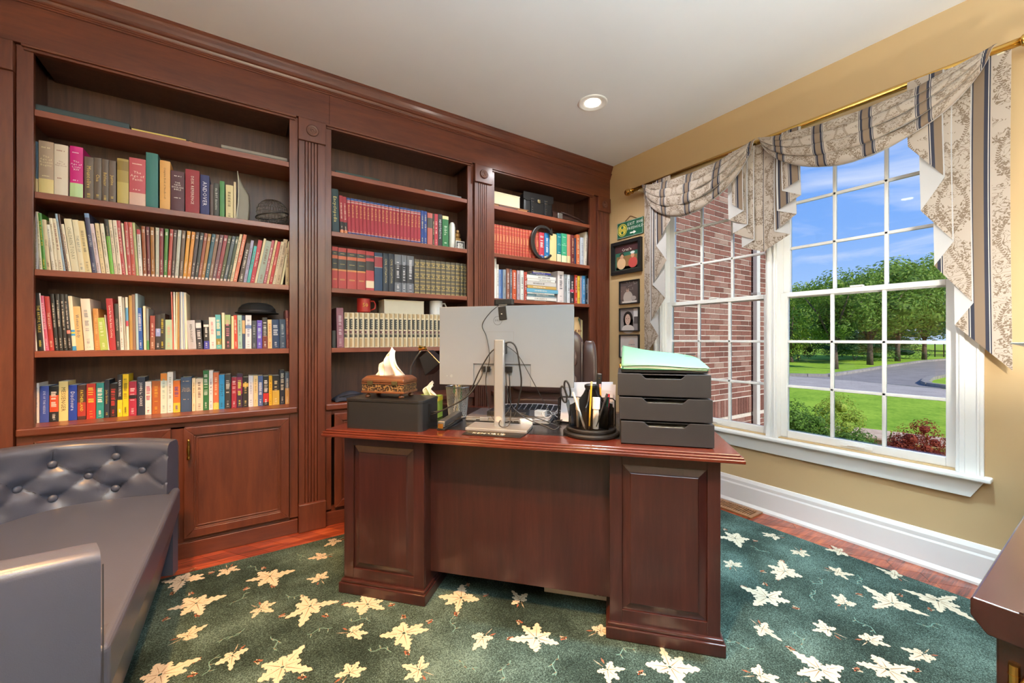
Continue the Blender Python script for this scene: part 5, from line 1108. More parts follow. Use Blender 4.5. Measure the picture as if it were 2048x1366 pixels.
cable('c', [(-0.595, 1.835, Z0+.262), (-0.60, 1.81, Z0+.22), (-0.65, 1.77, Z0+.14), (-0.74, 1.72, Z0+.085), (-0.80, 1.708, Z0+.07)], 0.0032, 'black power cable running from the monitor port to the cable box')
cable('c', [(-0.505, 1.80, Z0+.37), (-0.545, 1.79, Z0+.34), (-0.59, 1.77, Z0+.26), (-0.64, 1.745, Z0+.15), (-0.72, 1.715, Z0+.095), (-0.80, 1.704, Z0+.058)], 0.0032, 'black cable looping from the monitor hinge to the cable box')
cable('c', [(-0.485, 1.795, Z0+.382), (-0.45, 1.80, Z0+.388), (-0.425, 1.80, Z0+.36), (-0.41, 1.80, Z0+.28), (-0.402, 1.80, Z0+.20), (-0.42, 1.80, Z0+.10), (-0.44, 1.81, Z0+.05)], 0.0038, 'thick black cable arching over the right of the monitor pole')
cable('c', [(-0.475, 1.80, Z0+.375), (-0.42, 1.81, Z0+.33), (-0.36, 1.81, Z0+.23), (-0.30, 1.81, Z0+.12), (-0.24, 1.80, Z0+.03), (-0.235, 1.80, Z0+.015)], 0.0016, 'thin black cable running diagonally right across the monitor back')
cable('c', [(-0.483, 1.835, Z0+.25), (-0.475, 1.82, Z0+.18), (-0.45, 1.81, Z0+.10), (-0.40, 1.81, Z0+.06), (-0.33, 1.80, Z0+.05), (-0.25, 1.81, Z0+.02), (-0.22, 1.80, Z0+.014)], 0.0024, 'black cable from the monitor ports toward the pen holder')
cable('c', [(-0.467, 1.832, Z0+.25), (-0.46, 1.82, Z0+.17), (-0.455, 1.80, Z0+.09), (-0.49, 1.745, Z0+.035), (-0.47, 1.72, Z0+.018), (-0.44, 1.73, Z0+.03), (-0.445, 1.78, Z0+.09)], 0.0022, 'black cable looping low around the monitor pole')
cable('c', [(-0.44, 1.80, Z0+.09), (-0.38, 1.80, Z0+.045), (-0.30, 1.79, Z0+.02), (-0.25, 1.77, Z0+.008), (-0.23, 1.79, Z0+.02), (-0.26, 1.83, Z0+.03), (-0.22, 1.83, Z0+.04)], 0.0026, 'tangled black cable beside the pen holder')
# closed laptop, dock, keyboard
t = dthing('laptop', -0.50, 2.03, DZ2, 'closed silver laptop lying behind the monitor stand', 'laptop')
MB().prism(rounded(-0.21, 0.21, -0.13, 0.13, 0.012), 'z', 0.002, 0.014).build('base', M_SIL2, t, bevel=0.002); MB().prism(rounded(-0.21, 0.21, -0.13, 0.13, 0.012), 'z', 0.015, 0.022).build('lid', plain('#a9abb0', 0.25, 0.7), t, bevel=0.002)
for a in (-0.14, -0.11, 0.02, 0.05): MB().box(a-0.012, a+0.012, -0.1306, -0.1295, 0.005, 0.010).build('port', M_BLACK, t)
for a in (-0.11, 0.11): MB().box(a-0.022, a+0.022, -0.134, -0.128, 0.004, 0.022).build('hinge', M_SIL, t, bevel=0.002)
tag(MB().box(-0.10, 0.10, -0.045, 0.045, 0, 0.022).build('docking_station', plain('#1f2124', 0.35), None, bevel=0.003, loc=dw(-0.51, 1.985, DZ2+0.0225)), 'flat black docking station lying on the closed laptop', 'dock').rotation_euler = (0, 0, DA)
t = dthing('keyboard', -0.42, 2.262, DZ2, 'curved dark keyboard at the back of the desk', 'keyboard')
m = MB().grid(lambda a, b: ((a-0.5)*0.46, (b-0.5)*0.14 + 0.02*math.cos((a-0.5)*3), 0.006 + 0.02*b*math.cos((a-0.5)*2)), 24, 3); o = m.build('case', plain('#b4b4bc', 0.35), t, fix=False); s_ = o.modifiers.new('thick', 'SOLIDIFY'); s_.thickness = 0.006
m = MB()
for r_ in range(4):
    for k in range(14):
        a = (k+0.5)/14; x = (a-0.5)*0.43; y = -0.045 + r_*0.027 + 0.02*math.cos((a-0.5)*3); z = 0.006 + 0.02*((y+0.05)/0.14)*math.cos((a-0.5)*2)
        m.box(x-0.0125, x+0.0125, y-0.011, y+0.011, z, z+0.006)
o = m.build('keys', plain('#2b2c33', 0.4), t); o['kind'] = 'stuff'
# glasses-like clear case and white adapters
tag(MB().prism(rounded(-0.03, 0.03, -0.022, 0.022, 0.008), 'z', 0, 0.028).build('power_adapter', plain('#eeeeee', 0.35), None, bevel=0.004, loc=dw(-0.395, 1.868, DZ2)), 'white power adapter to the right of the monitor pole', 'adapter').rotation_euler = (0, 0, DA+0.3)
tag(MB().prism(rounded(-0.028, 0.028, -0.02, 0.02, 0.006), 'z', 0, 0.03).build('power_adapter', plain('#e8e6e4', 0.35), None, bevel=0.004, loc=dw(-0.345, 1.985, DZ2+0.0225)), 'white power adapter resting on the right side of the laptop', 'adapter').rotation_euler = (0, 0, DA-0.2)
t = dthing('eyeglasses', -0.28, 1.96, DZ2+0.022, 'folded clear reading glasses lying on the laptop edge', 'glasses', 0.4)
for sx in (-0.03, 0.03): MB().tube([(sx+0.022*math.cos(2*PI*i/16), 0.0, 0.02+0.017*math.sin(2*PI*i/16)) for i in range(16)], 0.0016, 5, close=True).build('lens_rim', plain('#dfe2e6', 0.2), t)
m = MB().tube([(-0.008, 0, 0.024), (0.008, 0, 0.024)], 0.0015, 5); m.build('bridge', plain('#dfe2e6', 0.2), t)
for sx in (-1, 1): MB().tube([(sx*0.052, 0, 0.024), (sx*0.05, 0.05, 0.015), (sx*0.0, 0.06, 0.003)], 0.0015, 5).build('temple', plain('#dfe2e6', 0.2), t)
# name plate
t = dthing('name_plate', -0.49, 1.650, DZ2-0.001, 'black desk name plate with white lettering in front of the monitor', 'name plate', 0.0)
MB().prism([(-0.13, -0.03), (0.125, -0.03), (0.135, 0.035), (-0.13, 0.035)], 'z', 0, 0.004).build('plate', M_BLACK, t, bevel=0.001)
m = MB(); put_text(m, 'KEN URUE', (-0.02, -0.002, 0.0045), (1, 0, 0), (0, 1, 0), 0.028); m.build('lettering', M_PAPER, t, fix=False)
# stapler
t = dthing('stapler', -0.742, 1.80, DZ2, 'long black and chrome stapler beside the cable box', 'stapler', R(2))
MB().box(-0.019, 0.019, -0.13, 0.12, 0, 0.010).build('base', M_BLACK, t, bevel=0.003); MB().box(-0.016, 0.016, -0.125, 0.10, 0.012, 0.026).build('magazine', M_CHROME, t, bevel=0.002)
MB().prism([(-0.132, 0.014), (0.12, 0.022), (0.11, 0.046), (-0.125, 0.040)], 'x', -0.017, 0.017).build('handle', plain('#3a3c40', 0.3), t, bevel=0.004)
MB().box(-0.012, 0.012, -0.1335, -0.131, 0.010, 0.03).build('front_plate', M_BRASS, t, bevel=0.001)
# wire mesh cup
t = dthing('mesh_cup', -0.78, 1.98, DZ2, 'silver wire mesh cup holding green and white papers', 'cup')
m = MB(); nn = 40
for k in range(nn):
    for sg in (1, -1):
        a0 = 2*PI*k/nn; pts = [((0.046+0.014*h)*math.cos(a0+sg*h*1.3), (0.046+0.014*h)*math.sin(a0+sg*h*1.3), 0.005+0.15*h) for h in [i/5 for i in range(6)]]
        m.tube(pts, 0.0009, 4)
o = m.build('mesh', plain('#c2c6cc', 0.3, 0.8), t); o['kind'] = 'stuff'
m = MB().tube([(0.0605*math.cos(2*PI*i/28), 0.0605*math.sin(2*PI*i/28), 0.157) for i in range(28)], 0.0032, 6, close=True); m.tube([(0.047*math.cos(2*PI*i/28), 0.047*math.sin(2*PI*i/28), 0.004) for i in range(28)], 0.003, 6, close=True); m.build('rim', plain('#aeb4ba', 0.25, 0.8), t, smooth=True)
for i, (hx, a) in enumerate((('#3f8a5c', 0.2), ('#e8e6de', 1.4), ('#d8cfa8', 2.4), ('#5c6068', 3.6), ('#eeeeea', 5.0))):
    M_ = Matrix.Rotation(a, 4, 'Z') @ Matrix.Rotation(R(7), 4, 'X'); m = MB(); m.tbox(M_, -0.022, 0.022, 0.010, 0.016, 0.012, 0.155+0.006*i); m.build('paper_slip', plain(hx, 0.7), t)
# pen carousel
t = dthing('pen_holder', -0.09, 1.765, DZ2, 'round black rotating pen organizer with clear front compartments', 'pen holder')
MB().lathe([(0.115, 0), (0.118, 0.004), (0.118, 0.012), (0.112, 0.017), (0.105, 0.018)], n=40).build('base', M_BLACK, t, smooth=False, bevel=0.001)
MB().lathe([(0.102, 0.018), (0.104, 0.022), (0.104, 0.03), (0.098, 0.034)], n=40).build('turntable', M_BLACK, t, bevel=0.001)
m = MB().lathe([(0.016, 0.034), (0.016, 0.185), (0.024, 0.19), (0.028, 0.2), (0.028, 0.208), (0.02, 0.212)], n=20); m.build('centre_post', M_BLACK, t)
for k in range(6):
    a = 2*PI*k/6 + 0.35; M_ = Matrix.Rotation(a, 4, 'Z'); m = MB()
    prof = [(0.012, 0.034), (0.094, 0.034), (0.094, 0.125), (0.08, 0.13), (0.055, 0.145), (0.035, 0.17), (0.025, 0.19), (0.012, 0.19)]
    vs = [M_ @ Vector((x, -0.002, z)) for x, z in prof] + [M_ @ Vector((x, 0.002, z)) for x, z in prof]; n = len(prof)
    m.add(vs, [tuple(range(n))[::-1], tuple(range(n, 2*n))] + [(i, (i+1) % n, n+(i+1) % n, n+i) for i in range(n)]); m.build('divider', M_BLACK, t)
m = MB(); nq = 36
m.grid(lambda a, b: (0.0955*math.cos(2*PI*a), 0.0955*math.sin(2*PI*a), 0.034 + 0.078*b), nq, 1); m.build('clear_front', M_CLEAR, t, fix=False, smooth=True)
HOLD = (-0.09, 1.765, DZ2+0.034)
def stick(name, du, dv, tu, tv, ln, r, hx, label, cat, cap=None, tip=None):
    a = Vector((HOLD[0]+du, HOLD[1]+dv, HOLD[2]+0.004)); b = a + Vector((tu, tv, 1)).normalized()*ln
    pa, pb = Vector(dw(*a)), Vector(dw(*b)); d = (pb-pa)/ln
    o = MB().cyl(pa + d*(0.012 if tip else 0), pb, r, n=8).build(name, plain(hx, 0.4)); tag(o, label, cat, 'pens and tools in the organizer')
    inv = None
    if tip: MB().cyl(pa, pa + d*0.012, r*0.2, r, n=8).build('tip', plain(tip, 0.5), o)
    if cap: MB().cyl(pb - d*ln*cap[1], pb + d*0.002, r*1.25, n=8).build('cap', plain(cap[0], 0.4), o)
    return o
stick('pencil', -0.004, -0.080, 0.05, 0.07, 0.19, 0.0036, '#e0a52c', 'yellow pencil standing at the front centre of the pen organizer', 'pencil', ('#c8b088', 0.08), '#4a3020')
stick('pencil', 0.045, 0.02, -0.05, 0.05, 0.17, 0.0036, '#e09a30', 'orange pencil standing behind the comb in the pen organizer', 'pencil', ('#d0a0a0', 0.07), '#4a3020')
stick('pen', -0.02, -0.085, -0.34, 0.10, 0.155, 0.0045, '#e8e4dc', 'white pen leaning left in the pen organizer', 'pen', None, '#c8c8c8')
stick('pen', 0.02, -0.082, 0.34, 0.22, 0.15, 0.0042, '#262628', 'black pen leaning right in the pen organizer', 'pen', ('#383840', 0.2), '#c0a040')
stick('pen', 0.06, -0.045, 0.08, 0.05, 0.125, 0.0045, '#1d5c4c', 'dark green pen at the right of the pen organizer', 'pen', ('#123c34', 0.3))
stick('pen', 0.066, -0.03, 0.05, 0.12, 0.135, 0.0045, '#b42c44', 'red capped pen at the right of the pen organizer', 'pen', ('#c83048', 0.35))
stick('correction_pen', 0.022, -0.072, 0.02, 0.06, 0.125, 0.0125, '#dcdcdc', 'white correction pen standing in the middle of the organizer', 'correction pen', ('#f0f0ee', 0.36))
stick('pen', -0.05, -0.06, -0.04, 0.1, 0.12, 0.006, '#8a8070', 'brown marker in the left compartment of the organizer', 'marker', ('#b0a490', 0.4))
t = dthing('scissors', -0.165, 1.735, DZ2+0.038, 'black handled scissors standing in the left of the organizer', 'scissors')
M_ = Matrix.Rotation(R(-12), 4, 'Y')
m = MB(); m.tbox(M_, -0.008, 0.008, -0.0015, 0.0015, 0.0, 0.11); m.build('blades', plain('#6c86a8', 0.2, 0.8), t)
for s_ in (-1, 1):
    m = MB().tube([tuple(M_ @ Vector((s_*0.010 + 0.011*math.cos(2*PI*i/18), 0, 0.145 + 0.035*math.sin(2*PI*i/18) + 0.01*s_))) for i in range(18)], 0.0042, 6, close=True); m.build('handle', M_BLACK, t, smooth=True)
t = dthing('comb', -0.062, 1.80, DZ2+0.14, 'black flat hair brush handle standing behind the organizer post', 'brush')
M_ = Matrix.Rotation(R(3), 4, 'Y'); m = MB(); m.tbox(M_, -0.011, 0.011, -0.004, 0.004, -0.10, 0.115); m.build('handle', M_BLACK, t, bevel=0.004); m = MB().cyl((0.005, -0.0045, 0.095), (0.005, 0.0045, 0.095), 0.003, n=8); m.build('hole', M_CHROME, t)
# file sorter with white papers behind
t = dthing('paper_sorter', -0.12, 2.0, DZ2, 'black wire file sorter full of white papers behind the pen organizer', 'paper sorter')
m = MB()
for yy in (-0.07, 0.0, 0.07):
    m.tube([(-0.13, yy, 0.0), (-0.13, yy, 0.12), (-0.118, yy, 0.13), (0.118, yy, 0.13), (0.13, yy, 0.12), (0.13, yy, 0.0)], 0.004, 6)
m.tube([(-0.13, -0.07, 0.004), (-0.13, 0.07, 0.004)], 0.004, 6); m.tube([(0.13, -0.07, 0.004), (0.13, 0.07, 0.004)], 0.004, 6); m.build('wire_frame', M_BLACK, t)
for i in range(6): 
    m = MB(); M_ = Matrix.Rotation(R(3-i), 4, 'Y') @ Matrix.Rotation(R(-3), 4, 'X'); yy = -0.055 + 0.02*i; x0 = -0.125 + 0.008*(i % 3); x1 = 0.115 + 0.006*((i*2) % 4)
    m.tbox(M_, x0, x1, yy, yy+0.004, 0.003, 0.165 + 0.009*((i*3) % 4)); m.build('paper_stack', plain('#eceaf0', 0.8, var=0.02), t)
# three stacked letter trays with a green folder on top
TRAYL = ['bottom dark grey letter tray drawer standing on the desk', 'middle dark grey letter tray drawer of the stack on the desk', 'top dark grey letter tray drawer under the green folder']
for k in range(3):
    z0 = DZ2 - 0.0005 + k*0.0915; sh = (0.006, 0.002, -0.002)[k]
    t = dthing('letter_tray', 0.19+sh, 1.80, z0, TRAYL[k], 'letter tray', R(-0.6*k), 'stacked letter trays')
    mt = plain('#28272a', 0.5, bump=0.1, bscale=600)
    w = 0.166; m = MB(); m.box(-w, -w+0.004, -0.165, 0.165, 0.003, 0.085); m.box(w-0.004, w, -0.165, 0.165, 0.003, 0.085); m.box(-w, w, -0.165, 0.165, 0.003, 0.007); m.box(-w, w, 0.161, 0.165, 0.003, 0.085); m.box(-w, w, -0.16, 0.165, 0.083, 0.0865); m.build('shell', mt, t, bevel=0.0015)
    fr = [(-w, 0.003), (w, 0.003), (w, 0.0885), (0.082, 0.0885), (0.062, 0.070), (-0.062, 0.070), (-0.082, 0.0885), (-w, 0.0885)]
    m = MB().prism(fr, 'y', -0.171, -0.165); m.build('drawer_front', mt, t, bevel=0.0015)
    m = MB().box(-0.15, 0.15, -0.155, 0.15, 0.0075, 0.068); m.build('paper_stack', plain('#c9c6bc', 0.8), t)
    for sx in (-0.15, 0.15):
        for sy in (-0.14, 0.14): MB().cyl((sx, sy, 0), (sx, sy, 0.0031), 0.006, n=8).build('foot', M_BLACK, t)
zf = DZ2 + 3*0.0915
tag(MB().box(-0.155, 0.155, -0.15, 0.15, 0, 0.012).build('flat_tray', plain('#333335', 0.5), None, bevel=0.002, loc=dw(0.19, 1.80, zf)), 'flat black tray insert under the green folder', 'tray').rotation_euler = (0, 0, DA)
t = dthing('green_folder', 0.19, 1.79, zf+0.0125, 'mint green folder bulging with papers on top of the letter trays', 'folder')
gm = plain('#648c6c', 0.6, bump=0.15, bscale=60)
def ftop(a, b):
    x = -0.158 + 0.316*a; y = -0.15 + 0.29*b
    z = 0.012 + (0.052*(1-a)**0.8 + 0.022)*min(1, (b*1.15))**0.75 + 0.004*math.sin(a*5+b*3)
    return (x + 0.012*b*(1-a), y, z)
o = MB().grid(ftop, 24, 16).build('cover', gm, t, smooth=True, fix=False); s_ = o.modifiers.new('thick', 'SOLIDIFY'); s_.thickness = 0.0012
MB().box(-0.157, 0.157, -0.15, 0.14, 0.0, 0.0015).build('back_cover', plain('#3f9468', 0.6), t)
m = MB().grid(lambda a, b: (-0.150 + 0.30*a, -0.146 + 0.28*b, ftop(a, b)[2]*0.93 - 0.002), 16, 10); o = m.build('paper_stack', plain('#e4e2d4', 0.8), t, fix=False); s_ = o.modifiers.new('thick', 'SOLIDIFY'); s_.thickness = 0.01; s_.offset = -1
MB().tube([(-0.16, -0.147, 0.004), (-0.162, -0.147, 0.016), (-0.158, -0.1, 0.022)], 0.004, 6).build('gold_clip', M_BRASS, t)
m = MB().box(0.112, 0.150, 0.07, 0.082, 0.050, 0.054); m.build('binder_clip', M_BLACK, t, bevel=0.001)
# carton standing on the floor under the desk
t = dthing('carton', -0.165, 1.86, 0.013, 'white shipping carton on the rug under the desk', 'carton')
MB().box(-0.135, 0.150, -0.045, 0.20, 0, 0.115).build('body', plain('#d9d7d6', 0.6), t, bevel=0.001)
m = MB(); put_text(m, 'Box 1 of 1', (-0.0, -0.0455, 0.073), (1, 0, 0), (0, 0, 1), 0.013); m.build('print', M_BLACK, t, fix=False); rk = random.Random(4)
for q in ((-0.105, 0.024, 0.012, 0.014), (-0.08, 0.024, 0.022, 0.009), (0.09, 0.02, 0.012, 0.014), (0.122, 0.02, 0.03, 0.009)):
    m = MB(); put_marks(m, q[0], -0.0455, q[1], q[2], q[3], rk, True); m.build('print', M_BLACK, t, fix=False)
# two cords hanging off the left edge of the desk
cable('c', [(-1.225, 1.90, DZ-0.035), (-1.245, 1.90, 0.68), (-1.25, 1.90, 0.58), (-1.235, 1.90, 0.45), (-1.205, 1.90, 0.28), (-1.20, 1.93, 0.10), (-1.22, 1.98, 0.018)], 0.0045, 'thick black cord hanging below the left edge of the desk')
cable('c', [(-1.215, 1.92, DZ-0.035), (-1.24, 1.92, 0.66), (-1.235, 1.92, 0.55), (-1.205, 1.92, 0.46), (-1.20, 1.95, 0.30), (-1.20, 2.0, 0.10), (-1.21, 2.05, 0.018)], 0.0035, 'thinner black cord hanging below the left edge of the desk')
# ------------------------------------------------------------------ tub sofa
def spline(P, n):
    P = [Vector(p) for p in P]; out = []
    for i in range(len(P)-1):
        p0, p1, p2, p3 = P[max(i-1, 0)], P[i], P[i+1], P[min(i+2, len(P)-1)]
        for k in range(n):
            s = k/n; out.append(0.5*((2*p1) + (p2-p0)*s + (2*p0-5*p1+4*p2-p3)*s*s + (3*p1-p0-3*p2+p3)*s**3))
    out.append(P[-1]); return out
sofa = empty('tub_sofa', (-0.6, 1.88, 0.0), 0, 'slate grey leather tub sofa with button tufted back', 'sofa')
inner = spline([(-0.302, 2.405), (-0.45, 2.450), (-0.63, 2.455), (-0.775, 2.36), (-0.86, 2.16), (-0.885, 1.88), (-0.86, 1.60), (-0.775, 1.40), (-0.63, 1.305), (-0.45, 1.305), (-0.302, 1.352)], 22)
NS = len(inner)-1
acc = [0.0]
for i in range(NS): acc.append(acc[-1] + (inner[i+1]-inner[i]).length)
LEN = acc[-1]
nrm = []
for i in range(NS+1):
    d = (inner[min(i+1, NS)] - inner[max(i-1, 0)]).normalized(); nrm.append(Vector((-d.y, d.x)))     # towards the outside: left of travel is +? fixed below
ctr = Vector((-0.45, 1.88))
nrm = [n if (inner[i]-ctr).dot(n) > 0 else -n for i, n in enumerate(nrm)]
BUT = []
sp = 0.178
rowz = [0.487, 0.555, 0.628]
nb = int(LEN/sp)
for r_ in range(3):
    s = 0.105 + (sp/2 if r_ % 2 == 0 else 0)
    while s < LEN-0.06: BUT.append((s, rowz[r_])); s += sp
def top_z(s): return 0.676 + 0.060*math.sin(PI*min(1, max(0, s/LEN)))**0.8
def tuft(s, z):
    d = 0.0
    dep = 0.0
    for bs, bz in BUT:
        q = ((s-bs)/0.040)**2 + ((z-bz)/0.034)**2
        if q < 9: dep = max(dep, math.exp(-q))
    # seams on the diamond lattice
    a = (s-0.105)/sp; b = (z-rowz[1])/0.0705
    e1 = abs(((a*2 + b + 0.0) % 2.0) - 1.0); e2 = abs(((a*2 - b + 0.0) % 2.0) - 1.0)
    inside = 1.0 if 0.487 < z < 0.628 else 0.0
    seam = inside*max(math.exp(-((1-e1)/0.10)**2), math.exp(-((1-e2)/0.10)**2))
    up = 0.0
    if z >= 0.628:
        for bs, bz in BUT:
            if bz > 0.6: up = max(up, math.exp(-((s-bs)/0.007)**2))
    return 0.026*dep + 0.008*seam + 0.005*up
def pt(i, off, z): p = inner[i] + nrm[i]*off; return (p.x+0.6, p.y-1.88, z)
m = MB(); NP = 0; rings = []
for i in range(NS+1):
    s = acc[i]; tz = top_z(s); ring = []
    for k in range(31):
        z = 0.36 + (tz-0.025-0.36)*k/30; ring.append(pt(i, tuft(s, z)+0.012*(0.5-k/30)*-1, z))
    for k in range(1, 9):
        a = PI*k/8*0.5; ring.append(pt(i, 0.008 + 0.028*(1-math.cos(a)), tz-0.025+0.025*math.sin(a)))
    for k in range(1, 9):
        a = PI*k/8*0.5; ring.append(pt(i, 0.074 + 0.022*math.sin(a), tz-0.025*(1-math.cos(a))))
    for z in (tz-0.12, 0.3, 0.05): ring.append(pt(i, 0.096, z))
    for z in (0.05, 0.36): ring.append(pt(i, 0.05, z)) 
    rings.append(ring)
m.loops(rings, close=True, cap=True); o = m.build('backrest', M_SOFA, sofa, smooth=True); smooth_by_angle(o, 50)
bm_ = MB().sphere((0, 0, 0), 0.0155, 12, 8, (1, 1, 0.62)).mesh('button', [M_SOFA], smooth=True)
for bs, bz in BUT:
    i = min(range(NS+1), key=lambda k: abs(acc[k]-bs)); p = pt(i, tuft(bs, bz)-0.006, bz); n = nrm[i]
    b = inst(bm_, 'button', sofa, p); b.rotation_euler = Vector((n.x, n.y, 0)).to_track_quat('Z', 'Y').to_euler()
M_SEAM = plain('#23252e', 0.6)
def on_path(sv, z, off=-0.0012):
    i = min(range(NS+1), key=lambda k: abs(acc[k]-sv)); return pt(i, tuft(acc[i], z)+off+0.012*((z-0.36)/0.3-0.5), z)
for bs, bz in BUT:
    for cs, cz in BUT:
        if cz > bz and abs(abs(cs-bs)-sp/2) < 0.01 and cz-bz < 0.09:
            MB().tube([on_path(bs+(cs-bs)*q/10, bz+(cz-bz)*q/10) for q in range(1, 10)], 0.0011, 4).build('seam', M_SEAM, sofa)
    if bz > 0.6: MB().tube([on_path(bs, bz+(top_z(bs)-0.03-bz)*q/5) for q in range(1, 6)], 0.0011, 4).build('seam', M_SEAM, sofa)
sp_ = [p - nrm[i]*0.004 for i, p in enumerate(inner)][4:-4:3]
front = [(-0.262, 1.37), (-0.262, 2.39)]
poly = [(p.x+0.6, p.y-1.88) for p in sp_]; poly = [(-0.262+0.6, 2.475-1.88), (-0.2985+0.6, 2.475-1.88), (-0.2985+0.6, 2.398-1.88)] + poly + [(-0.2985+0.6, 1.358-1.88), (-0.2985+0.6, 1.28-1.88), (-0.262+0.6, 1.28-1.88)]
MB().prism(poly, 'z', 0.335, 0.452).build('seat_cushion', M_SOFA, sofa, bevel=0.022, seg=4, angle=60)
m = MB(); base = [(-0.268+0.6, 2.47-1.88), (-0.62+0.6, 2.53-1.88), (-0.86+0.6, 2.4-1.88), (-0.97+0.6, 1.88-1.88), (-0.86+0.6, 1.36-1.88), (-0.62+0.6, 1.23-1.88), (-0.268+0.6, 1.285-1.88)]
lowb = [(x*0.92 - 0.035 if x > 0.2 else x*0.95, y*0.94) for x, y in base]
m.loops([[(x, y, 0.05) for x, y in lowb], [(x, y, 0.336) for x, y in base]]); m.build('base_frame', M_SOFA, sofa, bevel=0.006)
for x, y in ((0.22, 0.48), (0.22, -0.48), (-0.2, 0.42), (-0.2, -0.42)): MB().cyl((x, y, 0.0125), (x, y, 0.055), 0.018, 0.025, n=12).build('foot', M_BLACK, sofa)
for i0 in (0, NS):
    tz = top_z(acc[i0]); m = MB(); st = []
    for k in range(24): z = 0.20 + (tz-0.03-0.20)*k/23; st.append(pt(i0, 0.092, z))
    p0 = [(x+0.004, y, z) for x, y, z in st]; m.tube(p0, 0.0016, 4)
    m.build('stitching', plain('#2c2e34', 0.6), sofa)

# ------------------------------------------------------------------ leather desk chair behind the desk
ch = dthing('desk_chair', -0.42, 2.50, 0.0125, 'brown leather executive chair behind the desk', 'chair')
def puff(x0, x1, y0, y1, z0, z1, e=0.35, n=16):
    m = MB(); cx, cy, cz = (x0+x1)/2, (y0+y1)/2, (z0+z1)/2; rx, ry, rz = (x1-x0)/2, (y1-y0)/2, (z1-z0)/2
    sg = lambda v, p: math.copysign(abs(v)**p, v); rings = []
    for j in range(1, n):
        t = PI*j/n - PI/2; ring = []
        for i in range(2*n):
            a = 2*PI*i/(2*n); ring.append((cx + rx*sg(math.cos(t), e)*sg(math.cos(a), e), cy + ry*sg(math.cos(t), e)*sg(math.sin(a), e), cz + rz*sg(math.sin(t), e)))
        rings.append(ring)
    return m.loops(rings)
puff(-0.27, 0.27, -0.36, 0.10, 0.42, 0.54, 0.4).build('seat', M_CHAIR, ch, smooth=True)
puff(-0.25, 0.25, 0.03, 0.15, 0.50, 1.20, 0.35).build('backrest', M_CHAIR, ch, smooth=True)
for s_ in (-1, 1): puff(s_*0.28-0.045, s_*0.28+0.045, 0.0, 0.13, 0.56, 1.13, 0.5).build('side_bolster', M_CHAIR, ch, smooth=True)
for zz in (0.70, 0.87, 1.02): puff(-0.21, 0.21, -0.005, 0.06, zz-0.07, zz+0.07, 0.5).build('back_cushion', M_CHAIR, ch, smooth=True)
MB().tube([(-0.236, 0.028, 0.62+0.5*i/12) for i in range(13)], 0.002, 5).build('piping', plain('#c8b8a8', 0.5), ch); MB().tube([(0.236, 0.028, 0.62+0.5*i/12) for i in range(13)], 0.002, 5).build('piping', plain('#c8b8a8', 0.5), ch)
for s_ in (-1, 1):
    puff(s_*0.30-0.035, s_*0.30+0.035, -0.27, 0.03, 0.62, 0.67, 0.5).build('armrest', M_CHAIR, ch, smooth=True); MB().tube([(s_*0.30, -0.16, 0.63), (s_*0.31, -0.14, 0.52), (s_*0.25, -0.1, 0.45)], 0.014, 8).build('arm_support', M_BLACK, ch, smooth=True)
MB().cyl((0, -0.12, 0.10), (0, -0.12, 0.43), 0.028, n=16).build('gas_lift', M_BLACK, ch)
for k in range(5):
    a = 2*PI*k/5; p = (0.28*math.cos(a), -0.12+0.28*math.sin(a)); MB().tube([(0, -0.12, 0.11), (p[0]*0.6, -0.12+(p[1]+0.12)*0.6, 0.09), (p[0], p[1], 0.06)], [0.022, 0.018, 0.012], 8).build('base_leg', M_BLACK, ch, smooth=True)
    MB().cyl((p[0]-0.012, p[1], 0.027), (p[0]+0.012, p[1], 0.027), 0.027, n=14).build('caster', M_BLACK, ch)

# ------------------------------------------------------------------ chest in the right foreground
t = empty('mahogany_chest', (1.6, -0.15, 0), 0, 'polished mahogany cabinet with brass hinges in the right foreground', 'cabinet')
def cpt(mb, name, mat, bevel=0.0): mb.v = [(x-1.6, y+0.15, z) for x, y, z in mb.v]; return mb.build(name, mat, t, bevel=bevel)
cpt(MB().box(0.955, 2.60, -0.42, 0.085, 0.0125, 0.718), 'body', W_CHEST, 0.003)
mtop = [(-0.44, 0.750), (0.140, 0.750), (0.142, 0.746), (0.142, 0.722), (0.128, 0.704), (0.124, 0.700), (0.085, 0.700), (0.085, 0.718), (-0.44, 0.718)]
cpt(MB().prism(mtop, 'x', 0.943, 2.62), 'top', W_CHEST, 0.002)
cpt(MB().box(0.943, 2.62, 0.090, 0.094, 0.7495, 0.7525), 'top_bead', W_CHEST)
for x0, x1 in ((0.96, 1.77), (1.775, 2.595)):
    d = MB(); d.box(x0, x1, 0.088, 0.118, 0.05, 0.697); dd = cpt(d, 'door', W_CHEST, 0.003)
hg = MB().cyl((0.957, 0.100, 0.60), (0.957, 0.100, 0.665), 0.006, n=12)
for zz in (0.605, 0.62, 0.635, 0.65): hg.cyl((0.957, 0.1, zz), (0.957, 0.1, zz+0.001), 0.0066, n=12)
cpt(hg, 'hinge_pin', M_BRASS)
cpt(MB().prism([(0.062, 0.595), (0.094, 0.595), (0.094, 0.645), (0.088, 0.66), (0.08, 0.668), (0.07, 0.66), (0.062, 0.645)], 'x', 0.951, 0.9552), 'hinge_leaf', M_BRASS, 0.001)
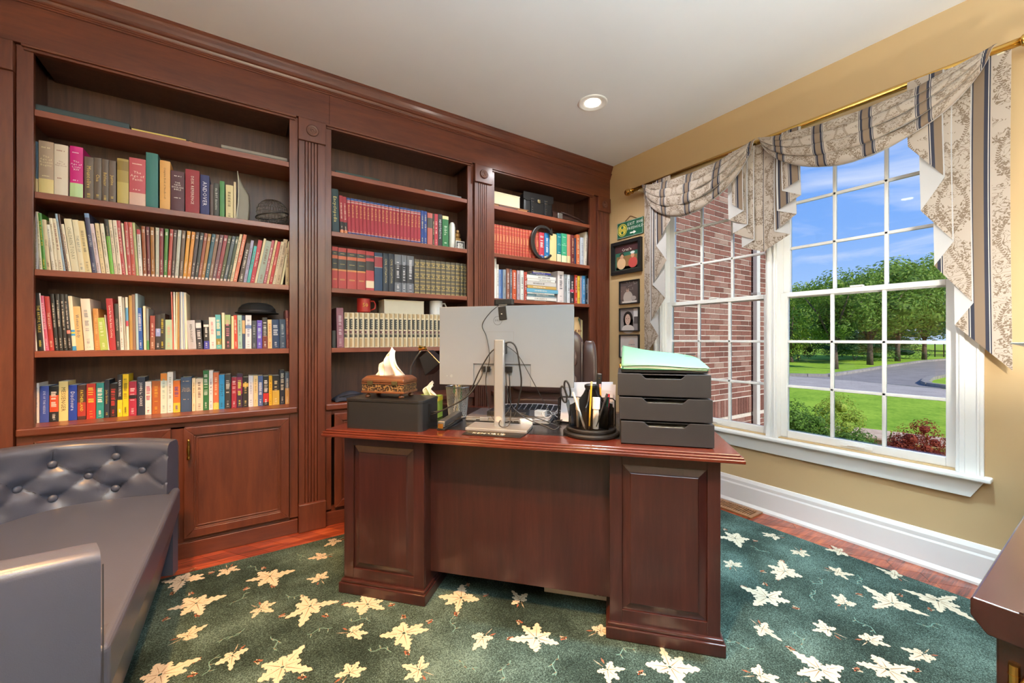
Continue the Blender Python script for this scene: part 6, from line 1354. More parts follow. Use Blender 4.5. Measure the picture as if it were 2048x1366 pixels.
# uplight lamp on the chest
t = empty('uplight_lamp', (2.06, 0.072, 0.7505), 0, 'silver uplight lamp on the cabinet washing the wall at the right edge', 'lamp')
MB().lathe([(0.09, 0), (0.09, 0.012), (0.03, 0.03), (0.012, 0.05)], n=24).build('base', M_DARK, t, smooth=True); MB().lathe([(0.010, 0.04), (0.012, 0.26), (0.026, 0.33), (0.042, 0.368)], n=16).build('stem', plain('#3a2c28', 0.35), t, smooth=True)
MB().lathe([(0.042, 0.366), (0.12, 0.374), (0.150, 0.384), (0.153, 0.388), (0.146, 0.388), (0.118, 0.380), (0.02, 0.374)], n=32).build('dish', plain('#d8d8d0', 0.25, 0.6), t, smooth=True)
l = bpy.data.lights.new('uplight_bulb', 'POINT'); l.energy = UPLIGHT_WATTS; l.color = (1.0, 0.95, 0.84); l.shadow_soft_size = 0.03; lo = bpy.data.objects.new('uplight_bulb', l); lo.location = (0, 0, 0.43); link(lo, t)

# ------------------------------------------------------------------ recessed ceiling lights
def can(x, y, label, watts, col=(1.0, 0.80, 0.55), ang=150):
    c = empty('recessed_light', (x, y, CEIL), 0, label, 'ceiling light', 'recessed ceiling lights')
    MB().lathe([(0.099, 0.0), (0.100, -0.004), (0.093, -0.008), (0.081, -0.004), (0.074, -0.001), (0.054, -0.0005), (0.054, 0.0)], n=36, cap=False).build('trim_ring', plain('#f4f2ee', 0.5), c, smooth=True)
    MB().lathe([(0.001, -0.0010), (0.053, -0.0010)], n=30, cap=False).build('lens', emit('lamp_lens', (1.0, 0.93, 0.82), 14.0), c)
    l = bpy.data.lights.new('bulb', 'SPOT'); l.energy = watts; l.color = col; l.spot_size = R(ang); l.spot_blend = 0.6; l.shadow_soft_size = 0.05
    lo = bpy.data.objects.new('bulb', l); lo.location = (0, 0, -0.02); link(lo, c)
COOL = (0.96, 0.97, 1.0); WARM = (1.0, 0.50, 0.15)
can(1.99, 2.04, 'round recessed ceiling light above the desk chair', CAN_WATTS*0.8, COOL)
can(1.72, 0.50, 'added cool ceiling spot near the window, out of the picture', CAN_WATTS*5.2, (0.62, 0.88, 1.0), 62)  # added spot, tinted and narrowed to stand in for daylight on the rug
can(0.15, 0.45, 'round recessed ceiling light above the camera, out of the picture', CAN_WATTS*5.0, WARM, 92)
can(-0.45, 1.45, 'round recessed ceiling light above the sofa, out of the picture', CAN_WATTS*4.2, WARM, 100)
can(1.10, -0.6, 'added ceiling fill light behind the camera, out of the picture', CAN_WATTS*0.1, COOL)  # unseen light added as weak neutral fill
t = empty('added_fill_lamp', (0.15, -1.0, 0.0), 0, 'added torchiere-shaped fill lamp behind the camera, out of the picture', 'lamp')  # invented unseen lamp, added to fill the room by lighting the ceiling
MB().lathe([(0.14, 0), (0.14, 0.015), (0.03, 0.03), (0.012, 0.05), (0.012, 1.68), (0.03, 1.70)], n=20).build('stand', M_DARK, t); MB().lathe([(0.03, 1.70), (0.12, 1.72), (0.17, 1.79), (0.185, 1.87), (0.18, 1.87), (0.165, 1.79), (0.11, 1.73), (0.02, 1.71)], n=28).build('bowl', M_DARK, t, smooth=True)
l = bpy.data.lights.new('fill_lamp_bulb', 'POINT'); l.energy = FILL_LAMP_WATTS; l.color = (0.66, 0.84, 1.0); l.shadow_soft_size = 0.04; lo = bpy.data.objects.new('fill_lamp_bulb', l); lo.location = (0, 0, 1.80); link(lo, t)

# ------------------------------------------------------------------ floor register
t = empty('floor_vent', (2.775, 1.50, 0.0), 0, 'small oak floor vent with slats beside the baseboard', 'vent')
m = MB(); m.box(-0.075, 0.075, -0.155, -0.13, 0, 0.011); m.box(-0.075, 0.075, 0.13, 0.155, 0, 0.011); m.box(-0.075, -0.045, -0.13, 0.13, 0, 0.011); m.box(0.045, 0.075, -0.13, 0.13, 0, 0.011); m.build('frame', W_VENT, t, bevel=0.003)
MB().box(-0.045, 0.045, -0.13, 0.13, 0, 0.001).build('duct', M_BLACK, t)
sm = MB().box(-0.045, 0.045, -0.0035, 0.0035, 0.001, 0.009).mesh('slat', [W_VENT])
for k in range(17): inst(sm, 'slat', t, (0, -0.118 + k*0.01475, 0))

# ------------------------------------------------------------------ pictures on the window wall
WX = XW - 0.001
def frame(y0, y1, z0, z1, label, fw, build_art, dep=0.022, cat='picture'):
    t = empty('picture_frame', (WX, (y0+y1)/2, z0), 0, label, cat, 'framed photographs on the tan wall'); w = (y1-y0)/2; h = z1-z0
    m = MB()
    for a in ((-w, w, 0, fw), (-w, w, h-fw, h), (-w, -w+fw, fw, h-fw), (w-fw, w, fw, h-fw)): m.box(-dep, 0, a[0], a[1], a[2], a[3])
    m.build('frame', M_BLACK, t, bevel=0.002)
    ww, hh = w-fw, h-2*fw
    m = MB(); mats = []
    def rect(a0, a1, b0, b1, hx, lv): m.poly([(-0.006-0.0003*lv, ww-2*ww*a0, fw+hh*b0), (-0.006-0.0003*lv, ww-2*ww*a1, fw+hh*b0), (-0.006-0.0003*lv, ww-2*ww*a1, fw+hh*b1), (-0.006-0.0003*lv, ww-2*ww*a0, fw+hh*b1)], len(mats)); mats.append(plain(hx, 0.35))
    def oval(ca, cb, ra, rb, hx, lv, n=18): m.poly([(-0.006-0.0003*lv, ww-2*ww*(ca+ra*math.cos(2*PI*i/n)), fw+hh*(cb+rb*math.sin(2*PI*i/n))) for i in range(n)], len(mats)); mats.append(plain(hx, 0.35))
    def txt(s, ca, cb, size, hx, lv): put_text(m, s, (-0.006-0.0003*lv, ww-2*ww*ca, fw+hh*cb), (0, -1, 0), (0, 0, 1), size, len(mats)); mats.append(plain(hx, 0.35))
    build_art(rect, oval, txt)
    m.build('photograph', mats, t, fix=False)
    return t
def art_cruise(rect, oval, txt):
    rect(0, 1, 0, 1, '#3c2d2c', 0); rect(0.03, 0.97, 0.04, 0.70, '#2f6a58', 1); rect(0.08, 0.92, 0.05, 0.56, '#8a6a44', 2); rect(0.05, 0.95, 0.72, 0.95, '#4a2c30', 2); rect(0.05, 0.95, 0.05, 0.16, '#2a2a28', 2)
    oval(0.28, 0.28, 0.18, 0.22, '#d8b48c', 3); oval(0.30, 0.56, 0.075, 0.10, '#c08c70', 4); oval(0.30, 0.62, 0.09, 0.07, '#3a2820', 5); oval(0.31, 0.55, 0.06, 0.08, '#c8987c', 6)
    oval(0.75, 0.26, 0.18, 0.2, '#c04c48', 3); oval(0.74, 0.54, 0.07, 0.10, '#c89478', 4); oval(0.74, 0.64, 0.09, 0.05, '#d8dcd8', 5)
    txt("Cruz'n", 0.5, 0.80, 0.036, '#f0ece0', 7)
def art_man(rect, oval, txt):
    rect(0, 1, 0, 1, '#564a48', 0); rect(0.0, 0.30, 0.2, 0.8, '#6e5c58', 1)
    rr = random.Random(2)
    for i in range(26): a, b = rr.random(), 0.55+0.42*rr.random(); oval(a, b, 0.012, 0.012, '#d8d0c8', 1, 8)
    oval(0.42, 0.26, 0.26, 0.30, '#b0a49c', 2); oval(0.40, 0.62, 0.085, 0.12, '#b49888', 3); oval(0.40, 0.71, 0.085, 0.05, '#5a4c46', 4); rect(0.33, 0.47, 0.625, 0.65, '#3a3230', 5); oval(0.40, 0.565, 0.035, 0.012, '#7a5a50', 5); rect(0.1, 0.9, 0.02, 0.1, '#d0c8c0', 4); oval(0.72, 0.22, 0.14, 0.1, '#a89c96', 3)
def art_woman(rect, oval, txt):
    rect(0, 1, 0, 1, '#8c8484', 0); rect(0.72, 0.98, 0.4, 0.98, '#d4cecc', 1); rect(0.74, 0.96, 0.30, 0.62, '#5a5252', 2)
    oval(0.42, 0.52, 0.26, 0.36, '#28221f', 2); rect(0.19, 0.70, 0.08, 0.5, '#2a2420', 2); oval(0.42, 0.06, 0.34, 0.2, '#c8beba', 3); oval(0.41, 0.50, 0.15, 0.25, '#c8a898', 4); oval(0.35, 0.55, 0.025, 0.014, '#2a2020', 5); oval(0.47, 0.55, 0.025, 0.014, '#2a2020', 5); oval(0.41, 0.40, 0.06, 0.022, '#8c5450', 5); oval(0.41, 0.408, 0.045, 0.012, '#f0e8e4', 6); oval(0.41, 0.47, 0.015, 0.03, '#b89488', 5)
def art_bald(rect, oval, txt):
    rect(0, 1, 0, 1, '#c4bab6', 0); oval(0.60, 0.10, 0.36, 0.32, '#a49a98', 1); oval(0.62, 0.56, 0.18, 0.26, '#cbb4aa', 2); rect(0.46, 0.78, 0.56, 0.585, '#4a4444', 3); oval(0.62, 0.44, 0.05, 0.014, '#94706a', 3); oval(0.53, 0.575, 0.05, 0.035, '#a8a0a0', 4); oval(0.70, 0.575, 0.05, 0.035, '#a8a0a0', 4); oval(0.38, 0.3, 0.09, 0.12, '#8c8484', 3)
frame(2.345, 2.690, 1.740, 2.040, "wide black framed colour photograph titled Cruz'n below the green sign", 0.032, art_cruise, 0.03)
frame(2.374, 2.598, 1.464, 1.676, 'small black framed photograph of a person in a light shirt, uppermost of the three', 0.008, art_man)
frame(2.374, 2.598, 1.219, 1.431, 'small black framed photograph of a smiling person with long dark hair', 0.008, art_woman)
frame(2.374, 2.598, 0.980, 1.190, 'small black framed photograph of a person with glasses, partly hidden by green folder', 0.008, art_bald)
t = empty('road_sign', (WX, 2.48, 2.066), 0, 'small green highway exit sign hanging from a cord above the pictures', 'sign')
MB().box(-0.012, 0, -0.148, 0.148, 0, 0.148).build('board', plain('#1f5f45', 0.5), t, bevel=0.004)
m = MB()
for a in ((-0.143, 0.143, 0.004, 0.006), (-0.143, 0.143, 0.142, 0.144), (-0.143, -0.141, 0.004, 0.144), (0.141, 0.143, 0.004, 0.144)): m.box(-0.0128, -0.0118, a[0], a[1], a[2], a[3])
m.build('border', plain('#dfe4d8', 0.5), t)
m = MB(); put_text(m, 'EXIT 100B', (-0.0126, -0.062, 0.113), (0, -1, 0), (0, 0, 1), 0.036); put_text(m, 'FREEHOLD', (-0.0126, -0.062, 0.074), (0, -1, 0), (0, 0, 1), 0.034)
m.poly([(-0.0126, -0.005, 0.026), (-0.0126, -0.045, 0.026), (-0.0126, -0.045, 0.016), (-0.0126, -0.075, 0.032), (-0.0126, -0.045, 0.048), (-0.0126, -0.045, 0.038), (-0.0126, -0.005, 0.038)])
m.build('lettering', plain('#eef0e8', 0.5), t, fix=False)
m = MB().lathe([(0.001, -0.0135), (0.056, -0.0135)], (0, 0.082, 0.074), 30, 'x', 0, cap=False); m.lathe([(0.001, -0.0138), (0.050, -0.0138)], (0, 0.082, 0.074), 30, 'x', 1, cap=False); m.lathe([(0.001, -0.0141), (0.044, -0.0141)], (0, 0.082, 0.074), 30, 'x', 0, cap=False)
for cx, cz in ((0.082, 0.098), (0.082, 0.05), (0.06, 0.074), (0.104, 0.074)): m.lathe([(0.001, -0.0144), (0.014, -0.0144)], (0, cx, cz), 16, 'x', 1, cap=False)
m.build('emblem', [plain('#d8c850', 0.5), plain('#1f5f45', 0.5)], t, fix=False)
m = MB(); m.box(-0.0152, -0.0146, 0.04, 0.124, 0.064, 0.084); m.build('emblem_band', plain('#d8c850', 0.5), t); m = MB(); put_text(m, 'PARKWAY', (-0.0156, 0.082, 0.074), (0, -1, 0), (0, 0, 1), 0.017); m.build('emblem_lettering', plain('#1f4f3c', 0.5), t, fix=False)
MB().tube([(-0.006, 0.06, 0.146), (-0.004, 0.02, 0.175), (-0.004, 0.0, 0.186), (-0.004, -0.02, 0.18), (-0.006, -0.08, 0.146)], 0.003, 6).build('hanging_cord', plain('#7a5638', 0.7), t)
# ------------------------------------------------------------------ things on the shelves
def flat(name, x0, x1, y0, y1, z0, z1, mat, label, cat, rz=0, bevel=0.002):
    o = MB().box(-(x1-x0)/2, (x1-x0)/2, -(y1-y0)/2, (y1-y0)/2, 0, z1-z0).build(name, mat, None, bevel=bevel, loc=((x0+x1)/2, (y0+y1)/2, z0)); o.rotation_euler = (0, 0, rz); return tag(o, label, cat)
S0, S1, S2, S3 = SHELF_Z
def box_thing(name, x0, x1, y0, y1, z0, h, body, lidm, label, cat, frac=0.35, rz=0):
    t = empty(name, ((x0+x1)/2, (y0+y1)/2, z0), rz, label, cat); w, d = (x1-x0)/2, (y1-y0)/2
    MB().box(-w+0.002, w-0.002, -d+0.002, d-0.002, 0, h*(1-frac)+0.001).build('body', body, t, bevel=0.001); MB().box(-w, w, -d, d, h*(1-frac), h).build('lid', lidm, t, bevel=0.002); return t
t = empty('ring_binder', (-0.655, 2.86, S0), 0, 'long black binder lying flat at the left of the top shelf', 'binder')
MB().box(-0.163, 0.163, -0.10, 0.10, 0, 0.004).build('cover', M_BLACK, t); MB().box(-0.163, 0.163, -0.10, 0.10, 0.030, 0.034).build('cover', M_BLACK, t); MB().box(-0.163, 0.163, -0.10, -0.096, 0.003, 0.031).build('spine', plain('#26383c', 0.4), t); MB().box(-0.155, 0.155, -0.09, 0.094, 0.0045, 0.0295).build('paper_stack', M_PAPER, t)
t = empty('legal_pad', (-0.378, 2.85, S0), 0, 'yellow legal pad lying on the top shelf beside the black binder', 'notepad'); MB().box(-0.108, 0.108, -0.075, 0.09, 0, 0.018).build('sheets', plain('#dcc268', 0.7), t); MB().box(-0.108, 0.108, -0.076, -0.06, 0.017, 0.0195).build('binding', plain('#e0cf7c', 0.7), t)
MB().box(0.1085, 0.114, -0.076, 0.09, 0, 0.020).build('cardboard_back', plain('#2c2822', 0.7), t)
t = empty('open_notebook', (-0.197, 2.85, S0), 0, 'small open brown notebook lying beside the yellow pad', 'notebook')
o = MB().grid(lambda a, b: (-0.062+0.124*a, -0.07+0.15*b, 0.022*(1-a)**1.2+0.0015), 10, 2).build('cover', plain('#6c4a24', 0.6), t, fix=False); s_ = o.modifiers.new('t', 'SOLIDIFY'); s_.thickness = 0.0014
o = MB().grid(lambda a, b: (-0.060+0.118*a, -0.066+0.14*b, 0.018*(1-a)**1.2+0.0012), 10, 2).build('pages', plain('#d8c080', 0.7), t, fix=False); s_ = o.modifiers.new('t', 'SOLIDIFY'); s_.thickness = 0.006; s_.offset = -1
box_thing('slim_box', -0.118, 0.205, 2.77, 2.96, S0, 0.032, plain('#6c6560', 0.5), plain('#847c74', 0.5), 'flat grey box at the right of the left bay top shelf', 'box', 0.5)
t = empty('magazine', (-0.022, 2.80, S1), 0, 'loose white magazine standing bent beside the wire ball', 'magazine')
o = MB().grid(lambda a, b: (-0.026 + 0.012*math.sin(b*2.5) + 0.055*a**1.5, 0.12*a, 0.001+(0.285-0.09*a)*b), 8, 8).build('cover', plain('#d8d4c6', 0.6), t, fix=False, smooth=True); s_ = o.modifiers.new('t', 'SOLIDIFY'); s_.thickness = 0.003
t = empty('wire_ball', (0.133, 2.865, S1), 0, 'round black wire mesh fan ball at the right of the shelf', 'ornament'); m = MB(); Rb = 0.086
for k in range(15):
    a = PI*k/15; m.tube([(Rb*math.cos(a)*math.cos(u), Rb*math.sin(a)*math.cos(u), Rb+Rb*math.sin(u)) for u in [2*PI*i/24 for i in range(24)]], 0.0013, 4, close=True)
for k in range(1, 12):
    u = -PI/2 + PI*k/12; m.tube([(Rb*math.cos(u)*math.cos(a), Rb*math.cos(u)*math.sin(a), Rb+Rb*math.sin(u)) for a in [2*PI*i/24 for i in range(24)]], 0.0013, 4, close=True)
o = m.build('mesh', plain('#6e655c', 0.35, 0.6), t); o['kind'] = 'stuff'
m = MB().tube([((Rb+0.001)*math.cos(a), (Rb+0.001)*math.sin(a)*0.95, Rb+0.02*math.cos(a)-0.012) for a in [2*PI*i/30 for i in range(30)]], 0.004, 5, close=True); m.build('band', plain('#4a4644', 0.3, 0.7), t, smooth=True)
t = empty('black_hat', (0.055, 2.885, S3+0.208), 0, 'black felt hat resting on the books of the fourth shelf', 'hat')
MB().lathe([(0.112, 0.0), (0.112, 0.004), (0.098, 0.008), (0.094, 0.03), (0.078, 0.05), (0.05, 0.062), (0.002, 0.066)], n=28).build('crown', plain('#101114', 0.9), t, smooth=True); MB().lathe([(0.0975, 0.007), (0.0985, 0.009), (0.0965, 0.02), (0.0945, 0.02)], n=28).build('band', plain('#1d1e24', 0.6), t, smooth=True)
# middle bay
flat('thin_binder', 0.473, 0.748, 2.775, 2.95, S0, S0+0.026, plain('#23352f', 0.4), 'dark green folder lying at the left of the middle bay top shelf', 'folder')
flat('document_tray', 0.777, 1.058, 2.775, 2.96, S0, S0+0.013, plain('#a8a6a4', 0.5), 'thin pale grey tray in the centre of the middle bay top shelf', 'tray')
flat('slate_box', 1.07, 1.355, 2.775, 2.96, S0, S0+0.024, plain('#70757c', 0.45), 'flat blue-grey box at the right of the middle bay top shelf', 'box')
t = empty('bobble_tube', (1.308, 2.84, S1), 0, 'tall white rounded candle beside the green book', 'candle'); MB().lathe([(0.024, 0), (0.025, 0.004), (0.025, 0.175), (0.022, 0.195), (0.013, 0.21), (0.002, 0.214)], n=20).build('wax', plain('#f2f1ee', 0.35), t, smooth=True)
MB().cyl((0, 0, 0.212), (0, 0, 0.22), 0.001, n=6).build('wick', M_BLACK, t); t.name = 'white_candle'
t = empty('dog_photo', (1.353, 2.792, S1), 0, 'tiny square photo of a white dog at the right of the shelf', 'photo'); MB().box(-0.036, 0.036, 0, 0.004, 0, 0.068).build('card', plain('#e6e6e6', 0.4), t)
m = MB(); mats = [plain('#3c3c3e', 0.4), plain('#dcdcdc', 0.4), plain('#141414', 0.4)]
m.poly([(-0.031, -0.0004, 0.005), (0.031, -0.0004, 0.005), (0.031, -0.0004, 0.062), (-0.031, -0.0004, 0.062)], 0)
for cx, cz, rx, rz_, mi, lv in ((0, 0.02, 0.024, 0.014, 1, 1), (0, 0.038, 0.017, 0.016, 1, 2), (-0.016, 0.040, 0.006, 0.013, 1, 3), (0.016, 0.040, 0.006, 0.013, 1, 3), (-0.006, 0.041, 0.0025, 0.0025, 2, 4), (0.006, 0.041, 0.0025, 0.0025, 2, 4), (0, 0.033, 0.0035, 0.0028, 2, 4)):
    m.poly([(cx+rx*math.cos(2*PI*i/14), -0.0004-0.0002*lv, cz+rz_*math.sin(2*PI*i/14)) for i in range(14)], mi)
m.build('dog_print', mats, t, fix=False)
t = empty('gold_figurine', (1.356, 2.845, S1), 0, 'small gilded figurine behind the dog photo', 'figurine'); M_G = plain('#b08a52', 0.4, 0.4)
MB().box(-0.022, 0.022, -0.02, 0.02, 0, 0.10).build('pedestal', M_G, t, bevel=0.004); MB().sphere((0, 0, 0.122), 0.022, 12, 8, (1, 0.8, 1.1)).build('torso', M_G, t, smooth=True); MB().sphere((0, 0, 0.152), 0.012, 12, 8).build('head', plain('#c8a878', 0.4), t, smooth=True)
BT = S3 + 0.2335
def mug(name, x, y, z, r, h, mat, label, handle=True, text=None):
    t = empty(name, (x, y, z), 0, label, 'mug'); MB().lathe([(r*0.92, 0), (r, 0.006), (r, h), (r-0.004, h), (r-0.004, 0.008), (0.002, 0.006)], n=28).build('body', mat, t, smooth=False, bevel=0.001)
    if handle: MB().tube([(r-0.003, 0, h*0.82), (r+0.022, 0, h*0.86), (r+0.034, 0, h*0.62), (r+0.030, 0, h*0.32), (r-0.003, 0, h*0.16)], 0.0055, 8).build('handle', mat, t, smooth=True)
    if text:
        m = MB()
        for s, zz, sz in text: put_text(m, s, (0, -r-0.0008, h*zz), (1, 0, 0), (0, 0, 1), sz)
        m.build('print', plain('#e8b83c', 0.4), t, fix=False)
    return t
mug('red_mug', 0.662, 2.845, BT, 0.0435, 0.094, plain('#b02c28', 0.25), 'red mug printed with a yellow 50 on the ivory encyclopedias', True, [('50', 0.52, 0.036)])
box_thing('cream_box', 0.785, 1.072, 2.80, 2.95, BT-0.0015, 0.095, plain('#d6d0bc', 0.5), plain('#dcd6c2', 0.5), 'cream shoe-sized box on top of the ivory encyclopedias', 'box', 0.06)
mug('white_mug', 1.183, 2.85, BT-0.001, 0.047, 0.105, plain('#eceff2', 0.25), 'white mug half hidden behind the monitor on the encyclopedias', True)
t = empty('navy_bag', (0.57, 2.845, CT), R(8), 'folded navy fabric bag on the ledge of the middle bay', 'bag')
o = MB().grid(lambda a, b: (-0.11+0.22*a, -0.08+0.16*b, 0.004 + 0.05*math.sin(PI*a)**0.6*math.sin(PI*min(1, b*1.02))**0.6 + 0.006*math.sin(a*9+b*5)), 20, 14).build('body', plain('#232a3c', 0.8), t, fix=False, smooth=True); s_ = o.modifiers.new('t', 'SOLIDIFY'); s_.thickness = 0.003
MB().tube([(-0.08, -0.05, 0.03), (-0.03, -0.075, 0.045), (0.05, -0.07, 0.045), (0.09, -0.05, 0.03)], 0.005, 6).build('strap', plain('#1b2030', 0.7), t, smooth=True)
# right bay
box_thing('ivory_box', 1.655, 1.905, 2.80, 2.95, S0+0.0275, 0.108, plain('#dcd2b0', 0.5), plain('#e4dab8', 0.5), 'ivory box tilted on a leather album in the right bay', 'box', 0.08)
t = empty('leather_album', (1.80, 2.86, S0), 0, 'tan leather album lying under the ivory box', 'album'); ML = leather('tan_leather', '#8a5838', 0.45)
MB().box(-0.165, 0.17, -0.09, 0.09, 0, 0.004).build('cover', ML, t); MB().box(-0.165, 0.17, -0.09, 0.09, 0.022, 0.0265).build('cover', ML, t); MB().box(-0.16, 0.16, -0.085, 0.085, 0.0045, 0.0215).build('pages', plain('#a87c50', 0.8), t); MB().box(-0.12, 0.06, -0.096, -0.0905, 0.004, 0.020).build('strap', plain('#4a2c20', 0.5), t, bevel=0.002)
t = empty('black_satchel', (2.118, 2.87, S0), R(-3), 'small black leather satchel with two buckled straps', 'satchel'); MK = leather('black_leather', '#1c1d20', 0.35)
puff(-0.152, 0.152, -0.045, 0.045, 0.0, 0.205, 0.22).build('body', MK, t, smooth=True)
fl = [(-0.155, 0.205), (0.155, 0.205), (0.155, 0.145), (0.12, 0.132), (0.06, 0.14), (0, 0.128), (-0.06, 0.14), (-0.12, 0.132), (-0.155, 0.145)]
MB().prism(fl, 'y', -0.051, -0.046).build('flap', MK, t, bevel=0.002)
for sx in (-0.07, 0.07):
    MB().box(sx-0.012, sx+0.012, -0.056, -0.051, 0.02, 0.16).build('strap', MK, t, bevel=0.002)
    m = MB()
    for z0 in (0.04, 0.06, 0.08): m.cyl((sx, -0.0575, z0), (sx, -0.056, z0), 0.003, n=8)
    m.box(sx-0.016, sx+0.016, -0.0575, -0.0562, 0.128, 0.131); m.box(sx-0.016, sx+0.016, -0.0575, -0.0562, 0.150, 0.153); m.build('buckle', M_CHROME, t)
MB().box(-0.012, 0.012, -0.055, -0.051, 0.125, 0.155).build('lock', plain('#b8a878', 0.3, 0.8), t, bevel=0.002)
t = empty('leather_case', (2.47, 2.87, S0), R(-4), 'dark brown leather case with a buckle lying beside the satchel', 'case'); MD = leather('dark_brown_leather', '#3c2620', 0.4)
m = MB(); rings = []
for k in range(13):
    q = k/12; x = -0.19+0.38*q; ry = 0.055*(1-0.25*q); rz_ = 0.058*(1-0.45*q); rings.append([(x, ry*math.cos(2*PI*i/18), rz_+0.001+rz_*0.98*math.sin(2*PI*i/18)) for i in range(18)])
m.loops(rings); o = m.build('body', MD, t, smooth=True); smooth_by_angle(o, 50)
MB().box(-0.14, -0.09, -0.064, -0.052, 0.03, 0.08).build('buckle', plain('#a8a8a8', 0.3, 0.8), t, bevel=0.003); MB().tube([(-0.1, -0.055, 0.09), (0.0, -0.052, 0.08), (0.1, -0.05, 0.06), (0.18, -0.05, 0.02)], 0.006, 6).build('strap', MD, t, smooth=True)
# metal letter C
t = empty('letter_c', (2.124, 2.772, S1), 0, 'dark metal letter C standing in front of the red volumes', 'letter'); m = MB(); rings = []
for k in range(41):
    a = R(48 + 268*k/40); w = 0.006 + 0.012*abs(math.cos(a/1.0)); rx, rz_ = 0.115, 0.138; c_, s_2 = math.cos(a), math.sin(a); wi = 0.010 + 0.010*max(0, -math.cos(a))
    rings.append([((rx+wi)*c_, -0.012, 0.150+(rz_+wi*0.85)*s_2), ((rx+wi)*c_, 0.012, 0.150+(rz_+wi*0.85)*s_2), ((rx-wi)*c_, 0.012, 0.150+(rz_-wi*0.85)*s_2), ((rx-wi)*c_, -0.012, 0.150+(rz_-wi*0.85)*s_2)])
m.loops(rings); o = m.build('letter_body', plain('#4c4a48', 0.3, 0.7), t, bevel=0.003); MB().prism([(0.065, 0.245), (0.10, 0.225), (0.088, 0.285)], 'y', -0.011, 0.011).build('serif', plain('#4c4a48', 0.3, 0.7), t)
# pile of books lying flat
PILE = [(1.968, 2.282, 0.012, '4c4a44', 'thin charcoal book at the bottom of the pile'), (1.966, 2.287, 0.026, 'eceae4', 'thick white book second from the bottom of the pile'), (1.972, 2.285, 0.010, 'a8c0cc', 'thin white and blue book low in the pile'), (1.972, 2.262, 0.016, '5c7c84', 'grey teal book low in the pile'), (1.972, 2.262, 0.012, 'e8e6de', 'thin white book below the light blue one'), (1.968, 2.304, 0.034, '6cacc8', 'light blue thick book in the middle of the pile'), (1.972, 2.284, 0.026, 'c8a45c', 'gold brown book in the middle of the pile'), (1.968, 2.28, 0.036, 'd0ccc8', 'thick pale grey book in the upper pile'), (1.972, 2.27, 0.020, 'e8e6e0', 'white book in the upper pile'), (1.968, 2.279, 0.030, 'ecebe6', 'thick white book near the top of the pile'), (2.00, 2.248, 0.014, '5c6470', 'dark grey book near the top of the pile'), (2.024, 2.222, 0.015, '3c3c94', 'navy blue book second from the top of the pile'), (2.032, 2.222, 0.011, 'd8cc98', 'thin pale yellow book on top of the pile')]
pz = S2
for (x0, x1, h, c, lab) in PILE:
    t = empty('book', ((x0+x1)/2, 2.79, pz), 0, lab + ' in the right bay', 'book', 'books piled flat in the right bay'); w = (x1-x0)/2
    cm = col_mat(c, 0.5); m = MB(); m.box(-w, w, 0, 0.18, 0.0002, 0.0022); m.box(-w, w, 0, 0.18, h-0.0022, h-0.0002); m.box(-w, w, 0, 0.003, 0.001, h-0.001); m.build('cover', cm, t)
    MB().box(-w+0.004, w-0.004, 0.003, 0.176, 0.0023, h-0.0023).build('page_block', M_PAGES, t)
    m = MB(); rk = random.Random(lab); put_marks(m, rk.uniform(-0.03, 0.04), -0.0005, h/2, 0.13, h*0.55, rk, True); m.build('spine_lettering', col_mat('6c6860' if sum(srgb(c)) > 1.2 else 'e0dcd4'), t, fix=False); pz += h
t = empty('ceramic_vase', (2.555, 2.85, S3), 0, 'small carved cream vase beside the monitor in the right bay', 'vase'); MB().lathe([(0.025, 0), (0.03, 0.006), (0.045, 0.05), (0.052, 0.10), (0.050, 0.16), (0.038, 0.215), (0.030, 0.232), (0.034, 0.25), (0.036, 0.258), (0.030, 0.258), (0.026, 0.23)], n=24).build('body', plain('#c9a878', 0.5, bump=0.3, bscale=80), t, smooth=True)
m = MB()
for k in range(10): m.lathe([(0.008, 0.0), (0.012, -0.003), (0.006, -0.004)], (0.048*math.sin(0.63*k), -0.051*math.cos(0.63*k), 0.13), 10, 'y') if k in (0, 1, 9) else None
m.build('carved_rosette', plain('#8a5c3c', 0.5), t)
t = empty('file_folders', (2.628, 2.90, S3), 0, 'green and cream folders standing at the right end of the shelf', 'folder')
for i, c in enumerate(('#5c7c5c', '#7c5c58', '#d8cc9c', '#c8bc90')): MB().box(-0.03+0.012*i, -0.022+0.012*i, -0.06, 0.07, 0, 0.25-0.006*i).build('folder', plain(c, 0.6), t)

# ------------------------------------------------------------------ curtain rod and swag valance
ROD_X, ROD_Z = 2.803, 2.436
t = empty('curtain_rod', (ROD_X, 1.33, ROD_Z), 0, 'polished brass curtain rod with ball finials above the window', 'curtain rod')
MB().cyl((0, -1.055, 0), (0, 1.055, 0), 0.017, n=20).build('pole', M_BRASS, t, smooth=True)
for s_ in (-1, 1): MB().lathe([(0.017, 0.0), (0.024, 0.006*s_), (0.024, 0.012*s_), (0.014, 0.018*s_), (0.018, 0.026*s_), (0.028, 0.042*s_), (0.030, 0.056*s_), (0.024, 0.074*s_), (0.012, 0.084*s_), (0.002, 0.087*s_)], (0, 1.055*s_, 0), 20, 'y').build('finial', M_BRASS, t, smooth=True)
for yy in (-1.0, 0.0, 0.985):
    m = MB().box(-0.006, 0.078, yy-0.011, yy+0.011, -0.024, -0.017); m.box(0.07, 0.0805, yy-0.011, yy+0.011, -0.075, -0.017); m.build('bracket', plain('#e4dcc0', 0.4), t, bevel=0.002)
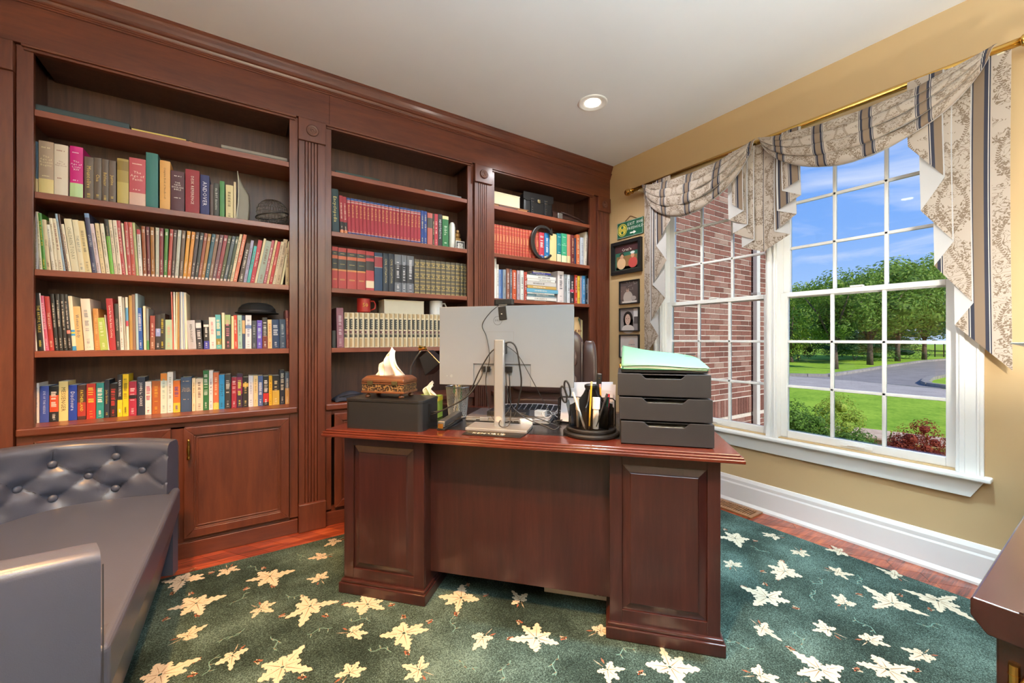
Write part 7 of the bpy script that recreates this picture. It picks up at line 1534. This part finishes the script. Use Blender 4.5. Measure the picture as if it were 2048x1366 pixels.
def fabric(name='damask_fabric'):
    g = NG(name); uv = g.coord('UV'); sep = g.n('ShaderNodeSeparateXYZ'); g.l(uv, sep.inputs[0]); u, v = sep.outputs['X'], sep.outputs['Y']
    P = 0.27
    f = g.math('FRACT', g.math('DIVIDE', g.math('ADD', u, 10.0), P))
    def band(a, b): return g.math('MULTIPLY', g.math('GREATER_THAN', f, a), g.math('LESS_THAN', f, b))
    # woven urn and scroll motif: mirrored about the middle of each field
    c = g.math('ABSOLUTE', g.math('SUBTRACT', f, 0.36))
    cb = g.n('ShaderNodeCombineXYZ'); g.l(g.math('MULTIPLY', c, P), cb.inputs[0]); g.l(v, cb.inputs[1])
    mp = cb.outputs[0]
    n1 = g.noise(mp, 24, 2, 0.5, 2.4)
    iso = g.math('MULTIPLY', g.math('LESS_THAN', g.math('ABSOLUTE', g.math('SUBTRACT', n1, 0.5)), 0.028), g.math('GREATER_THAN', g.noise(mp, 7, 1), 0.44))
    vor = g.n('ShaderNodeTexVoronoi'); g.l(mp, vor.inputs['Vector']); vor.inputs['Scale'].default_value = 105
    flo = g.math('MULTIPLY', g.math('LESS_THAN', vor.outputs['Distance'], 0.44), g.math('GREATER_THAN', g.noise(mp, 11, 2), 0.545))
    ph = g.math('SINE', g.math('MULTIPLY', v, 17.0))
    off = g.math('SUBTRACT', g.math('MULTIPLY', c, P), g.math('ADD', 0.050, g.math('MULTIPLY', ph, 0.030)))
    vine = g.math('MULTIPLY', g.math('LESS_THAN', g.math('ABSOLUTE', off), 0.007), g.math('GREATER_THAN', g.math('SINE', g.math('ADD', g.math('MULTIPLY', v, 620.0), g.math('MULTIPLY', g.math('ABSOLUTE', off), 500.0))), -0.1))
    mot = g.math('MINIMUM', g.math('ADD', g.math('ADD', iso, flo), vine), 1.0)
    infield = g.math('LESS_THAN', f, 0.70)
    mot = g.math('MULTIPLY', mot, infield)
    weave = g.noise(uv, 900, 2)
    base = g.mix(weave, srgb('#b3a496'), srgb('#c6b9ab'))
    col = g.mix(g.math('MULTIPLY', mot, 0.85), base, srgb('#76624f'))
    col = g.mix(band(0.72, 0.98), col, srgb('#3a3b48'))
    col = g.mix(band(0.79, 0.91), col, srgb('#8a7663'))
    for a, b in ((0.735, 0.745), (0.955, 0.965)): col = g.mix(band(a, b), col, srgb('#d8d0c4'))
    g.set(col, 0.75, spec=0.2); g.b.inputs['Sheen Weight'].default_value = 0.1
    g.bump(weave, 0.15, 0.001)
    # light glowing through the cloth
    tr = g.n('ShaderNodeBsdfTranslucent'); g.l(col, tr.inputs[0]); mx = g.n('ShaderNodeMixShader'); mx.inputs[0].default_value = 0.22
    g.l(g.b.outputs[0], mx.inputs[1]); g.l(tr.outputs[0], mx.inputs[2]); g.l(mx.outputs[0], g.out.inputs[0]); return g.m
M_FAB = fabric()
def lining():
    g = NG('white_lining'); g.set(srgb('#d9d7d6'), 0.8); tr = g.n('ShaderNodeBsdfTranslucent'); tr.inputs[0].default_value = (0.75, 0.74, 0.73, 1); mx = g.n('ShaderNodeMixShader'); mx.inputs[0].default_value = 0.3
    g.l(g.b.outputs[0], mx.inputs[1]); g.l(tr.outputs[0], mx.inputs[2]); g.l(mx.outputs[0], g.out.inputs[0]); return g.m
M_LIN = lining()
val = empty('swag_valance', (2.79, 1.33, ROD_Z), 0, 'swagged damask valance with striped cascading tails over the window', 'valance')
def vpart(mb, name, mat, smooth=True):
    mb.v = [(x-2.79, y-1.33, z-ROD_Z) for x, y, z in mb.v]; return mb.build(name, mat, val, smooth=smooth, fix=False)
def swag(ya, yb, za, zb, top_sag, bot_sag, folds, skew, u0):
    NU, NV = 72, 96
    def fn(a, b):
        t = b; s = a
        tt = t - 0.045*math.sin(2*PI*folds*t)
        sag = top_sag + (bot_sag-top_sag)*tt
        sh = (4*s*(1-s))**(0.62 + 0.25*(1-t))
        sk = s + skew*4*s*(1-s)*t
        env = math.sin(PI*min(1, max(0, s)))**0.5
        y = ya + (yb-ya)*(0.015*t + (1-0.03*t)*sk)
        z = za + (zb-za)*s - sag*sh + 0.006*math.sin(2*PI*folds*t+1.0)*env
        wob = t + 0.03*math.sin(3.1*s*PI+folds)*env
        bulge = 0.045*env*math.sin(PI*min(1, t*0.85+0.1)) + 0.040*env*math.sqrt(abs(math.sin(PI*folds*wob))) + 0.004*math.sin(31*s+17*t)*env
        x = 2.782 - 0.012 - bulge
        return (x, y, z)
    m = MB().grid(fn, NU, NV); ln = abs(yb-ya)*1.25
    m.uv = [(u0 + ln*(i % (NU+1))/NU, 0.85*(i // (NU+1))/NV) for i in range(len(m.v))]
    vpart(m, 'swag', M_FAB)
    m2 = MB(); m2.v = []; 
    m = MB().grid(lambda a, b: (lambda p: (p[0]+0.004, p[1], p[2]))(fn(a, b)), NU, NV); vpart(m, 'swag_lining', M_LIN)
swag(1.345, 0.335, 2.452, 2.452, 0.095, 0.345, 4, 0.02, 0.05)
swag(2.262, 1.350, 2.440, 2.452, 0.085, 0.375, 4, -0.02, 0.17)
def tail(P, xs, ztop, u0, vo, sgn):
    """P: fold lines as (y, bottom z); cloth runs from fold to fold, folding back on itself"""
    m = MB(); uvs = []; ml = MB(); acc_ = u0
    for k in range(len(P)-1):
        (ya, za), (yb, zb_) = P[k], P[k+1]; n = 6; nv = 14; xa, xb = xs[k], xs[k+1]; wd = abs(yb-ya)
        def fn(a, b, off=0.0):
            y = ya + (yb-ya)*a; zb2 = za + (zb_-za)*a; z = ztop + (zb2-ztop)*b; bow = 0.006*math.sin(PI*a)*(1 if k % 2 == 0 else -1)
            return (xa + (xb-xa)*a - bow*0.5 + off + 0.003*math.sin(b*5), y + 0.004*math.sin(4*b), z)
        n0 = len(m.v); m.grid(lambda a, b: fn(a, b), n, nv)
        for i in range(len(m.v)-n0): uvs.append((acc_ + sgn*wd*(i % (n+1))/n, vo + (ztop - m.v[n0+i][2])))
        ml.grid(lambda a, b: fn(a, b, 0.0018 if k % 2 == 0 else -0.0018), n, nv); acc_ += sgn*wd
    m.uv = uvs; vpart(m, 'tail', M_FAB); vpart(ml, 'tail_lining', M_LIN)
def xr(n, a=2.752, st=0.0075): return [a + st*i for i in range(n)]
RP = [(0.624, 2.104), (0.497, 1.914), (0.581, 1.777), (0.471, 1.608), (0.537, 1.503), (0.412, 1.315), (0.472, 1.216), (0.300, 1.012)]
tail(RP, xr(8), 2.425, 0.108, 0.0, 1)
LP = [(1.976, 2.073), (2.109, 1.896), (2.021, 1.769), (2.157, 1.591), (2.044, 1.475), (2.192, 1.286), (2.119, 1.178), (2.262, 1.000)]
tail(LP, xr(8), 2.42, 0.12, 0.1, 1)
CLP = [(1.458, 2.031), (1.532, 1.982), (1.428, 1.923), (1.508, 1.887), (1.383, 1.82), (1.455, 1.775), (1.321, 1.714)]
CLP2 = [(1.50, 2.06), (1.428, 2.0), (1.532, 1.965), (1.405, 1.905), (1.508, 1.87), (1.37, 1.80), (1.455, 1.765), (1.321, 1.714)]
tail(CLP2[0:], xr(8, 2.758, 0.0065)[::1], 2.42, 0.16, 0.2, 1)
CRP = [(1.103, 2.097), (1.196, 2.062), (1.096, 2.008), (1.23, 1.95), (1.125, 1.905), (1.25, 1.827), (1.165, 1.793), (1.321, 1.714)]
tail(CRP, xr(8, 2.758, 0.0065), 2.42, 0.20, 0.2, 1)
# ------------------------------------------------------------------ outside the window
GZ = -0.25
def ground_mat(name, a, b, sc, rough=0.95, bump=0.4):
    g = NG(name); v = g.coord(); n = g.noise(v, sc, 5, 0.6); n2 = g.noise(v, sc*0.08, 3)
    f = g.math('ADD', g.math('MULTIPLY', n, 0.6), g.math('MULTIPLY', n2, 0.4)); g.set(g.ramp(f, [(0.35, srgb(a)), (0.65, srgb(b))]), rough, spec=0.1); g.bump(n, bump, 0.02); return g.m
M_GRASS = ground_mat('lawn_grass', '#6c9428', '#9cbc40', 14)
M_ROAD = ground_mat('asphalt', '#98928c', '#b4aea6', 30); M_DRIVE = ground_mat('driveway_asphalt', '#7c7876', '#989490', 30)
M_KERB = ground_mat('kerb_stone', '#7e7b76', '#a29e98', 6); M_MULCH = ground_mat('mulch', '#4a2a1a', '#7a4a30', 30)
def gpoly(name, pts, z, mat, label, thick=0.02):
    o = MB().prism([(x, y) for x, y in pts], 'z', z-thick, z).build(name, mat); tag(o, label, None, None, 'structure'); return o
gpoly('ground_lawn', [(3.05, -60), (150, -60), (150, 90), (3.05, 90)], GZ, M_GRASS, 'green lawn outside the window')
gpoly('ground_road', [(13.3, 60), (13.2, 5.7), (13.25, 4.5), (13.4, 3.4), (13.7, 2.4), (14.6, -40), (17.0, -40), (16.2, 2.86), (16.4, 3.7), (16.9, 5.1), (17.0, 7.2), (17.0, 60)], GZ+0.01, M_ROAD, 'pale asphalt road crossing the lawn')
gpoly('ground_driveway', [(16.3, 2.95), (16.9, 5.1), (17.0, 7.0), (17.9, 6.23), (21.8, 6.41), (26.0, 6.72), (34.4, 7.1), (38.7, 6.85), (42.0, 5.5), (43.5, 2.0), (44, -12), (37, -12), (35, -1), (30, 3.4), (22.0, 3.9), (19.6, 3.85), (17.6, 3.58)], GZ+0.012, M_DRIVE, 'grey driveway curving away between the lawns')
def kerb(pts, label):
    t = empty('kerb', (pts[0][0], pts[0][1], GZ), 0, label, 'kerb', 'stone kerbs along the road'); k = 0
    P = [Vector(p) for p in pts]
    for a, b in zip(P[:-1], P[1:]):
        L = (b-a).length; d = (b-a)/L; q = Vector((-d.y, d.x)); n = max(1, int(L/0.6))
        for i in range(n):
            s0, s1 = a + d*(L*i/n+0.01), a + d*(L*(i+1)/n-0.01); m = MB().prism([((p-P[0]).x, (p-P[0]).y) for p in (s0-q*0.09, s1-q*0.09, s1+q*0.09, s0+q*0.09)], 'z', 0, 0.11); m.build('kerb_stone', M_KERB, t, bevel=0.0)
kerb([(17.0, 12.0), (17.0, 7.2), (17.9, 6.23), (21.8, 6.41), (26.0, 6.72), (34.4, 7.1), (38.7, 6.85)], 'grey stone kerb along the far side of the road and driveway')
kerb([(16.4, 2.75), (16.9, 3.35), (17.6, 3.6), (19.6, 3.87), (22.0, 3.93), (24.0, 4.0)], 'pale stone kerb around the grass corner at the right')
gpoly('ground_mulch', [(3.06, -3), (6.6, -3), (7.2, 1.2), (7.4, 2.2), (7.0, 2.85), (3.06, 2.86)], GZ+0.006, M_MULCH, 'brown mulch bed in front of the house')
pv = empty('garden_path', (7.6, 1.9, GZ), R(12), 'short path of square beige pavers by the mulch bed', 'path')
pm = MB().box(-0.17, 0.17, -0.17, 0.17, 0, 0.03).mesh('paver', [ground_mat('paver_stone', '#b49c84', '#cdb8a0', 12)])
for i in range(2):
    for j in range(6): inst(pm, 'paver', pv, (0.36*i - 0.1, -0.9 + 0.36*j, 0))
# brick wing
W_BY = 2.87
mort = MB().box(3.05, 6.32, W_BY+0.005, W_BY+0.14, GZ, 3.3).build('wall_exterior', ground_mat('mortar', '#c4bcb0', '#dcd4c8', 40)); tag(mort, 'red brick wing of the house outside the left window', None, None, 'structure')
BM = [ground_mat('brick_%d' % i, a, b, 60) for i, (a, b) in enumerate([('#7a564c', '#93695d'), ('#704c43', '#8a6156'), ('#84645a', '#9a7a6e'), ('#66463e', '#7c584e'), ('#8e7468', '#a48a7c')])]
bme = [MB().box(-0.097, 0.097, 0, 0.02, -0.0285, 0.0285).mesh('brick', [b]) for b in BM]; bms = [MB().box(-0.0285, 0.0285, 0, 0.02, -0.097, 0.097).mesh('brick', [b]) for b in BM]
rb = random.Random(11); rest = MB(); cnt = 0
for r_ in range(-10, 44):
    z = 0.415 + r_*0.0677
    if z < GZ or z > 3.28: continue
    if 0.13 < z < 0.40: continue
    x = 3.05 + (0.102 if r_ % 2 else 0.0)
    while x < 6.24:
        xc = x + 0.102; x += 0.204
        if xc+0.097 > 6.32: continue
        k = rb.choices(range(5), (5, 5, 4, 3, 1))[0]
        if 3.98 < xc < 5.95 and 0.40 < z < 2.34 and cnt < 300: inst(bme[k], 'brick', mort, (xc, W_BY + rb.uniform(-0.001, 0.002), z)); cnt += 1
        else: rest.box(xc-0.097, xc+0.097, W_BY, W_BY+0.02, z-0.0285, z+0.0285, k)
x = 3.08
while x < 6.28: rest.box(x-0.0285, x+0.0285, W_BY-0.006, W_BY+0.02, 0.265-0.105, 0.265+0.105, rb.randrange(4)); x += 0.0677
o = rest.build('brickwork', BM, mort); o['kind'] = 'stuff'
t = empty('downspout', (5.80, W_BY-0.05, GZ), 0, 'grey downspout pipe running down the brick wing', 'downspout'); MB().box(-0.042, 0.042, -0.03, 0.03, 0.05, 3.4).build('pipe', plain('#c9c9c4', 0.5), t, bevel=0.008)
for z in (0.8, 2.0): MB().box(-0.05, 0.05, -0.032, 0.05, z, z+0.03).build('strap', plain('#b4b4b0', 0.5), t)
MB().prism([(-0.05, 0.05), (0.05, 0.05), (0.05, 0.0), (-0.05, 0.0)], 'x', -0.045, 0.045).build('outlet', plain('#c9c9c4', 0.5), t)
# foliage
def leaf_mat(name, a, b):
    g = NG(name); oi = g.n('ShaderNodeObjectInfo'); v = g.coord(); n = g.noise(v, 9, 2); g.set(g.ramp(n, [(0.3, srgb(a)), (0.7, srgb(b))]), 0.6, spec=0.3)
    tr = g.n('ShaderNodeBsdfTranslucent'); tr.inputs[0].default_value = (*srgb(b), 1); mx = g.n('ShaderNodeMixShader'); mx.inputs[0].default_value = 0.3; g.l(g.b.outputs[0], mx.inputs[1]); g.l(tr.outputs[0], mx.inputs[2]); g.l(mx.outputs[0], g.out.inputs[0]); return g.m
L_TREE = leaf_mat('tree_leaf', '#4a6c24', '#7c9c3c'); L_LIGHT = leaf_mat('light_leaf', '#7c9c34', '#aabf50'); L_DARK = leaf_mat('dark_leaf', '#33532a', '#52743a'); L_FAR = leaf_mat('far_leaf', '#4a6a4c', '#6c8a64'); L_BUSH = leaf_mat('bush_leaf', '#3c6428', '#6a9038'); L_RED = leaf_mat('barberry_leaf', '#6c2c20', '#a85038'); L_GOLD = leaf_mat('golden_leaf', '#a8a834', '#c8c04c')
def crown(n, size, seed, clumps=22, flat=1.0):
    """leaf cards gathered in clumps filling a unit crown"""
    rnd = random.Random(seed); cs = []
    for i in range(clumps):
        while True:
            p = Vector((rnd.uniform(-1, 1), rnd.uniform(-1, 1), rnd.uniform(-1, 1)))
            if p.length < 0.78: break
        cs.append((p, rnd.uniform(0.22, 0.40)))
    m = MB()
    for i in range(n):
        c, r_ = cs[rnd.randrange(clumps)]; d = Vector((rnd.gauss(0, 1), rnd.gauss(0, 1), rnd.gauss(0, 1))).normalized()
        p = c + d*r_*rnd.uniform(0.6, 1.12)**0.7; q = Vector((rnd.gauss(0, 1), rnd.gauss(0, 1), rnd.gauss(0, 1))).normalized(); e = d.cross(q).normalized()*size*rnd.uniform(0.6, 1.2); f = q*size*rnd.uniform(0.5, 0.9)
        m.add([p-e, p+f*0.5, p+e, p-f*0.5], [(0, 1, 2, 3)])
    for c, r_ in cs: m.sphere(c, r_*0.36, 8, 6, mi=0)
    return m
CROWN = {}
def crown_mesh(key, n, size, seed, mat, cl=24):
    if key not in CROWN: CROWN[key] = crown(n, size, seed, cl).mesh('crown', [mat], fix=False)
    return CROWN[key]
M_BARK = ground_mat('bark', '#4e4238', '#76675a', 12)
def tree(x, y, h, w, trunk_h, key, seed, mat, label, n=9000, size=0.042, lean=0.1):
    t = empty('tree', (x, y, GZ), seed*1.3, label, 'tree', 'trees across the road'); rr = random.Random(seed)
    MB().tube([(0, 0, 0), (0.05*lean, 0, trunk_h*0.5), (lean*0.3, 0.05, trunk_h), (lean, 0.1, trunk_h+(h-trunk_h)*0.5)], [0.15, 0.12, 0.10, 0.04], 8).build('trunk', M_BARK, t, smooth=True)
    for k in range(4): a = 2*PI*k/4+seed; MB().tube([(0.1*lean, 0, trunk_h*0.8), (w*0.3*math.cos(a), w*0.3*math.sin(a), trunk_h+(h-trunk_h)*0.35), (w*0.6*math.cos(a), w*0.6*math.sin(a), trunk_h+(h-trunk_h)*0.6)], [0.06, 0.045, 0.02], 6).build('branch', M_BARK, t, smooth=True)
    ch_ = (h-trunk_h); inst(crown_mesh(key, n, size, seed, mat), 'crown', t, (0, 0, trunk_h + ch_*0.5), (0, 0, 0), (w*1.05, w*1.05, ch_*0.56))
tree(23.0, 7.7, 4.7, 2.0, 1.25, 'a', 1, L_TREE, 'young maple tree with slim trunk nearest the road')
tree(28.3, 7.9, 5.6, 2.6, 1.5, 'b', 2, L_TREE, 'maple tree with forked trunk second from the road')
tree(34.2, 8.2, 6.6, 3.4, 1.8, 'c', 3, L_TREE, 'maple tree by the driveway, farthest of the row')
tree(38.6, 7.9, 7.2, 3.2, 1.6, 'd', 4, L_LIGHT, 'bright yellow green tree at the right beyond the driveway')
tree(27.5, 11.4, 5.0, 1.9, 0.5, 'e', 5, L_LIGHT, 'bushy light green tree left of the trunks')
def bush(name, x, y, h, w, key, mat, label, n=1600, size=0.07, seed=9, group='shrubs outside the window'):
    t = empty(name, (x, y, GZ), seed*0.7, label, 'shrub', group)
    for k in range(3): a = 2*PI*k/3; MB().tube([(0, 0, 0), (w*0.2*math.cos(a), w*0.2*math.sin(a), h*0.5)], [0.02, 0.008], 5).build('stem', M_BARK, t)
    inst(crown_mesh(key, n*4, size*0.5, seed, mat, 20), 'foliage', t, (0, 0, h*0.52), (0, 0, 0), (w*1.15, w*1.15, h*0.56))
bush('evergreen_shrub', 30.0, 12.0, 4.3, 1.7, 'f', L_DARK, 'tall rounded dark evergreen left of the maple trees', 2600, 0.06, 21, 'shrubs across the road')
bush('evergreen_hedge', 33.0, 10.0, 2.3, 2.6, 'g', L_DARK, 'dark evergreen hedge behind the maple trunks', 2600, 0.06, 22, 'shrubs across the road')
bush('evergreen_hedge', 39.0, 10.2, 2.6, 3.0, 'g', L_DARK, 'dark evergreen hedge at the end of the driveway', 2600, 0.06, 22, 'shrubs across the road')
bush('evergreen_hedge', 49.0, 13.0, 2.9, 3.4, 'g', L_DARK, 'dark evergreen hedge far behind the maples', 2600, 0.06, 22, 'shrubs across the road')
bush('evergreen_hedge', 50.0, 5.0, 2.9, 3.4, 'g', L_DARK, 'dark evergreen hedge behind the iron fence', 2600, 0.06, 22, 'shrubs across the road')
bush('evergreen_hedge', 52.0, -3.0, 3.0, 3.6, 'g', L_DARK, 'dark evergreen hedge at the far right of the view', 2600, 0.06, 22, 'shrubs across the road')
bush('golden_shrub', 40.0, 19.0, 2.2, 2.2, 'h', L_GOLD, 'rounded yellow green shrub at the far left', 1200, 0.08, 23, 'shrubs across the road')
for i, (x, y, h, w, lb) in enumerate([(75, 37, 11, 6, 'far woodland tree at the left edge of the view'), (70, 27, 10, 6, 'far woodland tree second from the left'), (74, 18, 10, 6.5, 'far woodland tree behind the maples'), (66, 9, 10, 6, 'far woodland tree behind the driveway'), (68, -1, 9, 6, 'far woodland tree at the right behind the fence'), (80, 48, 12, 7, 'far woodland tree beyond the brick wing'), (66, -11, 9, 6, 'far woodland tree at the right end')]):
    tree(x, y, h*0.72, w*0.95, 0.4, 'far', 31, L_FAR, lb, 6000, 0.045)
bush('garden_shrub', 4.45, 1.70, 0.86, 0.40, 'i', L_BUSH, 'tall green garden shrub close to the right window', 2600, 0.06, 41)
bush('garden_shrub', 4.25, 1.30, 0.62, 0.36, 'j', L_BUSH, 'low spreading green shrub in front of the mulch bed', 2600, 0.06, 42)
bush('garden_shrub', 5.35, 1.74, 0.80, 0.36, 'k', L_LIGHT, 'yellow green garden shrub behind the taller one', 1800, 0.06, 43)
bush('barberry_shrub', 5.0, 0.95, 0.66, 0.32, 'l', L_RED, 'rounded red barberry shrub by the paver path', 2400, 0.06, 44)
bush('garden_shrub', 4.05, 0.80, 0.46, 0.24, 'm', L_BUSH, 'small green shrub below the red barberry', 1600, 0.06, 45)
# dark iron fence
t = empty('iron_fence', (45.0, 7.5, GZ), 0, 'low black iron fence beyond the driveway', 'fence')
fm = MB().box(-0.03, 0.03, -0.03, 0.03, 0, 1.2).mesh('post', [M_BLACK])
for i in range(12): inst(fm, 'post', t, (0.2*i, 1.6 - 0.45*i, 0))
for z in (0.2, 1.1): MB().tube([(0, 1.6, z), (2.2, 1.6-0.45*11, z)], 0.02, 5).build('rail', M_BLACK, t)
